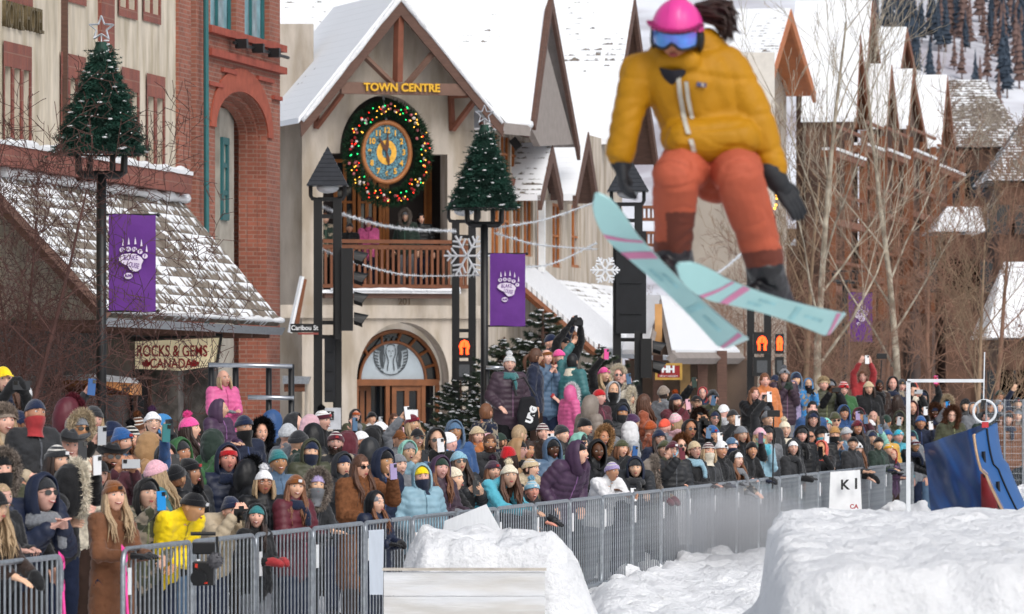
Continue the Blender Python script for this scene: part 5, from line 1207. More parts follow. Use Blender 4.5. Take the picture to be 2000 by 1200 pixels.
# ------------------------------------------------ crowd line
SINT = math.sin(TH); X0 = -3.36; D0 = 39.3
def line_D(px, q):      # distance of the point at column px, q metres behind the barrier line
    k = (px-1000)/F; return (-X0+D0*.1764+q/math.cos(TH))/(.1764-k)
SKINS = dict(l='dcae98', m='bd8a6c', t='a46e4c', d='5a3a28')
TILE = dict(A=(0, 700, 2.4), B=(350, 700, 2.4), C=(700, 750, 3.0), D=(900, 620, 3.0), E=(1200, 700, 4.0), G=(1600, 680, 3.53), P=(0, 0, 1.0))
CROWD = """
A 20 300 1.8 25 furhat:taupe plain:beige crossed m=smile hair=longhat:blond
A 85 318 2.0 95 beanie:navy plain:black down
A 165 262 1.5 30 beanie:navy plain:charcoal pocket mask=red
A 12 520 1.0 20 hood:olive+fur:taupe plain:olive pocket mask=black
A 12 655 .55 35 hair:short:blond plain:black rest m=smile child
A -22 700 .25 40 cap:black plain:darkbrown rest
A 205 640 .50 40 hood:navy plain:navy chin sun big
A 335 590 .75 125 hood:black+fur:cream plain:black pocket long big
A 535 652 .25 25 beanie:brown plain:brown rest s=l hair=longhat:blond glove=black long
A 690 640 .60 25 hood:black plain:olive phone ph=brightblue patch
A 462 545 1.2 30 cap:black plain:black up ph=lightgrey
A 322 412 1.35 25 cowboy:charcoal fur:cream phone ph=charcoal
A 320 262 2.6 150 hood:burgundy+fur:burgundy plain:maroon down
A 368 335 2.1 35 hood:taupe+fur:beige plain:taupe pocket sun
A 525 470 1.35 20 cowboy:black plain:maroon phone2 sun beard ph=lightgrey
A 536 365 3.0 140 beanie:navy plain:navy down
A 575 395 2.5 50 beanie:blue plain:steelblue down hair=longhat:brown
A 700 415 2.2 120 hood:tan plain:tan down
A 850 447 1.8 40 hood:green plain:green pocket
A 716 306 3.6 10 beanie:white+pom:purple plain:black down glasses
A 650 330 3.9 160 beanie:chestnut+pom:chestnut plain:gold down
A 765 325 4.3 140 hood:brightblue plain:brightblue down
A 615 380 3.0 25 beanie:black+pom:black plain:black down glasses
A 890 335 3.2 80 beanie:pink+pom:pink plain:palepink down
A 735 545 1.15 130 beanie:palepink plain:teal down
A 825 565 1.25 150 beanie:black plain:black down
A 893 540 1.5 60 beanie:black plain:charcoal down
A 905 700 .15 70 beanie:black+pom:black plain:yellow film big
A 620 520 1.5 30 hair:short:brown plain:blue upL ph=teal
A 15 105 2.3 20 cap:yellow plain:black phone2 ph=charcoal glove=black
A 95 190 3.2 150 hood:white plain:white down
A 268 480 1.0 40 beanie:charcoal plain:black down
A 440 290 3.4 20 beanie:charcoal plain:charcoal up ph=blue
A 780 470 1.7 20 hood:charcoal plain:charcoal phone ph=black
B 208 98 3.9 30 hair:bob:blond plain:pink rest child raise
B 190 242 3.2 80 hood:purple puff:purple rest child raise
B 305 325 3.0 25 beanie:navy plain:navy down mask=black
B 382 352 3.3 20 hood:black+fur:black plain:black down
B 228 478 1.6 15 hood:navy plain:navy down band=red big old
B 397 588 .70 20 beanie:white+pom:white plain:black pocket glasses hair=bob:blond
B 545 608 .45 20 beanie:brown puff:burgundy rest m=smile hair=longhat:brown
B 362 745 .12 5 beanie:teal hood2:black plain:black rest child glove=red
B 642 600 .55 15 hood:charcoal+fur:taupe plain:charcoal rest mask=grey under=lavender
B 466 492 1.55 15 beanie:teal plain:steelblue down m=smile
B 245 715 .85 30 beanie:navy plain:beige camera beard
B 618 440 2.1 15 hood:olive plain:olive down mask=navy under=navy
B 733 398 1.9 5 beanie:maroon plain:charcoal down beard
B 850 512 .75 35 hair:long:chestnut fur:brown phoneL ph=lavender sun long
B 922 682 .15 50 hood:black puff:navy rest child hair=longhat:brown
B 672 295 3.9 50 beanie:white+pom:black plain:black down band=maroon
B 542 312 3.7 80 hood:charcoal plain:charcoal down
B 618 322 3.4 130 hood:palepink plain:palepink down
B 510 362 2.7 150 beanie:lightgrey plain:grey down
B 440 305 4.2 140 hood:blue plain:blue down
B 632 368 2.8 150 hood:black plain:black down
B 826 275 F100 20 hood:charcoal plain:olive pocket glasses band=rust
B 903 285 F101 30 beanie:black plain:white down
B 853 392 3.0 70 beanie:white plain:charcoal down
B 905 372 3.1 150 hood:black plain:navy down
B 942 345 3.6 120 beanie:white plain:lightgrey down
B 792 400 2.7 150 hood:burgundy plain:plum down
B 322 545 1.3 140 hood:black+fur:black plain:black down
B 560 395 2.5 130 beanie:charcoal plain:darkgreen down
B 160 400 2.2 150 hood:darkgreen plain:green down
B 768 505 1.3 25 hood:charcoal plain:charcoal phone ph=pink
C 152 462 .95 35 hood:navy puff:navy down under=black big
C 372 545 .55 10 hood:lightblue puff:lightblue pocket mask=navy under=yellow
C 482 500 .75 25 hood:purple puff:plum rest under=darkgreen hair=longhat:brown
C 560 565 .65 60 beanie:cream plain:black rest
C 590 462 .95 20 beanie:lightblue puff:charcoal phonelow ph=black sun hair=longhat:darkbrown
C 788 512 .75 20 beanie:plum+pom:plum plain:black rest hair=longhat:brown
C 885 542 .45 15 beanie:cream+pom:cream plain:aqua rest hair=longhat:chestnut
C 1018 628 .25 20 beanie:lightblue+pom:lightblue plain:charcoal rest old
C 950 650 .50 30 hood:charcoal plain:darkbrown rest child
C 1138 388 1.3 25 hood:steelblue puff:steelblue down s=d under=black big
C 455 338 1.8 10 hood:black plain:black down sun big
C 565 285 2.6 10 hood:steelblue plain:blue down under=steelblue big
C 770 350 2.3 10 hair:short:chestnut plain:charcoal down beard
C 696 308 2.7 25 beanie:beige plain:orange phone ph=palepink
C 292 405 1.7 20 hood:mint plain:lightblue down under=grey
C 345 322 2.5 25 cap:black plain:tan down sun
C 318 238 3.9 30 beanie:burgundy plain:black down hair=longhat:blond
C 210 215 F98 20 hair:long:chestnut plain:palepink down glasses
C 938 388 1.9 70 hood:tan plain:tan down glasses under=black
C 992 392 2.0 40 hair:long:darkbrown plain:brown pocket s=m
C 880 432 1.45 140 beanie:red plain:burgundy down
C 1080 288 2.5 10 beanie:maroon plain:darkbrown phone2 ph=white
C 1182 295 2.7 40 cap:charcoal plain:navy down
C 832 342 3.0 130 cap:darkgreen plain:black down
C 240 478 1.25 30 beanie:grey plain:grey phoneL ph=steelblue glove=black
C 535 350 2.2 140 beanie:white plain:brightblue down
C 100 312 3.5 130 hood:black plain:black down
C 70 392 2.1 150 hood:charcoal plain:black down
C 1010 500 1.15 60 beanie:beige fur:beige down
C 240 330 3.2 40 cap:brown plain:grey up ph=white
D 285 275 3.6 0 beanie:lightgrey+pom:white puff:plum pocket scarf=teal raise
D 440 232 3.9 110 hair:pony:chestnut plain:navy down raise
D 503 238 4.1 30 headband:brown puff:steelblue chin m=smile raise hair2=bob:brown
D 575 238 4.0 35 beanie:pink plain:red pocket m=smile raise
D 612 165 4.3 30 cap:black plain:black up2 ph=black glove=black raise
D 530 148 4.5 60 beanie:navy plain:navy upL ph=black raise
D 655 262 3.8 150 hair:short:black puff:teal upL ph=black raise
D 840 340 4.1 25 beanie:pink plain:black up ph=pink raise
D 918 345 4.3 15 hood:black+fur:cream plain:charcoal down sun raise
D 893 432 3.4 15 hood:lightgrey plain:black phonelow ph=black mask=black raise
D 645 445 3.1 150 hood:pink+fur:white puff:pink down child raise
D 762 520 2.6 150 hood:taupe puff:taupe down
D 812 472 3.1 60 beanie:red plain:maroon down
D 978 478 3.6 70 hood:cream+fur:cream plain:black down
D 1075 500 2.8 120 hair:long:chestnut plain:rust down
D 1010 620 2.5 130 beanie:purple plain:charcoal down
D 727 650 2.2 60 beanie:black plain:charcoal down
D 860 650 2.4 50 cap:black plain:grey down
D 830 708 1.8 30 hood:darkbrown+fur:tan plain:darkbrown down s=m
D 800 790 .85 10 hood:black puff:black rest s=d big long
D 690 800 .55 60 hood:purple puff:purple pocket big
D 888 905 .30 35 beanie:lavender plain:white phonelow ph=white m=open
D 1022 885 .35 0 hood:navy plain:charcoal phonelow ph=black
D 942 772 1.3 30 beanie:olive plain:charcoal phone ph=blue
D 698 738 1.4 60 hood:mint plain:mint down sun
D 995 672 2.1 140 hood:white plain:lightgrey down
D 345 690 2.2 120 hair:short:blond fur:beige down
D 595 690 2.0 40 beanie:charcoal plain:black down
D 1110 655 2.6 140 beanie:rust plain:rust down
E 350 628 1.5 15 beanie:navy plain:navy down glasses
E 395 540 2.3 140 cap:coral plain:grey down
E 592 562 1.8 15 hood:black plain:black down sun big
E 515 690 .95 20 hood:darkbrown+fur:brown plain:black down sun
E 455 722 .65 20 beanie:maroon plain:charcoal phone ph=burgundy glasses
E 390 715 .90 10 beanie:olive plain:olive phone2 ph=lightblue
E 628 722 .50 20 beanie:beige plain:black rest glasses scarf=lightblue
E 735 730 .48 15 beanie:maroon plain:charcoal rest mask=cream
E 835 722 .60 20 beanie:white plain:black rest
E 915 690 .80 20 beanie:steelblue plain:black rest mask=navy
E 768 602 1.25 15 beanie:blue plain:charcoal down
E 655 478 2.0 20 hood:darkbrown+fur:darkbrown plain:black camera s=m
E 780 475 2.3 20 hood:olive plain:olive down sun
E 925 468 1.9 10 beanie:charcoal plain:charcoal down glasses
E 993 602 1.2 20 beanie:grey plain:black phoneL ph=purple
E 958 795 .30 35 hood:black plain:black rest under=white hair=longhat:brown
E 1135 612 .80 10 beanie:palepink plain:lightblue chin mask=mint glove=aqua
E 1200 480 1.6 20 beanie:grey+pom:grey plain:charcoal up ph=white
E 1332 562 1.2 10 beanie:cream+pom:cream plain:black down
E 1395 705 .45 10 hood:charcoal plain:charcoal rest under=white
E 1465 602 .85 5 hood:black plain:black down
E 1552 482 1.5 5 hood:charcoal plain:charcoal down glasses
E 1545 400 2.1 5 hair:short:black plain:blue down
E 1175 178 4.0 5 hair:short:brown plain:orange down big
E 1328 138 4.2 -5 beanie:grey+pom:grey plain:plum chin glove=darkgreen
E 1515 205 3.6 5 hood:brightblue plain:brightblue chin mask=black child glove=black
E 1092 282 3.5 20 hair:long:brown plain:black down m=smile
E 770 312 3.5 0 beanie:charcoal plain:olive down
E 690 278 3.9 0 hood:red plain:navy down child
E 480 342 3.0 30 beanie:navy+pom:rust plain:burgundy phone beard ph=palepink
E 385 278 3.8 150 beanie:taupe plain:grey down
E 1252 185 4.6 -10 cap:navy plain:grey down
E 1395 225 4.0 20 hood:lavender plain:lavender down child
E 1420 170 4.6 0 hood:steelblue plain:steelblue down
E 1200 605 1.0 20 hood:black plain:grey down
E 855 425 2.7 140 beanie:white plain:lightgrey down
E 478 495 2.2 150 beanie:palepink plain:palepink down
E 285 875 .45 100 hood:taupe+fur:taupe fur:taupe rest glove=burgundy
E 1530 622 .80 0 cap:black plain:darkgreen down child
E 640 350 3.4 10 cap:black plain:black up ph=darkgreen
E 1075 720 .55 10 beanie:black plain:black rest m=open
E 560 400 2.9 150 beanie:maroon plain:maroon down
G 30 255 4.0 10 furhat:beige plain:olive down
G 80 272 3.8 0 hood:black plain:black down s=d sun
G 168 288 3.6 5 beanie:red plain:green down glasses big
G 300 200 4.6 0 hair:short:brown plain:red up2 ph=white
G 342 282 3.6 -5 beanie:beige plain:black down big
G 415 262 4.0 0 hair:short:black plain:darkbrown down s=d
G 507 252 4.0 -5 hood:black plain:navy down big
G 570 262 4.6 0 beanie:charcoal plain:black down
G 540 372 2.8 150 hair:long:darkbrown plain:darkbrown down
G 642 285 3.1 0 hood:coral plain:black down under=black
G 715 345 3.2 0 hood:black plain:black upL ph=pink glove=red
G 170 452 2.5 10 hood:blue plain:blue phoneL ph=lavender
G 275 472 2.3 0 hood:burgundy plain:maroon down glasses
G 112 502 2.1 10 beanie:olive plain:olive down sun
G 372 482 2.3 -5 hair:bob:blond plain:grey down
G 350 545 1.8 0 beanie:white plain:mint down
G 262 552 1.5 20 beanie:burgundy plain:charcoal down
G 555 490 2.1 -5 hood:olive plain:olive down
G 462 512 2.3 150 beanie:darkgreen plain:darkgreen down
G 105 600 1.2 10 beanie:tan plain:steelblue chin mask=black
G 190 602 1.0 25 beanie:lightgrey plain:lightblue down scarf=lightblue
G 232 662 .55 0 beanie:black+pom:black plain:charcoal rest
G 265 702 .40 20 beanie:white plain:black rest hair=longhat:brown
G 410 662 .65 5 beanie:black plain:darkgreen rest
G 470 612 1.1 5 beanie:blue plain:gold down
G 547 612 .95 15 beanie:aqua plain:aqua down
G 478 702 .40 30 beanie:gold plain:black rest child
G 505 742 .15 20 hood:red plain:purple rest child
G 362 625 1.1 10 hood:grey plain:charcoal down
G 640 622 1.0 0 hood:teal plain:grey down
G 662 675 .35 20 cap:lightgrey plain:black rest band=maroon
G 800 452 2.2 0 hood:darkbrown+fur:chestnut plain:darkbrown down s=d
G 915 472 F97 -10 hood:olive+fur:chestnut plain:olive down glasses big
G 876 385 F106 0 hood:beige+fur:beige plain:grey phone ph=brightblue
G 1062 425 F104 -10 hood:grey plain:grey down
G 1178 402 F102 0 cap:navy plain:charcoal down
G 1238 405 F103 0 beanie:grey plain:grey down
G 1308 492 F97 -10 hood:brown plain:brown down m=open
G 1148 482 F98 -5 hair:short:black plain:darkgreen down
G 1262 520 F98 0 hair:short:brown plain:charcoal down
G 1010 400 F108 -10 hood:charcoal plain:black down
G 1370 385 F106 0 beanie:black plain:navy up
G 1375 470 F100 -10 hood:taupe plain:taupe down
G 1245 335 F112 0 beanie:darkgreen plain:black down
G 18 605 .95 10 hood:black plain:black down mask=aqua
G 15 695 .35 -20 hood:coral plain:black phone2 ph=black
G 48 538 1.8 0 beanie:mint plain:black down
G 640 420 2.4 10 hood:maroon plain:black down
G 700 520 1.5 0 beanie:blue plain:navy down
E 60 430 3.0 20 hood:charcoal plain:charcoal down mask=charcoal
D 150 560 2.8 150 hair:short:brown plain:navy down
P 635 428 B 20 hair:short:brown plain:darkgreen down
P 683 446 B 0 beanie:charcoal plain:black down child
P 720 436 B 0 hood:burgundy plain:pink rest
P 793 424 B -25 hood:darkbrown+fur:taupe plain:darkgreen down
P 822 428 B 10 hair:short:black plain:black down
""".strip().split('\n')
lower_meshes()
KF = lambda px: max(.12, min(1.0, 1-(px-1000)/1000*.95)) if px > 1000 else 1.0
recs = []
for ln, s in enumerate(CROWD):
    tk = s.split(); T_ = TILE[tk[0]]; px = T_[0]+float(tk[1])/T_[2]; py = T_[1]+float(tk[2])/T_[2]; q = tk[3]
    r = dict(px=px, py=py, yaw=float(tk[4]), hat=tk[5], i=ln, src=s); o = {}; rest = tk[6:]
    if rest[0].startswith('hood2'): r['hood2'] = rest[0][6:]; rest = rest[1:]
    r['style'], r['jc'] = rest[0].split(':'); r['pose'] = rest[1]
    for x in rest[2:]:
        if '=' in x: a, b = x.split('=', 1); r[a] = b
        else: r[x] = True
    R = random.Random(ln*7+1); r['R'] = R
    if r['style'] == 'plain' and 'long' not in s.split() and 'patch' not in s and r['pose'] not in ('film',) and R.random() < .28: r['style'] = 'puff'
    if r['pose'] == 'down' and r['yaw'] < 60 and 'child' not in r and R.random() < .22: r['pose'] = R.choice(['phone', 'phone2', 'phoneL']); r['ph'] = R.choice(['black', 'charcoal', 'white', 'lightgrey', 'steelblue'])
    if q == 'B': D = FC.D(px)+.6; r['q'] = None; r['bal'] = True
    elif q[0] == 'F': D = float(q[1:]); r['q'] = None
    else: r['q'] = float(q)*.8*KF(px)+(.12 if not (r['pose'] == 'rest' and float(q) < .9) else -.02); D = line_D(px, r['q'])
    r['D'] = D; hz = EYE+(HY-py)*D/F; r['hz'] = hz
    k0 = .74 if 'child' in r else (1.05 if 'big' in r else R.uniform(.93, 1.0)); r['pitch'] = 0
    if r.get('bal'): g = fl; k = min(1.08, max(.8 if 'child' in r else .9, (hz-fl)/1.585)); 
    elif 'raise' in r: k = k0; g = hz-1.585*k
    else:
        for p_ in (0, 15, 30, 45):
            zl = .96+.625*math.cos(math.radians(p_)); k = hz/zl; r['pitch'] = p_
            if p_ > 0 and r['pose'] not in ('rest', 'phonelow', 'phone', 'phone2', 'camera', 'film', 'pocket', 'down', 'chin', 'crossed'): break
            if k >= k0*.97: break
        zl = .96+.625*math.cos(math.radians(r['pitch'])); g = hz-zl*k0; k = k0
        if g < .0: k = max(k0*.86, hz/zl); g = hz-zl*k; g = 0 if g > -.03 else g
        if r['q'] is not None and r['q'] < .9 and g > 0: k = min(k0*1.08, hz/zl); g = hz-zl*k
    r['k'], r['g'] = k, g; recs.append(r)
# packed snow the crowd stands on follows their feet
pts = [(r['D'], r['q'], r['g']) for r in recs if r['q'] is not None]
def bank(D, q):
    if q < .0: return 0.0
    n = 1e-3; s = 0.0
    for (d, qq, g) in pts:
        w_ = math.exp(-((d-D)/2.2)**2-((qq-q)/.35)**2); n += w_; s += w_*g
    v = s/n; return v*min(1, q/.3)
mb = MB(); tt = [36+i*.8 for i in range(92)]; qq_ = [-.25, -.05, .12, .3]+[.3+.25*i for i in range(1, 18)]
def qp(D, q, z): X = X0+(D-D0)*.1764-q/math.cos(TH); return Vector((X, D, z))
for D in tt:
    for q in qq_: mb.v.append(tuple(qp(D, q, bank(D, q)*(1 if q < 4.2 else 0)-.012+.03*hN(D, q*3, 1.5)+(.02 if q > 0 else 0))))
n = len(qq_)
for j in range(len(tt)-1):
    for i in range(n-1): mb.f.append((j*n+i+1, j*n+i, (j+1)*n+i, (j+1)*n+i+1)); mb.m.append(0)
struct('snow_bank_path', mb, SNOW, smooth=True)
# ------------------------------------------------ build every person
HATW = dict(beanie='beanie', cap='cap', cowboy='cowboy hat', furhat='fur hat', hood='hood', headband='headband', hair='hair')
HD = {}
def headmb(v, m):
    if (v, m) not in HD: b = head_arrays(v, m); HD[(v, m)] = (np.array(b.v), b.f, b.m)
    return HD[(v, m)]
COREC = {}
def core(pose, pitch):
    if (pose, pitch) not in COREC:
        k = skel(pose, pitch); mb = MB(); mb.tube([k['head']+Vector((0, .02, -.05)), k['neck']+Z*.03, k['neck']-Z*.03, k['chest'], k['waist'], Vector((0, 0, .9))], [.052, .054, .07, .11, .105, .10], 14)
        for s in (-1, 1):
            sh, e, h = k[s]; mb.tube([sh, e, h], [.045, .036, .028], 8); mb.tube([Vector((s*.06, 0, .95)), k[('knee', s)], k[('ank', s)]], [.075, .052, .036], 8); mb.cone2(k[('ank', s)]-Z*.04, .035, k[('ank', s)]+Vector((0, -.14, -.05)), .028, 8)
        COREC[(pose, pitch)] = (np.array(mb.v), mb.f, k)
    return COREC[(pose, pitch)]
def hand_matrix(e, h, s, face):
    zax = (h-e).normalized(); pal = (face-zax*face.dot(zax))
    if pal.length < .1: pal = Vector((0, 0, -1))-zax*Vector((0, 0, -1)).dot(zax)
    pal.normalize(); y = -pal; x = y.cross(zax).normalized(); return Matrix((x, y, zax)).transposed(), x
def child(nm, me, par, loc, eul, c=None):
    o = bpy.data.objects.new(nm, me); SC.collection.objects.link(o); o.parent = par; o.location = loc; o.rotation_euler = eul
    if c: setc(o, c)
    return o
labels = {}
def make_person(r):
    R = r['R']; pose = {'film': 'crossed'}.get(r['pose'], r['pose']); pitch = r['pitch']; st = r['style']
    by = max(-10, min(60, 22+.35*r['yaw'])) if not r.get('bal') else r['yaw']*.5
    if r['yaw'] > 100: by = r['yaw']-25
    if pose.startswith(('phone', 'up', 'camera')): by = .7*r['yaw']+.3*by
    if pose == 'rest' and r['q'] is not None and r['q'] < .8: by = 52
    cv, cf, k = core(pose, pitch); hc = k['head']
    Rz = Matrix.Rotation(math.radians(by), 3, 'Z'); foot = W(r['px'], r['py'], r['D'])-Rz @ hc*r['k']; foot.z = r['g'] if r.get('bal') else foot.z
    hy = math.radians(r['yaw']-by+R.uniform(-6, 6)); hp = math.radians(R.uniform(-7, 2)); hr = math.radians(R.uniform(-6, 6))
    if r['pose'] == 'film': hp = math.radians(18)
    eul = Euler((hp, hr, hy), 'XYZ'); RM = np.array(eul.to_matrix())
    mouth = {'smile': 'smile', 'open': 'open'}.get(r.get('m'), R.choice(['closed', 'closed', 'smile', 'smile', 'closed', 'smile', 'open']))
    hv, hf, hm = headmb(R.randrange(3), mouth); hs_ = 1.08 if 'child' in r else 1.0
    hv = hv*np.array([R.uniform(.94, 1.05), R.uniform(.97, 1.03), R.uniform(.95, 1.05)]); V_ = [hv*hs_ @ RM.T+np.array(hc), cv]; Fx = list(hf)+[tuple(i+len(hv) for i in f) for f in cf]; Mi = list(hm)+[0]*len(cf); nb = len(hv)+len(cv)
    glove = r.get('glove'); ho = []; rest = pose in ('rest', 'crossed', 'pocket', 'down', 'chin')
    if pose in ('down', 'pocket'): pass
    near = r['D'] < 140
    for s in (-1, 1):
        sh, e, h = k[s]; grip = 'relax' if rest else 'grip'; fc_ = Vector((0, 1, 0)) if pose.startswith(('phone', 'up', 'camera')) else Vector((0, .3, -1))
        HMx, tx = hand_matrix(e, h, s, fc_)
        pt = h
        sc = np.diag([1.0 if (tx.x*s < 0) else -1.0, 1, 1])
        if glove or (pose == 'rest' and R.random() < .5):
            gm = mitten_mesh() if (glove in ('red', 'burgundy', 'aqua', 'darkgreen') or R.random() < .35) else hand_mesh(grip, .004)
            ho.append((gm, pt, HMx, sc, glove or R.choice(['black', 'charcoal', 'black', 'navy', 'grey'])))
        else:
            hm_ = hand_mesh(grip); co, _ = arr(hm_); a = (co @ sc.astype('f')) @ np.array(HMx).T+np.array(pt)
            V_.append(a); fl_ = [tuple(p.vertices) for p in hm_.polygons] if grip not in HFC else HFC[grip]; HFC[grip] = fl_
            fl2 = [f[::-1] for f in fl_] if sc[0, 0] < 0 else fl_
            Fx += [tuple(i+nb for i in f) for f in fl2]; Mi += [0]*len(fl2); nb += len(co)
    me = bpy.data.meshes.new('person'); me.from_pydata(np.concatenate(V_).astype('f').tolist(), [], Fx)
    for m_ in (SKIN, EYEW, EYED, LIPS, BROW, TEETH, MOUTHD): me.materials.append(m_)
    me.polygons.foreach_set('material_index', Mi); me.polygons.foreach_set('use_smooth', [True]*len(Fx)); me.update()
    o = bpy.data.objects.new('person', me); SC.collection.objects.link(o); o.location = foot; o.rotation_euler[2] = math.radians(by); o.scale = (r['k'],)*3
    sk = hexc(SKINS[r.get('s', 'l' if R.random() < .86 else 'm')]); f = R.uniform(.8, 1.15); setc(o, tuple(c*f*q for c, q in zip(sk[:3], (1, R.uniform(.92, 1.05), R.uniform(.86, 1.08))))+(1,)) if True else setc(o, tuple(c*f for c in sk[:3])+(1,))
    if 'old' in r: setc(o, hexc('d2917f'))
    for i, (gm, pt, HMx, sc, gc) in enumerate(ho):
        if not gm.materials: gm.materials.append(FABRIC)
        c = child('glove', gm, o, pt, (0, 0, 0), gc); c.matrix_local = Matrix.Translation(pt) @ HMx.to_4x4() @ Matrix.Diagonal((sc[0, 0], 1, 1, 1))
    jo = child('jacket', jacket_mesh(pose, pitch, st, 'long' in r, 1 if 'big' in r else 0), o, (0, 0, 0), (0, 0, 0), r['jc'])
    if 'patch' in r or (st == 'plain' and 'long' not in r and R.random() < .07): jo.material_slots[0].link = 'OBJECT'; jo.material_slots[0].material = CAMO
    zc = ZC[jacket_mesh(pose, pitch, st, 'long' in r, 1 if 'big' in r else 0)]
    if r['yaw'] < 100 and len(zc.polygons) > 3: child('zip', zc, o, (0, 0, 0), (0, 0, 0), tuple(c*(.45 if sum(hexc(COL[r['jc']])[:3]) > .25 else 3.0)+.01 for c in hexc(COL[r['jc']])[:3])+(1,))
    child('trousers', PC['trousers'], o, (0, 0, 0), (0, 0, 0), R.choice(['black', 'navy', 'charcoal', 'black', 'steelblue', 'grey', 'darkbrown', 'navy'])); child('boots', PC['boots'], o, (0, 0, 0), (0, 0, 0))
    H_ = lambda nm, m_, c=None: child(nm, m_, o, hc, eul, c)
    hat = r['hat']; parts = hat.split('+'); kind, col = parts[0].split(':')[0:2]; hb_ = None
    def beanie(c, v=None):
        v = R.choice([0, 0, 1]) if v is None else v
        h = H_('hat', beanie_mesh(v), c)
        if R.random() < .22: h.material_slots[0].link = 'OBJECT'; h.material_slots[0].material = STRIPE
        if R.random() < .75:
            cf_ = child('cuff', cuff_mesh(), h, (0, 0, 0), (0, 0, 0), c)
            if R.random() < .5: child('label_patch', patch_mesh(), h, (0, 0, 0), (0, 0, 0), R.choice(['white', 'tan', 'black', 'white', 'red']))
        return h
    if hs_ != 1: pass
    if kind == 'beanie':
        b = beanie(col, 0 if len(parts) > 1 else None)
        if len(parts) > 1: child('pompom', pompom_mesh(.043), b, (0, .012, .150), (0, 0, 0), parts[1].split(':')[1])
    elif kind == 'hood':
        h = H_('hood', hood_mesh('puff' if st == 'puff' else 'plain'), col)
        if len(parts) > 1: child('fur_trim', hood_fur(1.25 if R.random() < .5 else 1.0), h, (0, 0, 0), (0, 0, 0), parts[1].split(':')[1])
        if r['yaw'] < 100 and 'under' not in r: r['under'] = R.choice(['black', 'grey', 'navy', 'charcoal', None, None]) if not r.get('band') else None
        if r.get('under'): H_('hat', beanie_mesh(0), r['under']).scale = (.985, .985, .96)
    elif kind == 'furhat': H_('hat', furhat_mesh(), col)
    elif kind == 'cap': H_('cap', cap_mesh(), col)
    elif kind == 'cowboy': H_('hat', cowboy_mesh(), col)
    elif kind == 'headband': H_('headband', headband_mesh(), col)
    elif kind == 'hair': H_('hair', hair_mesh({'pony': 'short'}.get(parts[0].split(':')[1], parts[0].split(':')[1])), parts[0].split(':')[2])
    if 'hood2' in r: H_('hood', hood_mesh('plain'), r['hood2'])
    if kind == 'hair' and 'pony' in hat:
        mb = PONY; H_('ponytail', mb, parts[0].split(':')[2])
    if kind in ('beanie', 'cap', 'furhat', 'cowboy', 'headband') and r['pose'] != 'film' and 'hair' not in r and 'hair2' not in r and R.random() < .5: r['hair'] = R.choice(['longhat', 'bob', 'short'])+':'+R.choice(['brown', 'chestnut', 'darkbrown', 'darkbrown', 'blond'])
    for kx in ('hair', 'hair2'):
        if kx in r:
            a, b = r[kx].split(':'); hh = H_('hair', hair_mesh(a), b)
            if kind != 'headband' : hh.scale = (.93, .93, .90) if a == 'short' else (1, 1, 1)
    if r.get('band'): H_('headband', headband_mesh(), r['band']).scale = (1.02, 1.02, 1) if kind == 'hood' else (1.12, 1.10, 1)
    if 'sun' in r: H_('sunglasses', glasses_mesh('sun'))
    if 'glasses' in r: H_('glasses', glasses_mesh('clear'))
    if 'mask' in r: H_('neck_warmer', mask_mesh(), r['mask'])
    elif 'scarf' in r or ('long' not in r and R.random() < .2): sc_ = r.get('scarf') or R.choice(['grey', 'black', 'navy', 'cream', 'charcoal']); child('scarf', scarf_mesh(), o, hc, Euler((0, 0, hy*.5)), sc_)
    if 'beard' in r: H_('beard', beard_mesh(), R.choice(['darkbrown', 'chestnut']))
    # label
    who = 'child' if 'child' in r else 'person'
    if kind == 'hair': hd = ' with '+{'short': 'short', 'long': 'long', 'bob': 'bobbed', 'pony': 'tied'}[parts[0].split(':')[1]]+' '+cn(parts[0].split(':')[2])+' hair'
    else: hd = ' in '+cn(col)+' '+('fur-trimmed hood' if kind == 'hood' and len(parts) > 1 else ('pompom beanie' if len(parts) > 1 else HATW[kind]))
    jk = {'plain': 'jacket', 'puff': 'puffer jacket', 'fur': 'furry coat'}[st] if 'long' not in r else 'long coat'
    r['short'] = (who+hd); lab = who+hd+' and '+cn(r['jc'])+' '+jk
    ex = ', sunglasses' if 'sun' in r else ', glasses' if 'glasses' in r else (', '+cn(r['mask'])+' face covering') if 'mask' in r else ', beard' if 'beard' in r else ''
    if r['yaw'] > 100: ex += ', back turned'
    if 'ph' in r: ex += ', holding phone' if pose[:5] == 'phone' else ', phone raised high'
    r['lab0'] = lab+ex; r['obj'] = o
    tag(o, r['lab0'], 'person', 'spectators behind the barriers' if not r.get('bal') else 'spectators on the balcony')
    # phone, held by the hand
    if 'ph' in r:
        s = 1 if pose.endswith('L') else -1; e, h = k[s][1], k[s][2]; d = (h-e).normalized()
        if pose in ('phone2', 'up2'): c = (k[-1][2]+k[1][2])/2+(d*.075)
        else: c = h+d*.085
        MW = Matrix.Translation(foot) @ Rz.to_4x4() @ Matrix.Scale(r['k'], 4)
        ph_ = bpy.data.objects.new('phone', phone_mesh(r['ph'], 0)); SC.collection.objects.link(ph_)
        wide = pose in ('phone2', 'up2') and R.random() < .6
        # the back of the phone looks away from its owner
        ph_.location = MW @ (c+Vector((0, -.022, 0))); ph_.rotation_euler = (math.radians(R.uniform(-8, 8)), math.radians(90 if wide else R.uniform(-8, 8)), math.radians(by+180))
        r['phone'] = ph_
HFC = {}
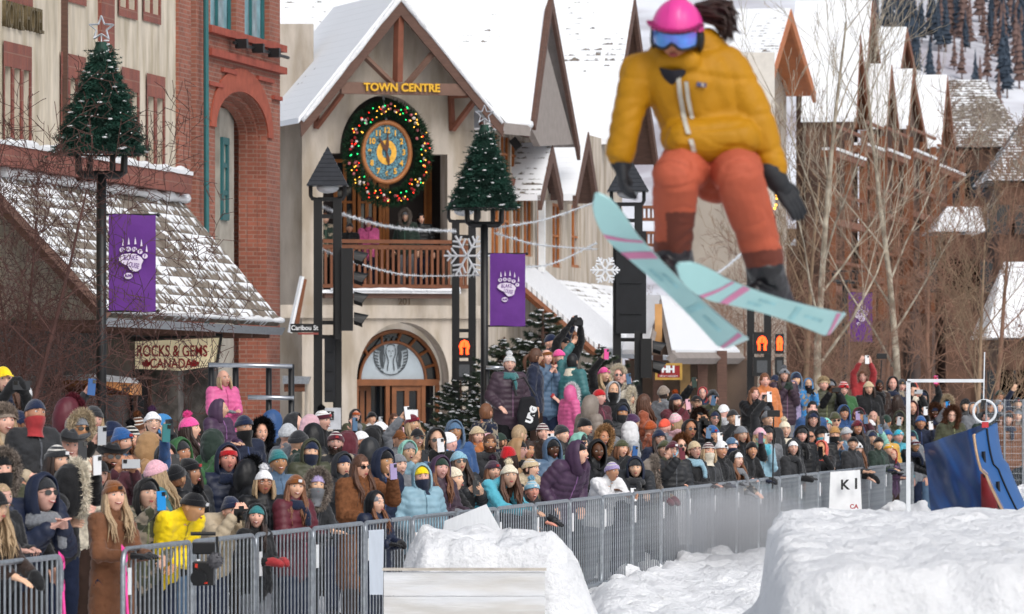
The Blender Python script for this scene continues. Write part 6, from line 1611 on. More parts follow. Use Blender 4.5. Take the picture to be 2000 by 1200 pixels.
def stills_camera(r):
    k = r['obj']; mb = MB(); mb.box((0, 0, 0), (.14, .05, .10)); mb.tube([(0, .02, -.005), (0, .12, -.01)], [.036, .040], 16); mb.box((0, 0, .06), (.05, .045, .03)); mb.tube([(0, .12, -.01), (0, .121, -.01)], [.033, .033], 16, 1)
    o = bpy.data.objects.new('stills_camera', mb.mesh('stills_camera', [M('camera_black', '101113', .4, .1), GLOSS])); SC.collection.objects.link(o)
    a = k.rotation_euler[2]; h = W(r['px'], r['py'], r['D']); o.location = h+Vector((math.sin(a), -math.cos(a), 0))*.16-Z*.03; o.rotation_euler[2] = a+math.pi
    tag(o, 'black camera held to the face of '+r['short'].replace('person', 'one'), 'camera')
_m = MB(); _m.tube([(0, .10, .03), (0, .15, .0), (.01, .17, -.07), (.0, .16, -.16), (0, .14, -.22)], [.02, .03, .032, .022, .006], 8); PONY = _m.mesh('ponytail', HAIRM, smooth=True)
for r in recs: make_person(r)
# labels that single each person out
cnt = {}
for r in recs:
    if r['pose'] == 'camera': stills_camera(r)
for r in recs: cnt.setdefault(r['lab0'], []).append(r)
def neigh(r, used=()):
    c = sorted((x for x in recs if x is not r and x['short'] != r['short'] and x['short'] not in used), key=lambda x: abs(x['px']-r['px'])+1.6*abs(x['py']-r['py']))[0]
    dx, dy = c['px']-r['px'], c['py']-r['py']; rel = ('just below' if dy < 0 else 'just above') if abs(dy) > abs(dx)*1.2 else ('left of' if dx > 0 else 'right of'); return rel, c
seen = set()
for r in recs:
    lab = r['lab0']
    rel, c = neigh(r); nm = c['short'].replace('person ', 'one ').replace('child ', 'child ')
    if len(lab.split()) <= 16-len(rel.split())-len(nm.split()) and (len(cnt[lab]) > 1 or r['hat'].split(':')[0] in ('hood', 'beanie', 'cap')): lab = lab+', '+rel+' '+nm
    elif len(cnt[lab]) > 1: lab = ' '.join(r['short'].split())+', '+rel+' '+nm
    z = 0
    while lab in seen: z += 1; rel, c = neigh(r, {c['short']}); lab = r['short']+', '+rel+' '+c['short'].replace('person ', 'one ')+' '+('', 'in the back rows', 'in the front row')[min(z, 2)]; lab = lab.strip(); 
    seen.add(lab); r['obj']['label'] = ' '.join(lab.split()[:16]); r['label'] = r['obj']['label']
pl = set()
for r in recs:
    if 'phone' in r:
        w_ = r['short'].replace('person ', 'one ').replace('child ', 'child '); l = cn(r['ph'])+' phone held up by '+w_
        if l in pl: l += ', '+cn(r['jc'])+' sleeves'
        if l in pl: l = l.replace('held up', 'raised')
        pl.add(l); tag(r['phone'], ' '.join(l.split()[:16]), 'phone', 'phones held up in the crowd')
# ---------------------------------------------------------------- crowd barriers
def barrier_proto(loc, lab):
    o = root('crowd_barrier', loc, lab, 'barrier', 'steel crowd barriers along the track'); o.rotation_euler[2] = math.radians(80)
    ORG[o.name] = Vector((0, 0, 0)); w_, h0, h1, rr = 2.2, .14, 1.12, .12; pts = []
    for cx, cz, a0 in ((w_-rr, h0+rr, -90), (w_-rr, h1-rr, 0), (rr, h1-rr, 90), (rr, h0+rr, 180)):
        for k in range(6): a = math.radians(a0+k*18); pts.append((cx+rr*math.cos(a), 0, cz+rr*math.sin(a)))
    mb = MB(); mb.tube(pts+[pts[0]], .020, 10, caps=False); mb.build('frame', STEEL, o, smooth=True)
    bm_ = MB(); bm_.tube([(0, 0, h0), (0, 0, h1)], .0085, 6, caps=False); me = bm_.mesh('bar', STEEL, smooth=True)
    for i in range(15): new_obj('bar', me, o, (.11+(w_-.22)*i/14, 0, 0))
    for x in (.25, w_-.25):
        mb = MB(); mb.tube([(x, -.30, .02), (x, -.26, .05), (x, -.06, .16), (x, .06, .16), (x, .26, .05), (x, .30, .02)], .017, 6); mb.build('foot', STEEL, o, smooth=True)
    mb = MB(); mb.box((.16, -.012, .88), (.09, .006, .20)); mb.build('tag_plate', WHITE, o)
    return reg(o)
def lp(D): return qp(D, 0, 0)
dstep = 2.24*math.cos(TH); Dg = line_D(240, 0); BD = [line_D(122, 0)-dstep*1, line_D(122, 0)-dstep*2]+[Dg+dstep*i for i in range(25)]
PX = lambda D: round(1000+F*lp(D).x/D)
def near_person(D):
    px = PX(D+1.1); c = sorted((r for r in recs if r['q'] is not None and r['q'] < 1.0), key=lambda r: abs(r['px']-px)); return c
bs = set(); bp_ = None
for D in sorted(BD):
    for c in near_person(D):
        l = 'grey steel barrier in front of the '+c['short'].replace('person', 'one')
        l = ' '.join(l.split()[:16])
        if l not in bs: break
    bs.add(l)
    if bp_ is None: bp_ = barrier_proto(lp(D), l)
    else: c_ = dup(bp_, loc=lp(D)); c_['label'] = l
PINK = M('pink_tape', 'e8489a', .5, .1)
for D, lb in ((line_D(120, 0), 'pink tape wound round the barrier post left of the gap'), (Dg+.04, 'pink tape wound round the barrier post right of the gap')):
    mb = MB(); b = lp(D); n = 60
    for i in range(n):
        f0, f1 = i/n, (i+1)/n
        if int(f0*14) % 3 == 2: continue
        g = lambda f, dz: b+Vector((math.cos(f*34)*.026, math.sin(f*34)*.026, .25+f*.86+dz)); mb.quad(g(f0, 0), g(f1, 0), g(f1, .05), g(f0, .05))
    mb.tube([b+Z*1.0, b+Vector((.02, -.03, .7)), b+Vector((.05, -.04, .35)), b+Vector((.09, -.03, .1))], .014, 4)
    thing('barrier_tape', mb, PINK, lb, 'tape', b)
# ---------------------------------------------------------------- cloth and posters on the barrier
def cloth(nm, lab, cat, pts, D, mat, wr=.03, n=14, th=.01, group=None):
    """pts: tl, tr, br, bl rows of pixels; hung at depth D"""
    a, b, c, d = [W(p[0], p[1], D if len(p) < 3 else p[2]) for p in pts]; mb = MB(); vs = []
    for i in range(n+1):
        for j in range(n+1):
            u, v = j/n, i/n; p = a.lerp(b, u).lerp(d.lerp(c, u), v); q = p*3.1; p = p+Vector((0, -1, 0))*(noise.noise(Vector((q.x*1.1+q.z*.25, q.z*.25, 2)))*wr*1.2+noise.noise(Vector((q.x*2.6+q.z*.8, q.z*.6, 5)))*wr*.35); vs.append(p)
    m = (n+1)**2; vs += [v+Vector((0, th, 0)) for v in vs]; f = [(i*(n+1)+j, (i+1)*(n+1)+j, (i+1)*(n+1)+j+1, i*(n+1)+j+1) for i in range(n) for j in range(n)]
    f += [tuple(x+m for x in q[::-1]) for q in f]; mb.add(vs, f); return thing(nm, mb, mat, lab, cat, a, group, smooth=True)
cloth('white_banner', 'long white cloth banner hanging over the barrier behind the snow block', 'banner', [(868, 1018, 53.2), (950, 985, 56.2), (986, 1050, 57), (860, 1075, 53.4)], 55, WHITE, .12)
cloth('white_board', 'narrow white board strapped upright to the barrier left of the snow block', 'board', [(720, 1036, 49.3), (750, 1034, 50.0), (748, 1162, 50.0), (722, 1162, 49.3)], 50, M('pale_board', 'c9d2dd', .6, .05), .003)
cloth('white_poster', 'white hanging sheet seen through the misty middle barriers', 'poster', [(1318, 958, 71.5), (1348, 955, 72.6), (1352, 1064, 72.6), (1326, 1064, 71.5)], 72, WHITE, .03)
po = cloth('ski_poster', 'white hand-lettered poster with KI and CA hanging on the right barriers', 'poster', [(1622, 922, 84.2), (1680, 918, 84.2), (1684, 1014, 84.2), (1618, 1014, 84.2)], 85, WHITE, .02)
e = Vector((1, 0, 0))
text('lettering', 'K', W(1650, 948, 84.1), e, Z, .20, BLACK, po, .004, .006); text('lettering', 'I', W(1672, 946, 84.1), e, Z, .22, BLACK, po, .004, .006)
text('lettering', 'CA', W(1668, 990, 84.1), e, Z, .09, REDL, po, .004, .003)
# ---------------------------------------------------------------- street lamps, banners
def star(mb, c, R_):
    P = [c+Vector((math.sin(math.radians(72*i))*R_, 0, math.cos(math.radians(72*i))*R_)) for i in range(5)]; Q = [c+Vector((math.sin(math.radians(72*i+36))*R_*.42, 0, math.cos(math.radians(72*i+36))*R_*.42)) for i in range(5)]
    for i in range(5):
        for y in (-.04, .04): o = Vector((0, y, 0)); mb.tube([P[i]+o, Q[i]+o], .010, 4); mb.tube([Q[i]+o, P[(i+1) % 5]+o], .010, 4)
        mb.tube([P[i]-Vector((0, .04, 0)), P[i]+Vector((0, .04, 0))], .01, 4)
TINS = M('tinsel_silver', 'c8ccd2', .3, .3, 30, metal=.7); TG = M('artificial_needles', '23493d', .6, .35, 6, spec=.3, col2='163028')
def tinsel_tree():
    mb = MB(); P, Dr = [], []; H_ = 1.5
    for i in range(21000):
        f = 1-math.sqrt(rnd.random()*.985+.012); f = max(0, f); r = .54*(1-f)**.92+.07; r *= (.86+.16*abs(math.sin(f*H_/.14*math.pi))); a = rnd.uniform(0, 2*math.pi)
        d = Vector((math.cos(a), math.sin(a), 0)); P.append(d*(r*rnd.uniform(.72, 1.03))+Z*(f*H_+.02*math.sin(a*9))); Dr.append(d+Vector((rnd.gauss(0, .6), rnd.gauss(0, .6), rnd.gauss(-.25, .5))))
    mb.blades(P, Dr, .07, .008)
    for i in range(260):
        f = rnd.random()**1.4; a = rnd.uniform(0, 6.3); r = .54*(1-f)**.92+.05; p = Vector((math.cos(a)*r, math.sin(a)*r, f*H_)); d = Vector((math.cos(a), math.sin(a), rnd.uniform(-.5, .1))).normalized(); L_ = rnd.uniform(.06, .17)
        mb.blades([p+d*(L_*rnd.random()) for _ in range(26)], [d+Vector((rnd.gauss(0, .8), rnd.gauss(0, .8), rnd.gauss(0, .8))) for _ in range(26)], .05, .006)
    mb.tube([(0, 0, .02), (0, 0, 1.5)], [.42, .07], 20)
    sm = MB()
    for i in range(90): f = i/90; a = f*34; r = .55*(1-f)+.06; sm.sphere((math.cos(a)*r, math.sin(a)*r, f*H_+.02), .010, 6)
    for i in range(46):
        f = rnd.random()**1.3; a = rnd.uniform(0, 6.3); r = .54*(1-f)+.07; sm.sphere((math.cos(a)*r, math.sin(a)*r, f*H_+.02), (rnd.uniform(.02, .055), rnd.uniform(.02, .04), .014), 8)
    return mb.mesh('tree_decoration', TG, uv=False), sm.mesh('snow_clumps', SNOW, uv=False)
TT, TS = tinsel_tree(); PURP = M('banner_purple', '5f2d82', .75, .08, 4, .004, 12); MARK = M('banner_white', 'd9cfe2', .7, .05)
def pole_lamp(px, D, zb, lab, blab, tree=True, yb=(420, 608)):
    b = Vector(((px-1000)*D/F, D, 0)); o = root('street_lamp', b, lab, 'street lamp', 'black street lamps along the avenue'); mb = MB()
    mb.tube([b, b+Z*(zb-.28)], .068, 14); mb.tube([b, b+Z*.5], .11, 14); mb.build('pole', BLACK, o, smooth=True)
    mb = MB()
    for s in (-1, 1): mb.tube([b+Vector((0, 0, zb-.28)), b+Vector((s*.24, 0, zb-.28)), b+Vector((s*.30, 0, zb-.24)), b+Vector((s*.31, 0, zb-.02))], [.055, .055, .05, .045], 8); mb.tube([b+Vector((s*.15, .0, zb-.27)), b+Vector((s*.15, 0, zb-.02))], .04, 6)
    mb.ring(b+Z*zb, Vector((1, 0, 0)), Vector((0, 1, 0)), .54, .014, 36, 6); mb.build('bracket', BLACK, o)
    if tree:
        t = new_obj('tree_decoration', TT, o, (0, 0, zb)); new_obj('snow_clumps', TS, t); mb = MB(); star(mb, b+Z*(zb+1.68), .17); mb.tube([b+Z*(zb+1.45), b+Z*(zb+1.6)], .01, 5); mb.build('star', TINS, t)
    z1, z0 = EYE+(HY-yb[0])*D/F, EYE+(HY-yb[1])*D/F; mb = MB(); w_ = .63
    for z in (z1, z0): mb.tube([b+Z*z, b+Vector((w_+.12, 0, z))], .016, 6); mb.sphere(b+Vector((w_+.13, 0, z)), .028, 8)
    mb.build('banner_arm', BLACK, o)
    bn = root('street_banner', b+Vector((.10, -.03, z1)), blab, 'banner', 'purple banners on the street lamps'); mb = MB(); n = 16; vs = []; H_ = z1-z0; c0_ = b+Vector((.10, -.03, z1))
    for i in range(n+1):
        for j in range(9): u, v = j/8, i/n; vs.append(c0_+Vector((u*w_, .02*math.sin(v*9+px)*math.sin(u*3)+.012*noise.noise(Vector((u*5, v*7, px))), -v*H_+.01*math.sin(u*6))))
    f = [(i*9+j, (i+1)*9+j, (i+1)*9+j+1, i*9+j+1) for i in range(n) for j in range(8)]; m = len(vs); mb.add(vs+[v+Vector((0, .006, 0)) for v in vs], f+[tuple(x+m for x in q[::-1]) for q in f]); mb.build('cloth', PURP, bn, smooth=True)
    # bear-paw emblem: claws, toes BANFF, pad LAKE LOUISE, heel ALIVE
    X = Vector((1, 0, 0)); Y = Vector((0, -.028, 0)); c = lambda u, v: c0_+X*(u*w_)-Z*(v*H_)+Y; mb = MB()
    for u, v in ((.31, .30), (.43, .288), (.57, .285), (.70, .305), (.81, .365)): mb.prism([c(u-.022, v+.022), c(u+.022, v+.02), c(u+.012, v-.02), c(u-.004, v-.055)], (0, -.003, 0))
    mb.build('claw_marks', MARK, bn)
    for ch, u, v in (('B', .29, .365), ('A', .42, .357), ('N', .55, .36), ('F', .67, .382), ('F', .775, .43)):
        mb = MB(); mb.prism([c(u+.056*math.cos(a), v+.026*math.sin(a)) for a in [2*math.pi*i/14 for i in range(14)]], (0, -.002, 0)); mb.build('toe_mark', MARK, bn); text('toe_letter', ch, c(u, v)+Vector((0, -.004, 0)), X, Z, .062, PURP, bn, .001, .001)
    mb = MB(); mb.prism([c(u, v) for u, v in ((.22, .44), (.30, .412), (.44, .402), (.58, .408), (.69, .44), (.74, .475), (.70, .515), (.69, .56), (.62, .585), (.52, .592), (.46, .57), (.40, .53), (.28, .50), (.21, .47))], (0, -.002, 0)); mb.build('pad_mark', MARK, bn)
    text('pad_letters', '&LAKE', c(.47, .448)+Vector((0, -.004, 0)), X, Z, .098, PURP, bn, .001, .001, sx=.68); text('pad_letters', 'LOUISE', c(.52, .525)+Vector((0, -.004, 0)), Vector((1, 0, -.22)), Vector((.2, 0, 1)), .098, PURP, bn, .001, .001, sx=.52)
    mb = MB(); mb.prism([c(.42+.09*math.cos(a), .635+.032*math.sin(a)) for a in [2*math.pi*i/20 for i in range(20)]], (0, -.002, 0)); mb.build('heel_mark', MARK, bn)
    text('heel_letters', 'ALIVE', c(.42, .635)+Vector((0, -.004, 0)), X, Z, .045, PURP, bn, .002, .003, sx=.8)
pole_lamp(198, 76.2, 5.50, 'black lamp post topped by a tinsel Christmas tree in front of the hotel', 'purple paw emblem banner on the nearest lamp post, over the shingled roof')
pole_lamp(946, 101.5, 5.60, 'black lamp post with snowy tinsel Christmas tree beside the clock building', 'purple paw emblem banner on the lamp post by the spruce', yb=(496, 637))
pole_lamp(1650, 152, 5.60, 'distant black lamp post among the leafless trees', 'faded purple banner among the leafless trees', False, (572, 668))
pole_lamp(1985, 178, 5.6, 'distant lamp post at the right edge of the picture', 'purple banner cut off by the right edge', False, (640, 725))
# ---------------------------------------------------------------- twin post signal towers
ROOFB = M('slate_black', '23272e', .4, .2, 8, metal=.3)
def tower(pxs, D, zt, lab, hw=.34, capw=.36, cab=None, z0=0):
    xs = [(p-1000)*D/F for p in pxs]; cx = sum(xs)/2; b = Vector((cx, D, 0)); o = root('signal_post', b, lab, 'signal post'); mb = MB()
    for i, x in enumerate(xs): mb = MB(); mb.box((x, D, (zt-.25)/2), (.15, .15, zt-.25)); mb.build('post', BLACK, o)
    mb = MB(); 
    for z in (1.4, 3.3, 3.55, zt-.55, zt-.25): mb.box((cx, D, z), (abs(xs[1]-xs[0]), .06, .07))
    for s in (-1, 1): mb.tube([(cx+s*.16, D, zt-.26), (cx+s*.27, D, zt-.24), (cx+s*.30, D, zt-.18), (cx+s*.30, D, zt)], .035, 6)
    mb.build('crossbar', BLACK, o)
    R_ = capw; mb = MB(); apex = Vector((cx, D, zt+.68)); cs_ = [Vector((cx+sx*R_, D+sy*R_, zt-.02)) for sx, sy in ((-1, -1), (1, -1), (1, 1), (-1, 1))]
    for i in range(4):
        a, c = cs_[i], cs_[(i+1) % 4]; m = 9
        for k in range(m):
            f0, f1 = k/m, (k+1)/m; A, C = a.lerp(apex, f0), c.lerp(apex, f0); A1, C1 = a.lerp(apex, f1), c.lerp(apex, f1); nn = Z*.014; mb.quad(A+nn, C+nn, C1, A1); mb.quad(A, C, C+nn, A+nn)
    mb.add(cs_, [(3, 2, 1, 0)]); mb.build('louvred_cap', ROOFB, o)
    mb = MB(); mb.sphere((cx, D, zt-.05), (.2, .2, .10), 14); mb.build('lamp_globe', M('lamp_globe', 'c9cdd2', .3, .05), o, smooth=True)
    if cab:
        x0, x1, y0, y1 = cab; p, q = W(x0, y0, D-.12), W(x1, y1, D-.12); c = (p+q)/2; mb = MB(); mb.box(c, (abs(q.x-p.x), .16, abs(q.z-p.z)))
        for k in range(3): mb.box(c+Vector((0, -.09, (k-1)*abs(q.z-p.z)*.3)), (abs(q.x-p.x)*.7, .03, .04))
        mb.build('signal_back', M('cabinet_black', '14171c', .5, .3, 5), o)
    return o
tower((621, 659), 100, 5.97, 'left twin black signal post with pyramid cap in front of the clock building', cab=(634, 655, 660, 786))
tower((890, 922), 112, 5.95, 'middle twin black signal post with pyramid cap partly behind the tinsel tree', capw=.34)
tower((1205, 1247), 105, 6.05, 'twin black signal post with louvred cap and dark cabinet below the jumper\'s glove', capw=.38, cab=(1203, 1262, 452, 652))
tower((1466, 1499), 118, 6.0, 'twin black signal post behind the jumper\'s boots', capw=.30)
def signal(px, py, D, lab, n=4, side=1):
    c = W(px, py, D); o = root('traffic_signal', c, lab, 'traffic signal'); mb = MB(); h = .36*n; mb.box(c, (.20, .30, h)); mb.box(c-Vector((side*.16, 0, 0)), (.10, .05, h+.3)); mb.build('housing', BLACK, o)
    for k in range(n):
        z = h/2-.18-.36*k; q = c+Vector((side*.12, 0, z)); m = MB(); vs = []
        for j in range(10):
            a = math.pi*(-.15+1.3*j/9); L_ = .26*(.55+.45*math.sin(max(0, min(math.pi, a)))); d = Vector((0, math.cos(a)*.15, math.sin(a)*.15)); vs += [q+d, q+d+Vector((side*L_, 0, -.05))]
        m.add(vs, [(2*j, 2*j+2, 2*j+3, 2*j+1) for j in range(9)]+[(2*j+1, 2*j+3, 2*j+2, 2*j) for j in range(9)]); m.build('visor', BLACK, o)
    return o
signal(678, 566, 99.5, 'black traffic signal with four hoods on the left twin post')
signal(1262, 700, 104.5, 'dark traffic signal at the foot of the cabinet post near the red board', 2)
def walk(px, py, D, lab, w_=.34, side=False):
    c = W(px, py, D); o = root('walk_signal', c, lab, 'pedestrian signal'); mb = MB(); mb.box(c, (w_*(.5 if side else 1), .2, w_*1.15)); mb.box(c-Z*w_*1.3, (w_*(.5 if side else 1), .2, w_*1.1)); mb.build('housing', BLACK, o)
    m = MB(); q = c+Vector((0, -.115, 0)); s = w_*.9*(1 if not side else .5); P = lambda x, z: q+Vector((x*s, 0, z*w_*.9))
    m.tube([P(-.20, -.42), P(-.18, -.15), P(-.26, .1), P(-.16, .34), P(0, .43), P(.16, .36), P(.26, .1), P(.17, -.15), P(.2, -.42)], .028, 6)
    for x in (-.1, .08): m.tube([P(x, .36), P(x, .05)], .022, 6)
    m.build('lit_hand', M('orange_led', 'ff4a1c', .5, 0, emit=3.5), o)
    m = MB(); m.box(c-Z*w_*1.3+Vector((0, -.105, 0)), (w_*.6*(.5 if side else 1), .01, w_*.7)); m.build('count_panel', M('grey_panel', '4a4d50', .6, .2, 60), o); return o
walk(907, 680, 111, 'orange lit walk signal between the entrance arch and the lamp post'); walk(1488, 672, 117, 'brightest red-orange walk signal under the jumper\'s right boot', .36); walk(1522, 672, 118, 'narrow side-on walk signal right of the bright one', .36, True)
o = root('street_name_sign', W(594, 641, 99.8), 'black street name sign reading Caribou St on the left twin post', 'sign')
mb = MB(); mb.box(W(595, 641, 99.8), (.50, .03, .15)); mb.build('name_plate', BLACK, o); text('lettering', 'Caribou St', W(595, 641, 99.77), Vector((1, 0, 0)), Z, .115, WHITE, o, .003, .002, sx=.95)
mb = MB(); mb.box(W(602, 652, 99.8), (.36, .02, .035)); mb.build('red_strip', M('dull_red', '8e4a44', .6), o)
o = root('crossing_sign', W(646, 816, 99.6), 'small white crossing notice with walking figure at the foot of the left post', 'sign')
mb = MB(); mb.box(W(646, 818, 99.7), (.36, .02, .38)); mb.build('plate', M('sign_grey_white', 'b9bdc4', .5), o); mb = MB(); mb.box(W(645, 812, 99.68), (.13, .012, .15)); mb.build('black_square', BLACK, o)
mb = MB(); q = W(645, 812, 99.66); P = lambda x, z: q+Vector((x, 0, z)); mb.sphere(P(0, .05), .014, 8); mb.tube([P(0, .035), P(0, -.01)], .010, 5); mb.tube([P(0, -.01), P(-.03, -.06)], .007, 5); mb.tube([P(0, -.01), P(.03, -.06)], .007, 5); mb.tube([P(-.03, 0), P(0, .025), P(.03, .0)], .006, 5); mb.build('walking_figure', WHITE, o)
# ---------------------------------------------------------------- garlands and snowflakes
TW = M('white_tinsel', 'd5d9de', .4, .2, 30, metal=.25)
def garland(pp, lab):
    P = [W(*p) for p in pp]; Q = []
    for i in range(len(P)-1):
        p0, p1, p2, p3 = P[max(i-1, 0)], P[i], P[i+1], P[min(i+2, len(P)-1)]
        for k in range(12): t = k/12; Q.append(.5*((2*p1)+(p2-p0)*t+(2*p0-5*p1+4*p2-p3)*t*t+(-p0+3*p1-3*p2+p3)*t**3))
    Q.append(P[-1]); mb = MB(); mb.tube(Q, .011, 5); A, B = [], []; L_ = sum((Q[i+1]-Q[i]).length for i in range(len(Q)-1))
    for i in range(int(L_*190)):
        u = rnd.random()*(len(Q)-1); a = Q[int(u)].lerp(Q[int(u)+1], u % 1); d = Vector((rnd.gauss(0, 1), rnd.gauss(0, 1), rnd.gauss(0, 1))).normalized(); c = rnd.gauss(.5+.5*math.sin(u*3), .4)
        A.append(a); B.append(d*(.6+.4*c))
    mb.blades(A, B, .062, .006); thing('tinsel_garland', mb, TW, lab, 'garland', P[0], 'tinsel garlands strung between the posts', uv=False)
garland([(630, 405, 100), (700, 428, 102), (780, 446, 104), (890, 452, 111)], 'upper garland across the balcony from the left twin post')
garland([(620, 483, 100), (700, 515, 101), (800, 538, 102), (938, 538, 101.6)], 'lower garland across the balcony railing to the tree lamp post')
garland([(966, 445, 101.6), (1060, 430, 103), (1168, 393, 105)], 'garland rising right from the tree lamp post towards the jumper')
garland([(966, 455, 101.6), (1050, 478, 103), (1165, 487, 105)], 'garland sagging right, second of the two from the tree lamp post')
garland([(1010, 522, 102), (1080, 515, 103), (1165, 475, 105)], 'short garland above the snowy pavement canopy')
garland([(1345, 560, 110), (1400, 535, 112), (1455, 490, 117)], 'garland seen between the jumper\'s legs')
def flake(px, py, D, R_, lab):
    c = W(px, py, D); mb = MB()
    for k in range(6):
        a = math.radians(60*k+30); d = Vector((math.sin(a), 0, math.cos(a))); mb.tube([c, c+d*R_], .020, 6)
        for f in (.42, .68):
            for s in (-1, 1): e = Vector((math.sin(a+s*.9), 0, math.cos(a+s*.9))); mb.tube([c+d*R_*f, c+d*R_*f+e*R_*(.42 if f < .6 else .28)], .018, 6)
    thing('snowflake_decoration', mb, M('flake_white', 'dfe3e8', .5, .05), lab, 'snowflake', c)
flake(912, 500, 103, .42, 'large white snowflake decoration between the two posts by the balcony'); flake(1182, 528, 104, .27, 'fainter white snowflake decoration left of the dark cabinet post')
o = root('fairy_lights', W(1512, 365, 116), 'string of amber fairy lights running down beside the jumper\'s trousers', 'fairy lights'); mb = MB(); pts = [W(1509+8*math.sin(i*.4)+i*.15, 362+i*6.5, 116) for i in range(28)]; mb.tube(pts, .006, 4); mb.build('cable', BLACK, o)
sph = MB(); sph.sphere((0, 0, 0), .028, 8); bm2 = sph.mesh('bulb', M('amber_bulb', 'ffc24a'), smooth=True)
for i, p in enumerate(pts):
    if i % 3 != 2: new_obj('bulb', bm2, o, p-W(1512, 365, 116))
# ---------------------------------------------------------------- viewing platforms with rails
def rails(lab, posts, rls, D, ybot=990):
    c = W(posts[0][0], 900, D); o = root('platform_railing', c, lab, 'railing')
    for px, y in posts: mb = MB(); mb.tube([W(px, y, D), W(px, y, D)*1-Z*(W(px, y, D).z-.3)], .035, 8); mb.build('post', BLACK, o, smooth=True)
    for x0, y0, x1, y1 in rls: mb = MB(); mb.tube([W(x0, y0, D-.06), W(x1, y1, D-.06)], .026, 10); mb.build('rail', STEELB, o, smooth=True)
rails('black platform railing with steel rails around the blond child', [(412, 708), (460, 716), (525, 714), (569, 712)], [(408, 713, 571, 716), (484, 776, 574, 778)], 64.5)
rails('black and steel platform railing beside the person with the teal scarf', [(951, 716)], [(949, 718, 985, 719), (955, 760, 975, 762), (955, 828, 966, 829)], 82)
mb = MB(); mb.box(W(955, 800, 81.8), (.09, .05, .5)); thing('steel_sleeve', mb, STEELB, 'pale steel sleeve on the railing post beside the spruce', 'post sleeve', W(955, 800, 81.8))
# platform deck for the raised spectators
rs = [r for r in recs if 'raise' in r and r['px'] > 900]; gz = min(r['g'] for r in rs); xs = [r['obj'].location.x for r in rs]; ys = [r['obj'].location.y for r in rs]
mb = MB(); mb.box(((min(xs)+max(xs))/2, (min(ys)+max(ys))/2, gz/2-.02), (max(xs)-min(xs)+.9, max(ys)-min(ys)+.9, gz)); thing('viewing_platform', mb, M('platform_wood', '3a2f29', .8, .3, 3), 'dark raised platform under the group standing above the crowd', 'platform', ((min(xs)+max(xs))/2, (min(ys)+max(ys))/2, 0))
# ---------------------------------------------------------------- hoop frame, mats, mesh fence
WP = M('white_pipe', 'd2d6da', .4, .05); D = 60
o = root('hoop_frame', W(1774, 1150, D)*1, 'white pipe frame with a hanging ring at the right', 'hoop frame'); mb = MB(); mb.box(W(1774, 745, D)-Z*W(1774, 745, D).z/2, (.045, .045, W(1774, 745, D).z)); mb.build('upright', WP, o)
mb = MB(); mb.box(W(1847, 744, D), ((1922-1772)*D/F, .045, .035)); mb.build('crossbar', WP, o); mb = MB(); mb.tube([W(1923, 688, D), W(1921, 782, D)], .007, 6); mb.build('thin_rod', WP, o)
mb = MB(); mb.ring(W(1923, 804, D), Vector((1, 0, 0)), Z, .118, .014, 40, 8); r_ = mb.build('ring', WP, o, smooth=True); mb = MB(); mb.box(W(1921, 784, D), (.05, .04, .03)); mb.build('clip', BLACK, r_)
mb = MB(); mb.box(W(1924, 830, D), (.07, .03, .06)); mb.build('red_label', M('tag_red', 'b8333a', .5), r_)
BLUE = M('blue_vinyl', '0a3a72', .42, .10, 2, .003, 6, spec=.5, coat=.2); BLUE2 = M('blue_vinyl_light', '245691', .42, .06, 2, .003, 6, spec=.5)
cloth('blue_tarpaulin', 'deep blue creased crash mat cover sagging against the barriers', 'mat', [(1806, 868, 92), (1926, 828, 90), (1926, 1004, 89), (1822, 1008, 90)], 90, BLUE, .5, 30, .12)
ax = [W(1905, 850, 87), W(1948, 826, 88), W(2004, 988, 87), W(1966, 1006, 86)]
cm = root('crash_mat', W(1950, 1000, 87), 'blue crash mat with beige edge and black straps leaning at the right', 'mat'); mb = MB(); n = 16; vs = []
for i in range(n+1):
    for j in range(7):
        u, v = j/6, i/n; p = ax[0].lerp(ax[1], u).lerp(ax[3].lerp(ax[2], u), v)+Vector((-.10*math.sin(v*math.pi)*(1 if v < .45 else .5), 0, 0)); vs.append(p+Vector((0, -.02*noise.noise(p*2.5)-.05*math.sin(u*math.pi), 0)))
f = [(i*7+j, (i+1)*7+j, (i+1)*7+j+1, i*7+j+1) for i in range(n) for j in range(6)]; m = len(vs); mb.add(vs+[v+Vector((0, .3, 0)) for v in vs], f+[tuple(x+m for x in q[::-1]) for q in f]+[(i*7+6, (i+1)*7+6, (i+1)*7+6+m, i*7+6+m) for i in range(n)]); mb.build('cover', BLUE2, cm, smooth=True)
mb = MB(); mb.tube([vs[i*7]+Vector((-.01, .05, 0)) for i in range(n+1)], .030, 6); mb.build('beige_edge', M('beige_edge', 'c9a98a', .7), cm)
for u in (3,): mb = MB(); mb.tube([vs[i*7+u]-Vector((0, .03, 0)) for i in range(n+1)], .016, 4); mb.build('strap', BLACK, cm)
for k in (5, 11): mb = MB(); mb.tube([vs[k*7+1]-Vector((0, .02, -.1)), vs[k*7+1]-Vector((-.03, .02, .3))], .03, 4); mb.build('strap', BLACK, cm)
mb = MB(); mb.tube([W(1930, 925, 89.2), W(1934, 1005, 89.2)], [.12, .14], 14); thing('red_roll', mb, M('red_vinyl', '6f151c', .5, .1), 'dark red padded roll between the two blue mats', 'padding', W(1934, 1005, 89.2), smooth=True)
mb = MB(); mb.box(W(1960, 880, 95), (1.2, .02, .02)); o = root('mesh_fence', W(1960, 960, 95), 'thin wire mesh fence behind the mats at the right edge', 'fence')
for i, px in enumerate((1926, 1962, 1998)): m = MB(); m.tube([W(px, 780, 95), W(px, 1010, 95)], .016, 6); m.build('post', STEEL, o)
m = MB()
for k in range(16): m.tube([W(1926, 782+k*13, 95), W(2010, 782+k*13, 95)], .0025, 3, caps=False)
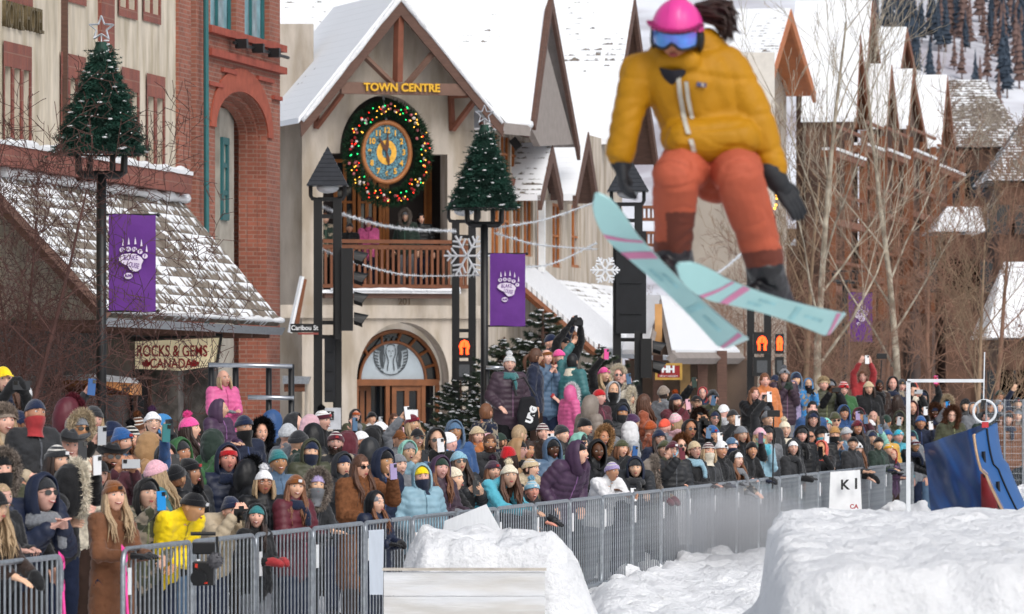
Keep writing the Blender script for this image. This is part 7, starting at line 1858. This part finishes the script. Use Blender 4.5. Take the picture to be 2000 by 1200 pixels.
for k in range(26): m.tube([W(1926+k*3.3, 782, 95), W(1926+k*3.3, 990, 95)], .0025, 3, caps=False)
m.build('wire_mesh', STEEL, o)
# ---------------------------------------------------------------- snow blocks in front
def mound(nm, fn, x0, x1, y0, y1, st, lab=None, cat=None):
    mb = MB(); xs = np.arange(x0, x1+st, st); ys = np.arange(y0, y1+st, st)
    for y in ys:
        for x in xs:
            dx, dy, z = fn(x, y); mb.v.append((x+dx, y+dy, z))
    n = len(xs)
    for j in range(len(ys)-1):
        for i in range(n-1): mb.f.append((j*n+i, j*n+i+1, (j+1)*n+i+1, (j+1)*n+i)); mb.m.append(0)
    o = mb.build(nm, SNOW, None, origin=((x0+x1)/2, y0, 0), smooth=True); tag(o, lab, cat); return o
ss_ = lambda a, b, x: (lambda t: t*t*(3-2*t))(max(0, min(1, (x-a)/(b-a))))
def fbm(x, y, z=0):
    return noise.noise(Vector((x*2, y*2, z)))*.5+noise.noise(Vector((x*5, y*5, z)))*.28+noise.noise(Vector((x*13, y*13, z)))*.16+noise.noise(Vector((x*30, y*30, z)))*.08
kL = 45/F
def f1(x, y):      # left kicker block: flat top, shoulder falling to the right
    px = 1000+x*F/y; f = ss_(735, 830, px)**.8*(1-ss_(1075, 1225, px)); d = ss_(44.25, 44.7, y)*(1-ss_(46.5, 48.5, y)); g = 1-ss_(1235, 1275, px)
    h = (1.04-.05*ss_(45, 48, y))*f*d+.12*(1-d)*f+.10*ss_(700, 760, px)*g; n_ = fbm(x, y, 1); return (.05*noise.noise(Vector((x*6, y*6, 4))), .10*noise.noise(Vector((x*5, y*5, 8)))*d, max(-.05, h+n_*.17*(f+.4)*g-.05*(1-g)-(.05 if g < .05 else 0)))
mound('snow_block', f1, -1.6, 1.5, 43.2, 51, .045, 'rough snow block on a white plank box left of centre', 'snow block')
o = root('plank_box', W(905, 1160, 44.1), 'pale wooden plank box under the left snow block', 'box'); PLK = M('whitewashed_plank', 'dadcdf', .7, .12, 3, .004, 20, col2='c4c2be', stretch=(.5, 4, 4))
for k in range(3): mb = MB(); mb.box(W(907, 1118, 44.2)-Z*(.09+.19*k), ((1065-750)*44.2/F, .05, .185)); mb.build('plank', PLK, o)
mb = MB(); mb.box(W(907, 1116, 44.2)+Z*.015, ((1068-748)*44.2/F, .09, .02)); mb.build('edge_strip', M('worn_wood', 'b5aea4', .8, .2, 6), o)
def f2(x, y):      # big landing block at the right
    px = 1000+x*F/y; e = ss_(-.12, .15, x-.0432*y+.06*noise.noise(Vector((y*.8, 0, 3)))); d = ss_(26.6, 27.3, y)*(1-ss_(40.5, 41.5, y)); ap = ss_(-.85, .02, x-.0432*y)**1.5*ss_(25.2, 27.2, y)*(1-ss_(39, 41.5, y)); h = max(1.46*e*d, .85*ap)
    n_ = fbm(x, y, 5); return (.05*noise.noise(Vector((x*5, y*3, 9)))*e, .12*noise.noise(Vector((x*4, y*4, 2)))*d, max(-.06, h+n_*.08*(e*d)+ap*.10*fbm(x*1.4, y*1.4, 7)+.55*e*ss_(25.3, 26.3, y)*(1-d)*(1 if y < 30 else 0)-.03))
mound('snow_block', f2, .25, 4.6, 25.2, 42, .055, 'large flat-topped snow landing block filling the lower right corner', 'snow block')
mb = MB(); mb.prism([Vector((2.05, 26.45, 0)), Vector((2.62, 26.45, 0)), Vector((2.62, 26.45, 1.30)), Vector((2.42, 26.45, 1.20)), Vector((2.2, 26.45, .98)), Vector((2.05, 26.45, .6))], (0, .1, 0)); thing('grey_board', mb, M('grey_board', '9a98a0', .8, .12, 2), 'grey board side of the landing block at the lower right corner', 'board', (2.3, 26.4, 0))
def f4(x, y):      # churned snow between the blocks
    px = 1000+x*F/y; f = ss_(1100, 1190, px)*ss_(.10, .55, x-(X0+(y-D0)*.1764))
    f *= ss_(48.5, 51, y)*(1-ss_(72, 77, y)); k = .5+.5*noise.noise(Vector((x*1.3, y*.5, 3))); return .06*noise.noise(Vector((x*7, y*5, 1))), .08*noise.noise(Vector((x*6, y*6, 2))), -.06+f*(.24+.16*k+.22*fbm(x*1.2, y*.9, 11))
mound('snow_ridge', f4, .2, 4.2, 48, 78, .085, 'churned knee-high snow lying between the two snow blocks along the barriers', 'snow ridge')
def f3(x, y):
    px = 1000+x*F/y; D_ = y; f = ss_(1790, 1830, px)*ss_(87.2, 88.6, y)*(1-ss_(93, 96, y)); return 0, 0, -.05+f*(.38+.2*fbm(x*.8, y*.8, 3))
mound('snow_ridge', f3, 6.2, 9.4, 85, 97, .12, 'low ridge of lumpy snow under the blue mats', 'snow ridge')
R = random.Random(3)
LUMPS = [(1232, 1122, .17), (1272, 1110, .15), (1312, 1108, .12), (1345, 1100, .22), (1372, 1098, .16), (1402, 1088, .2), (1405, 1104, .14), (1432, 1102, .13), (1205, 1135, .1), (1470, 1084, .1), (1385, 1112, .1), (1255, 1135, .08), (1748, 995, .2), (1795, 996, .2), (1880, 1000, .18), (1915, 996, .14), (1985, 985, .22), (1998, 960, .16)]
for i, (px, py, s) in enumerate(LUMPS):
    Dd_ = min(2.12*F/(py-HY+s*60), 92); mb = MB(); mb.sphere((0, 0, 0), s*.8, 18); mb.v = [tuple(Vector(v)*(1+.5*noise.noise(Vector(v)*8+Vector((i*3, 0, 0)))+.12*noise.noise(Vector(v)*24)+.05*noise.noise(Vector(v)*60))) for v in mb.v]
    c = W(px, py, Dd_); mb.v = [(v[0]*1.25+c.x, v[1]+c.y, v[2]*.85+max(c.z, .05)) for v in mb.v]
    thing('snow_lump', mb, SNOW, ('knee-high' if s > .18 else 'ankle-high' if s > .12 else 'small')+' snow lump, number '+['one', 'two', 'three', 'four', 'five', 'six', 'seven', 'eight', 'nine', 'ten', 'eleven', 'twelve'][sum(1 for q in LUMPS if q[0] < px)] +' from the left '+'below the barriers' if px < 1600 else 'snow lump beside the '+{1748: 'foot of the white pipe frame, left side', 1795: 'foot of the white pipe frame, right side', 1880: 'bottom of the blue tarpaulin', 1915: 'dark red roll', 1985: 'bottom corner of the crash mat', 1998: 'mesh fence at the right edge'}[px], 'snow lump', c, 'snow lumps along the foot of the barriers', smooth=True)
# ---------------------------------------------------------------- video camera, stick phones, bag
vc = W(398, 1120, 43.2); o = root('video_camera', vc, 'black video rig with furry microphone held low over the barrier by the yellow jacket', 'video camera'); CB_ = M('camera_black', '101113', .4, .1)
mb = MB(); mb.box(vc, (.16, .22, .18)); mb.box(vc+Vector((.0, 0, .19)), (.17, .06, .09)); mb.build('body', CB_, o, bevel=.008); mb = MB(); mb.tube([vc+Vector((-.02, -.1, -.02)), vc+Vector((-.03, -.24, -.03))], [.055, .06], 18); mb.build('lens', CB_, o); mb = MB(); mb.tube([vc+Vector((-.10, 0, .30)), vc+Vector((.09, 0, .30))], .014, 8); mb.tube([vc+Vector((.1, 0, .28)), vc+Vector((.11, 0, .05))], .010, 6); mb.build('handle', CB_, o)
mb = MB(); mb.sphere(vc+Vector((.09, -.10, .10)), .058, 14); P = []; Dr = []
for i in range(500): d = Vector((R.gauss(0, 1), R.gauss(0, 1), R.gauss(0, 1))).normalized(); P.append(vc+Vector((.09, -.10, .10))+d*.055); Dr.append(d)
mb.blades(P, Dr, .02, .003); mb.build('microphone', M('grey_fur', '5a5a5e', .9), o); mb = MB(); mb.box(vc+Vector((-.05, -.115, .06)), (.02, .01, .03)); mb.box(vc+Vector((.02, -.115, -.07)), (.03, .01, .012)); mb.build('red_light', M('red_detail', 'c8321e', .5), o)
def stick(px, py0, py1, D, lab):
    c = W(px, py1, D); o = root('selfie_stick', c, lab, 'selfie stick'); mb = MB(); mb.tube([c, W(px+2, py0+8, D)], .010, 6); mb.build('pole', BLACK, o); mb = MB(); mb.box(W(px+2, py0, D), (.17, .02, .09)); mb.build('phone', BLACK, o, bevel=.006)
stick(1720, 696, 740, 93, 'phone on a thin selfie stick high above the right-hand crowd'); stick(1509, 808, 955, 76, 'black pole with small recorder standing in the front row')
dr1 = [r for r in recs if r['src'].startswith('D 285')][0]; c = dr1['obj'].location+Vector((.25, -.22, .92*dr1['k'])); mb = MB(); mb.prism([c+Vector((x, -.05, z)) for x, z in ((-.10, .2), (.09, .22), (.14, 0), (.15, -.2), (.05, -.25), (-.10, -.23), (-.15, -.05))], (0, .1, 0))
bg_ = thing('tote_bag', mb, M('black_canvas', '15161b', .85, .2, 8, .006, 9), 'black tote bag with white letters on the shoulder of the plum puffer', 'bag', c, bevel=.04)
text('lettering', 'URG', c+Vector((.05, -.056, -.03)), Vector((.35, 0, 1)), Vector((-1, 0, .35)), .11, WHITE, bg_, .003, .01); mb = MB(); mb.tube([c+Vector((-.15, 0, .22)), c+Vector((-.2, .05, .42)), c+Vector((-.05, .08, .46)), c+Vector((.1, 0, .22))], .014, 6); mb.build('strap', BLACK, bg_)
# ---------------------------------------------------------------- the jumper
from mathutils.bvhtree import BVHTree
SD = 25.8
def J(px, py, dd=0): return W(px, py, SD+dd)
GOLDJ = M('mustard_shell', 'ae7a06', .62, .07, 6, .005, 22, spec=.3); CORALP = M('coral_shell', 'b0573f', .7, .07, 6, .005, 20, spec=.25); BRNP = M('brown_patch', '6b3426', .75, .1, 8)
mb = MB()
hv, hf, hm = headmb(1, 'closed'); hM = Euler((math.radians(24), math.radians(4), math.radians(-10)), 'XYZ').to_matrix(); hcj = J(1322, 66, -.12); V0 = [tuple(hM @ Vector(v)*1.08+hcj) for v in hv]
mb.add(V0, hf); mb.m = list(hm)
core_ = [((1330, 110, -.05), (1345, 200, 0), .06, .11), ((1345, 200, 0), (1385, 290, .08), .11, .12), ((1270, 140, 0), (1232, 225, -.02), .05, .04), ((1232, 225, -.02), (1212, 325, -.02), .04, .03), ((1420, 135, 0), (1478, 235, -.02), .05, .04), ((1478, 235, -.02), (1525, 360, -.04), .04, .03),
    ((1352, 318, .1), (1325, 356, -.17), .07, .06), ((1325, 356, -.17), (1316, 500, .0), .06, .045), ((1430, 314, .1), (1441, 356, -.17), .07, .06), ((1441, 356, -.17), (1496, 530, .02), .06, .045)]
for a, b, r0, r1 in core_: mb.cone2(J(*a), r0, J(*b), r1)
jp = mb.build('person', [SKIN, EYEW, EYED, LIPS, BROW, TEETH, MOUTHD], None, smooth=True, origin=J(1400, 600)); jp.color = hexc('c08468'); tag(jp, 'airborne skier in mustard jacket, coral trousers and pink helmet', 'person')
jb = MB()
for a, b, r0, r1 in (((1342, 250, .05), (1308, 155, .0), .122, .132), ((1436, 245, .05), (1385, 150, .0), .125, .135), ((1388, 250, .04), (1350, 160, -.02), .14, .14), ((1338, 268, -.02), (1448, 262, -.02), .118, .118), ((1342, 276, -.10), (1442, 272, -.10), .10, .10), ((1262, 136, 0), (1418, 128, 0), .088, .092),
    ((1250, 140, 0), (1226, 226, -.03), .090, .078), ((1226, 226, -.03), (1211, 302, -.03), .078, .066), ((1426, 138, 0), (1479, 236, -.03), .094, .082), ((1479, 236, -.03), (1512, 330, -.04), .080, .064),
    ((1300, 112, -.03), (1375, 92, .03), .085, .095), ((1375, 92, .03), (1392, 100, .10), .09, .08), ((1300, 118, -.08), (1345, 122, -.12), .055, .055)): jb.cone2(J(*a), r0, J(*b), r1, 18)
me = remesh(jb, .009, 3)
crease(me, .008, (3, 3, 6), 2); me.materials.append(GOLDJ); me.name = 'jacket'
def adopt(nm, me, par=jp):
    o = bpy.data.objects.new(nm, me); SC.collection.objects.link(o); o.parent = par; o.location = -org(par); ORG[o.name] = Vector((0, 0, 0)); return o
jk = adopt('jacket', me)
pb = MB()
for a, b, r0, r1 in (((1352, 312, .08), (1320, 348, -.22), .130, .112), ((1320, 348, -.22), (1314, 480, -.02), .108, .088), ((1430, 312, .08), (1444, 348, -.22), .130, .112), ((1444, 348, -.22), (1492, 506, .0), .110, .090), ((1365, 305, .08), (1420, 305, .08), .16, .16), ((1390, 335, .10), (1395, 352, .05), .13, .11)): pb.cone2(J(*a), r0, J(*b), r1, 18)
me = remesh(pb, .009, 3); crease(me, .008, (3.2, 3.2, 6), 5); me.materials.append(CORALP); me.materials.append(BRNP); me.name = 'trousers'
z_of = lambda py: EYE+(HY-py)*SD/F
for p in me.polygons:
    c = p.center; px = 1000+c.x*F/c.y; py = HY-(c.z-EYE)*F/c.y
    if (px < 1395 and (py > 472 or (415 < py and px > 1300+(py-415)*.05 and c.y < SD))) or (px >= 1395 and py > 496+(px-1440)*-.12): p.material_index = 1
tr_o = adopt('trousers', me)
bvh = BVHTree.FromPolygons([v.co.copy() for v in jk.data.vertices], [tuple(p.vertices) for p in jk.data.polygons])
def onto(px, py):
    o_ = Vector((0, 0, EYE)); d = (J(px, py)-o_).normalized(); h = bvh.ray_cast(o_, d, 100); return (h[0], h[1]) if h[0] else (J(px, py, -.15), Vector((0, -1, 0)))
def strip_on(path, w_, mat, nm):
    mb = MB(); Q = []
    for i in range(len(path)-1):
        for k in range(8): t = k/8; Q.append((path[i][0]*(1-t)+path[i+1][0]*t, path[i][1]*(1-t)+path[i+1][1]*t))
    Q.append(path[-1]); L_ = []
    for x, y in Q: a, n1 = onto(x-w_/2, y); b, n2 = onto(x+w_/2, y); L_ += [a-Vector((0, .006, 0)), b-Vector((0, .006, 0))]
    m = len(L_); fs = [(2*i, 2*i+1, 2*i+3, 2*i+2) for i in range(m//2-1)]; mb.add(L_+[v-Vector((0, .004, 0)) for v in L_], fs+[tuple(x+m for x in q) for q in fs]); o = mb.build(nm, mat, jk)
    o.location = Vector((0, 0, 0))-org(jk)*0; return o
ZIP = M('zip_tape', 'bdb9ae', .5, .05)
ORG[jk.name] = Vector((0, 0, 0))
strip_on([(1324, 140), (1328, 185), (1337, 235), (1345, 262)], 9, ZIP, 'zip'); strip_on([(1349, 272), (1356, 298)], 9, ZIP, 'zip'); strip_on([(1340, 160), (1344, 195), (1352, 232)], 8, ZIP, 'pocket_zip')
a, _ = onto(1370, 166); mb = MB(); mb.box(a-Vector((0, .012, 0)), (.045, .008, .020), (Vector((1, 0, -.15)).normalized(), Vector((0, 1, 0)), Vector((.15, 0, 1)).normalized())); mb.build('chest_badge', M('badge_blue', '3a3f66', .6, .3, 60, col2='c9b9a0'), jk)
# headgear
HJ = hM.to_4x4()
def headpart(nm, mb, mat, par=jp, smooth=True):
    mb.v = [tuple(hM @ Vector(v)*1.08+hcj) for v in mb.v]; return mb.build(nm, mat, par, smooth=smooth)
PKH = M('pink_helmet', 'dc3a94', .38, .04, 6, spec=.5, coat=.15)
hl = grow_dome(lambda ph: .052-.075*(.5-.5*math.cos(ph)), .112, .133, .148, n=56, m=20); hl.v = [(x, y, z+(.006 if abs(x) < .03 else 0)) for x, y, z in hl.v]; helmet = headpart('helmet', hl, PKH)
mb = MB(); 
for i in range(13): a = math.radians(-72+12*i); mb.box((.113*math.sin(a), .005-.134*math.cos(a), .058), (.028, .014, .010))
headpart('helmet_rim', mb, M('dark_pink', '8a1c58', .4), helmet, False)
mb = MB(); 
for s in (-1, 1): mb.sphere((s*.098, .015, -.03), (.018, .038, .05), 12)
headpart('ear_pad', mb, BLACK, helmet)
mb = MB(); n, m = 28, 10; vs = []
for k in range(2):
    for i in range(n+1):
        a = math.radians(-66+132*i/n)
        for j in range(m+1):
            v = j/m; notch = .030*math.exp(-(math.sin(a)/.22)**2)*(1-v); z = -.028+notch+(.076-notch)*v; r = 1.17+.05*math.sin(v*math.pi)-(.05 if k else 0); vs.append((.086*r*math.sin(a), .0-.106*r*math.cos(a), z))
w_ = m+1; q = (n+1)*w_; f = [(i*w_+j, (i+1)*w_+j, (i+1)*w_+j+1, i*w_+j+1) for i in range(n) for j in range(m)]; mb.add(vs, f+[tuple(x+q for x in g[::-1]) for g in f])
LENS = M('blue_mirror_lens', '2a9be8', .18, .35, 9, metal=.35, spec=.9, coat=.5, col2='7a6ee0'); gg = headpart('goggles', mb, LENS)
mb = MB(); rim = [vs[i*w_] for i in range(n+1)]+[vs[n*w_+j] for j in range(w_)]+[vs[i*w_+m] for i in range(n, -1, -1)]+[vs[j] for j in range(m, -1, -1)]; mb.tube(rim, .0075, 6, caps=False); headpart('goggle_frame', mb, BLACK, gg)
mk = mask_mesh(); mb = MB(); co, _ = arr(mk); mb.add([(x*1.0, y*.98, z-.10) for x, y, z in co.tolist()], [tuple(p.vertices) for p in mk.polygons]); headpart('neck_warmer', mb, M('dark_fleece', '23232b', .9, .1))
mb = MB(); R = random.Random(9)
for i in range(150):
    a = J(1360+R.uniform(-5, 8), 18+R.uniform(-10, 22), .02+R.uniform(-.05, .05)); b = a+Vector((.06+R.uniform(0, .03), R.uniform(-.03, .03), R.uniform(-.02, .035))); c = b+Vector((.05+R.uniform(-.02, .03), R.uniform(-.04, .04), -.03+R.uniform(-.035, .03))); d = c+Vector((R.uniform(-.01, .03), R.uniform(-.03, .03), -.04+R.uniform(-.03, .02)))
    mb.tube([a, b, c, d], [.006, .010, .008, .002], 4, caps=False)
for i in range(0):
    x = R.uniform(1290, 1400); p, _ = onto(x, 128+R.uniform(-12, 12)); b = p+Vector((R.uniform(-.05, .05), -.02, -.03)); mb.tube([p-Vector((0, .005, 0)), b, b+Vector((R.uniform(-.04, .04), -.005, -.02)), b+Vector((R.uniform(-.04, .04), 0, R.uniform(-.02, .02)))], [.003, .004, .003, .001], 4, caps=False)
mb.build('hair', M('jumper_hair', '2e1a14', .45, .3, 30, spec=.4), jp, smooth=True)
GLV = M('glove_charcoal', '24262a', .7, .15, 12, .004, 25)
def glove(pt, zd, pal, flip, kind, sc):
    zax = Vector(zd).normalized(); pl = Vector(pal); pl = (pl-zax*pl.dot(zax)).normalized(); y = -pl; x = y.cross(zax); Mx = Matrix((x*flip, y, zax)).transposed(); co, _ = arr(hand_mesh(kind, .005)); h = hand_mesh(kind, .005); mb = MB(); fs = [tuple(p.vertices) for p in h.polygons]; fs = fs if flip > 0 else [f_[::-1] for f_ in fs]
    mb.add([Mx @ (Vector(c)*sc)+pt for c in co.tolist()], fs); mb.cone2(pt-zax*.08, .058, pt-zax*.01, .05); mb.build('glove', GLV, jp, smooth=True)
glove(J(1214, 322, -.03), (.05, -.25, -1), (1, .1, 0), -1, 'grip', 1.12); glove(J(1524, 362, -.05), (.62, .05, -.85), (-.5, .8, 0), 1, 'relax', 1.15)
# skis with boots
def ski(A, B, side, lab, bt, tw=0):
    A, B = Vector(A), Vector(B); a = (B-A); Ls = a.length; a.normalize(); wv = Vector(side); wv = (wv-a*wv.dot(a)).normalized(); nn = a.cross(wv); nn = nn if nn.y > 0 else -nn; fi = math.radians(tw); wv, nn = wv*math.cos(fi)+nn*math.sin(fi), nn*math.cos(fi)-wv*math.sin(fi)
    o = root('ski', A.lerp(B, .5), lab, 'ski', 'skis on the jumper\'s feet'); n = 48
    def half(s): return (.066*(1-max(0, (.10-s)/.10)**2.4)**.5 if s < .10 else (.066-.020*math.sin((s-.1)/.8*math.pi) if s < .9 else .062*(1-max(0, (s-.93)/.07)**3)**.5))
    def pos(s, u, h): k = .13*max(0, (.16-s)/.16)**1.8+.06*max(0, (s-.88)/.12)**1.8; return A+a*(s*Ls)+wv*(u*half(s))+nn*(k+h)
    def slab(s0, s1, u0, u1, h0, h1, m_, nm):
        mb = MB(); vs = []
        for i in range(n+1): s = s0+(s1-s0)*i/n; vs += [pos(s, u0, h0), pos(s, u1, h0), pos(s, u1, h1), pos(s, u0, h1)]
        f = [(4*i+j, 4*i+(j+1) % 4, 4*i+4+(j+1) % 4, 4*i+4+j) for i in range(n) for j in range(4)]+[(0, 1, 2, 3)]; mb.add(vs, f); return mb.build(nm, m_, o)
    slab(0.001, .999, -1, 1, -.006, .008, M('ski_mint', 'a6d4d4', .35, .07, 3, coat=.3), 'ski_body')
    slab(0.001, .999, -1.02, 1.02, -.001, .003, M('ski_edge', '8c959a', .3, .1, metal=.8), 'steel_edge')
    PK = M('ski_pink', 'cf7fa6', .4, .12, 6)
    for (s0, s1, k, wd) in ((.13, .16, .35, .018), (.20, .30, .25, .050), (.88, .93, -.2, .030)):
        mb = MB(); vs = []
        for i in range(9): u = -1+2*i/8; s = s0+(s1-s0)*.5+k*.12*u; vs += [pos(s-wd*.5, u*.99, -.0075), pos(s+wd*.5, u*.99, -.0075)]
        mb.add(vs, [(2*i, 2*i+1, 2*i+3, 2*i+2) for i in range(8)]); mb.build('pink_band', PK, o)
    TL = M('ski_teal', '92c6ca', .4, .2, 12)
    for (s0, s1, u0, u1) in ((.34, .43, -.5, -.1), (.39, .50, .1, .45), (.62, .66, -.75, .75), (.70, .82, -.15, .2)): slab(s0, s1, u0, u1, -.0078, -.0072, TL, 'teal_mark')
    s = bt; c = pos(s, 0, .02); bd = MB(); bd.box(c+a*.16+nn*.01, (.10, .07, .05), (a, wv, nn)); bd.box(c-a*.15+nn*.012, (.09, .065, .05), (a, wv, nn)); bd.build('binding', BLACK, o)
    return c, a, wv, nn
for A, B, sd, lab, bt, ank, tw in ((J(1178, 428, -.75), J(1452, 690, .68), (.70, 0, .71), 'mint and pink ski crossing diagonally, under the jumper\'s right leg', .53, J(1316, 490, -.02), -28), (J(1358, 552, -.55), J(1655, 642, .5), (.29, 0, .96), 'mint and pink ski lying flatter, under the jumper\'s left leg', .55, J(1494, 525, 0), -25)):
    c, a, wv, nn = ski(A, B, sd, lab, bt, tw); mb = MB(); heel, toe = c+a*.10+nn*.05, c-a*.15+nn*.045; mb.cone2(heel, .055, toe, .050); mb.cone2(heel+nn*.03, .062, ank, .085); mb.cone2(c+nn*.07, .06, ank*.7+(c+nn*.1)*.3, .07)
    me = remesh(mb, .008, 1); wrinkle(me, .006, (18, 18, 18)); me.materials.append(M('ski_boot_black', '101014', .4, .4, 8, spec=.6, col2='241d24')); bo = adopt('ski_boot', me)
    for k in range(3): mb = MB(); q = heel.lerp(toe, .25*k+.1)+nn*.06; mb.box(q, (.02, .11, .02), (a, wv, nn)); mb.build('buckle', STEELB, bo)

# drifting snow powder kicked up in front of the barriers
mb = MB(); c = W(1425, 1030, 47); mb.sphere(c, (.85, 1.0, .42), 20); sp_ = mb.build('snow_spray', [], None, origin=c, smooth=True); sp_['kind'] = 'stuff'
vm = bpy.data.materials.new('snow_spray'); vm.use_nodes = True; _n = vm.node_tree.nodes; _l = vm.node_tree.links; _n.clear(); ou = _n.new('ShaderNodeOutputMaterial'); pv = _n.new('ShaderNodeVolumePrincipled'); pv.inputs['Color'].default_value = (.95, .96, 1, 1)
tc = _n.new('ShaderNodeTexCoord'); nz = _n.new('ShaderNodeTexNoise'); nz.inputs['Scale'].default_value = 2.2; _l.new(tc.outputs['Object'], nz.inputs['Vector']); ln = _n.new('ShaderNodeVectorMath'); ln.operation = 'MULTIPLY'; ln.inputs[1].default_value = (1.17, 1.0, 2.35); _l.new(tc.outputs['Object'], ln.inputs[0])
l2 = _n.new('ShaderNodeVectorMath'); l2.operation = 'LENGTH'; _l.new(ln.outputs[0], l2.inputs[0]); mr = _n.new('ShaderNodeMapRange'); mr.inputs[1].default_value = .95; mr.inputs[2].default_value = .1; mr.inputs[3].default_value = 0; mr.inputs[4].default_value = 4.0; _l.new(l2.outputs['Value'], mr.inputs[0])
mu = _n.new('ShaderNodeMath'); mu.operation = 'MULTIPLY'; _l.new(mr.outputs[0], mu.inputs[0]); _l.new(nz.outputs[0], mu.inputs[1]); _l.new(mu.outputs[0], pv.inputs['Density']); _l.new(pv.outputs[0], ou.inputs['Volume']); sp_.data.materials.append(vm)
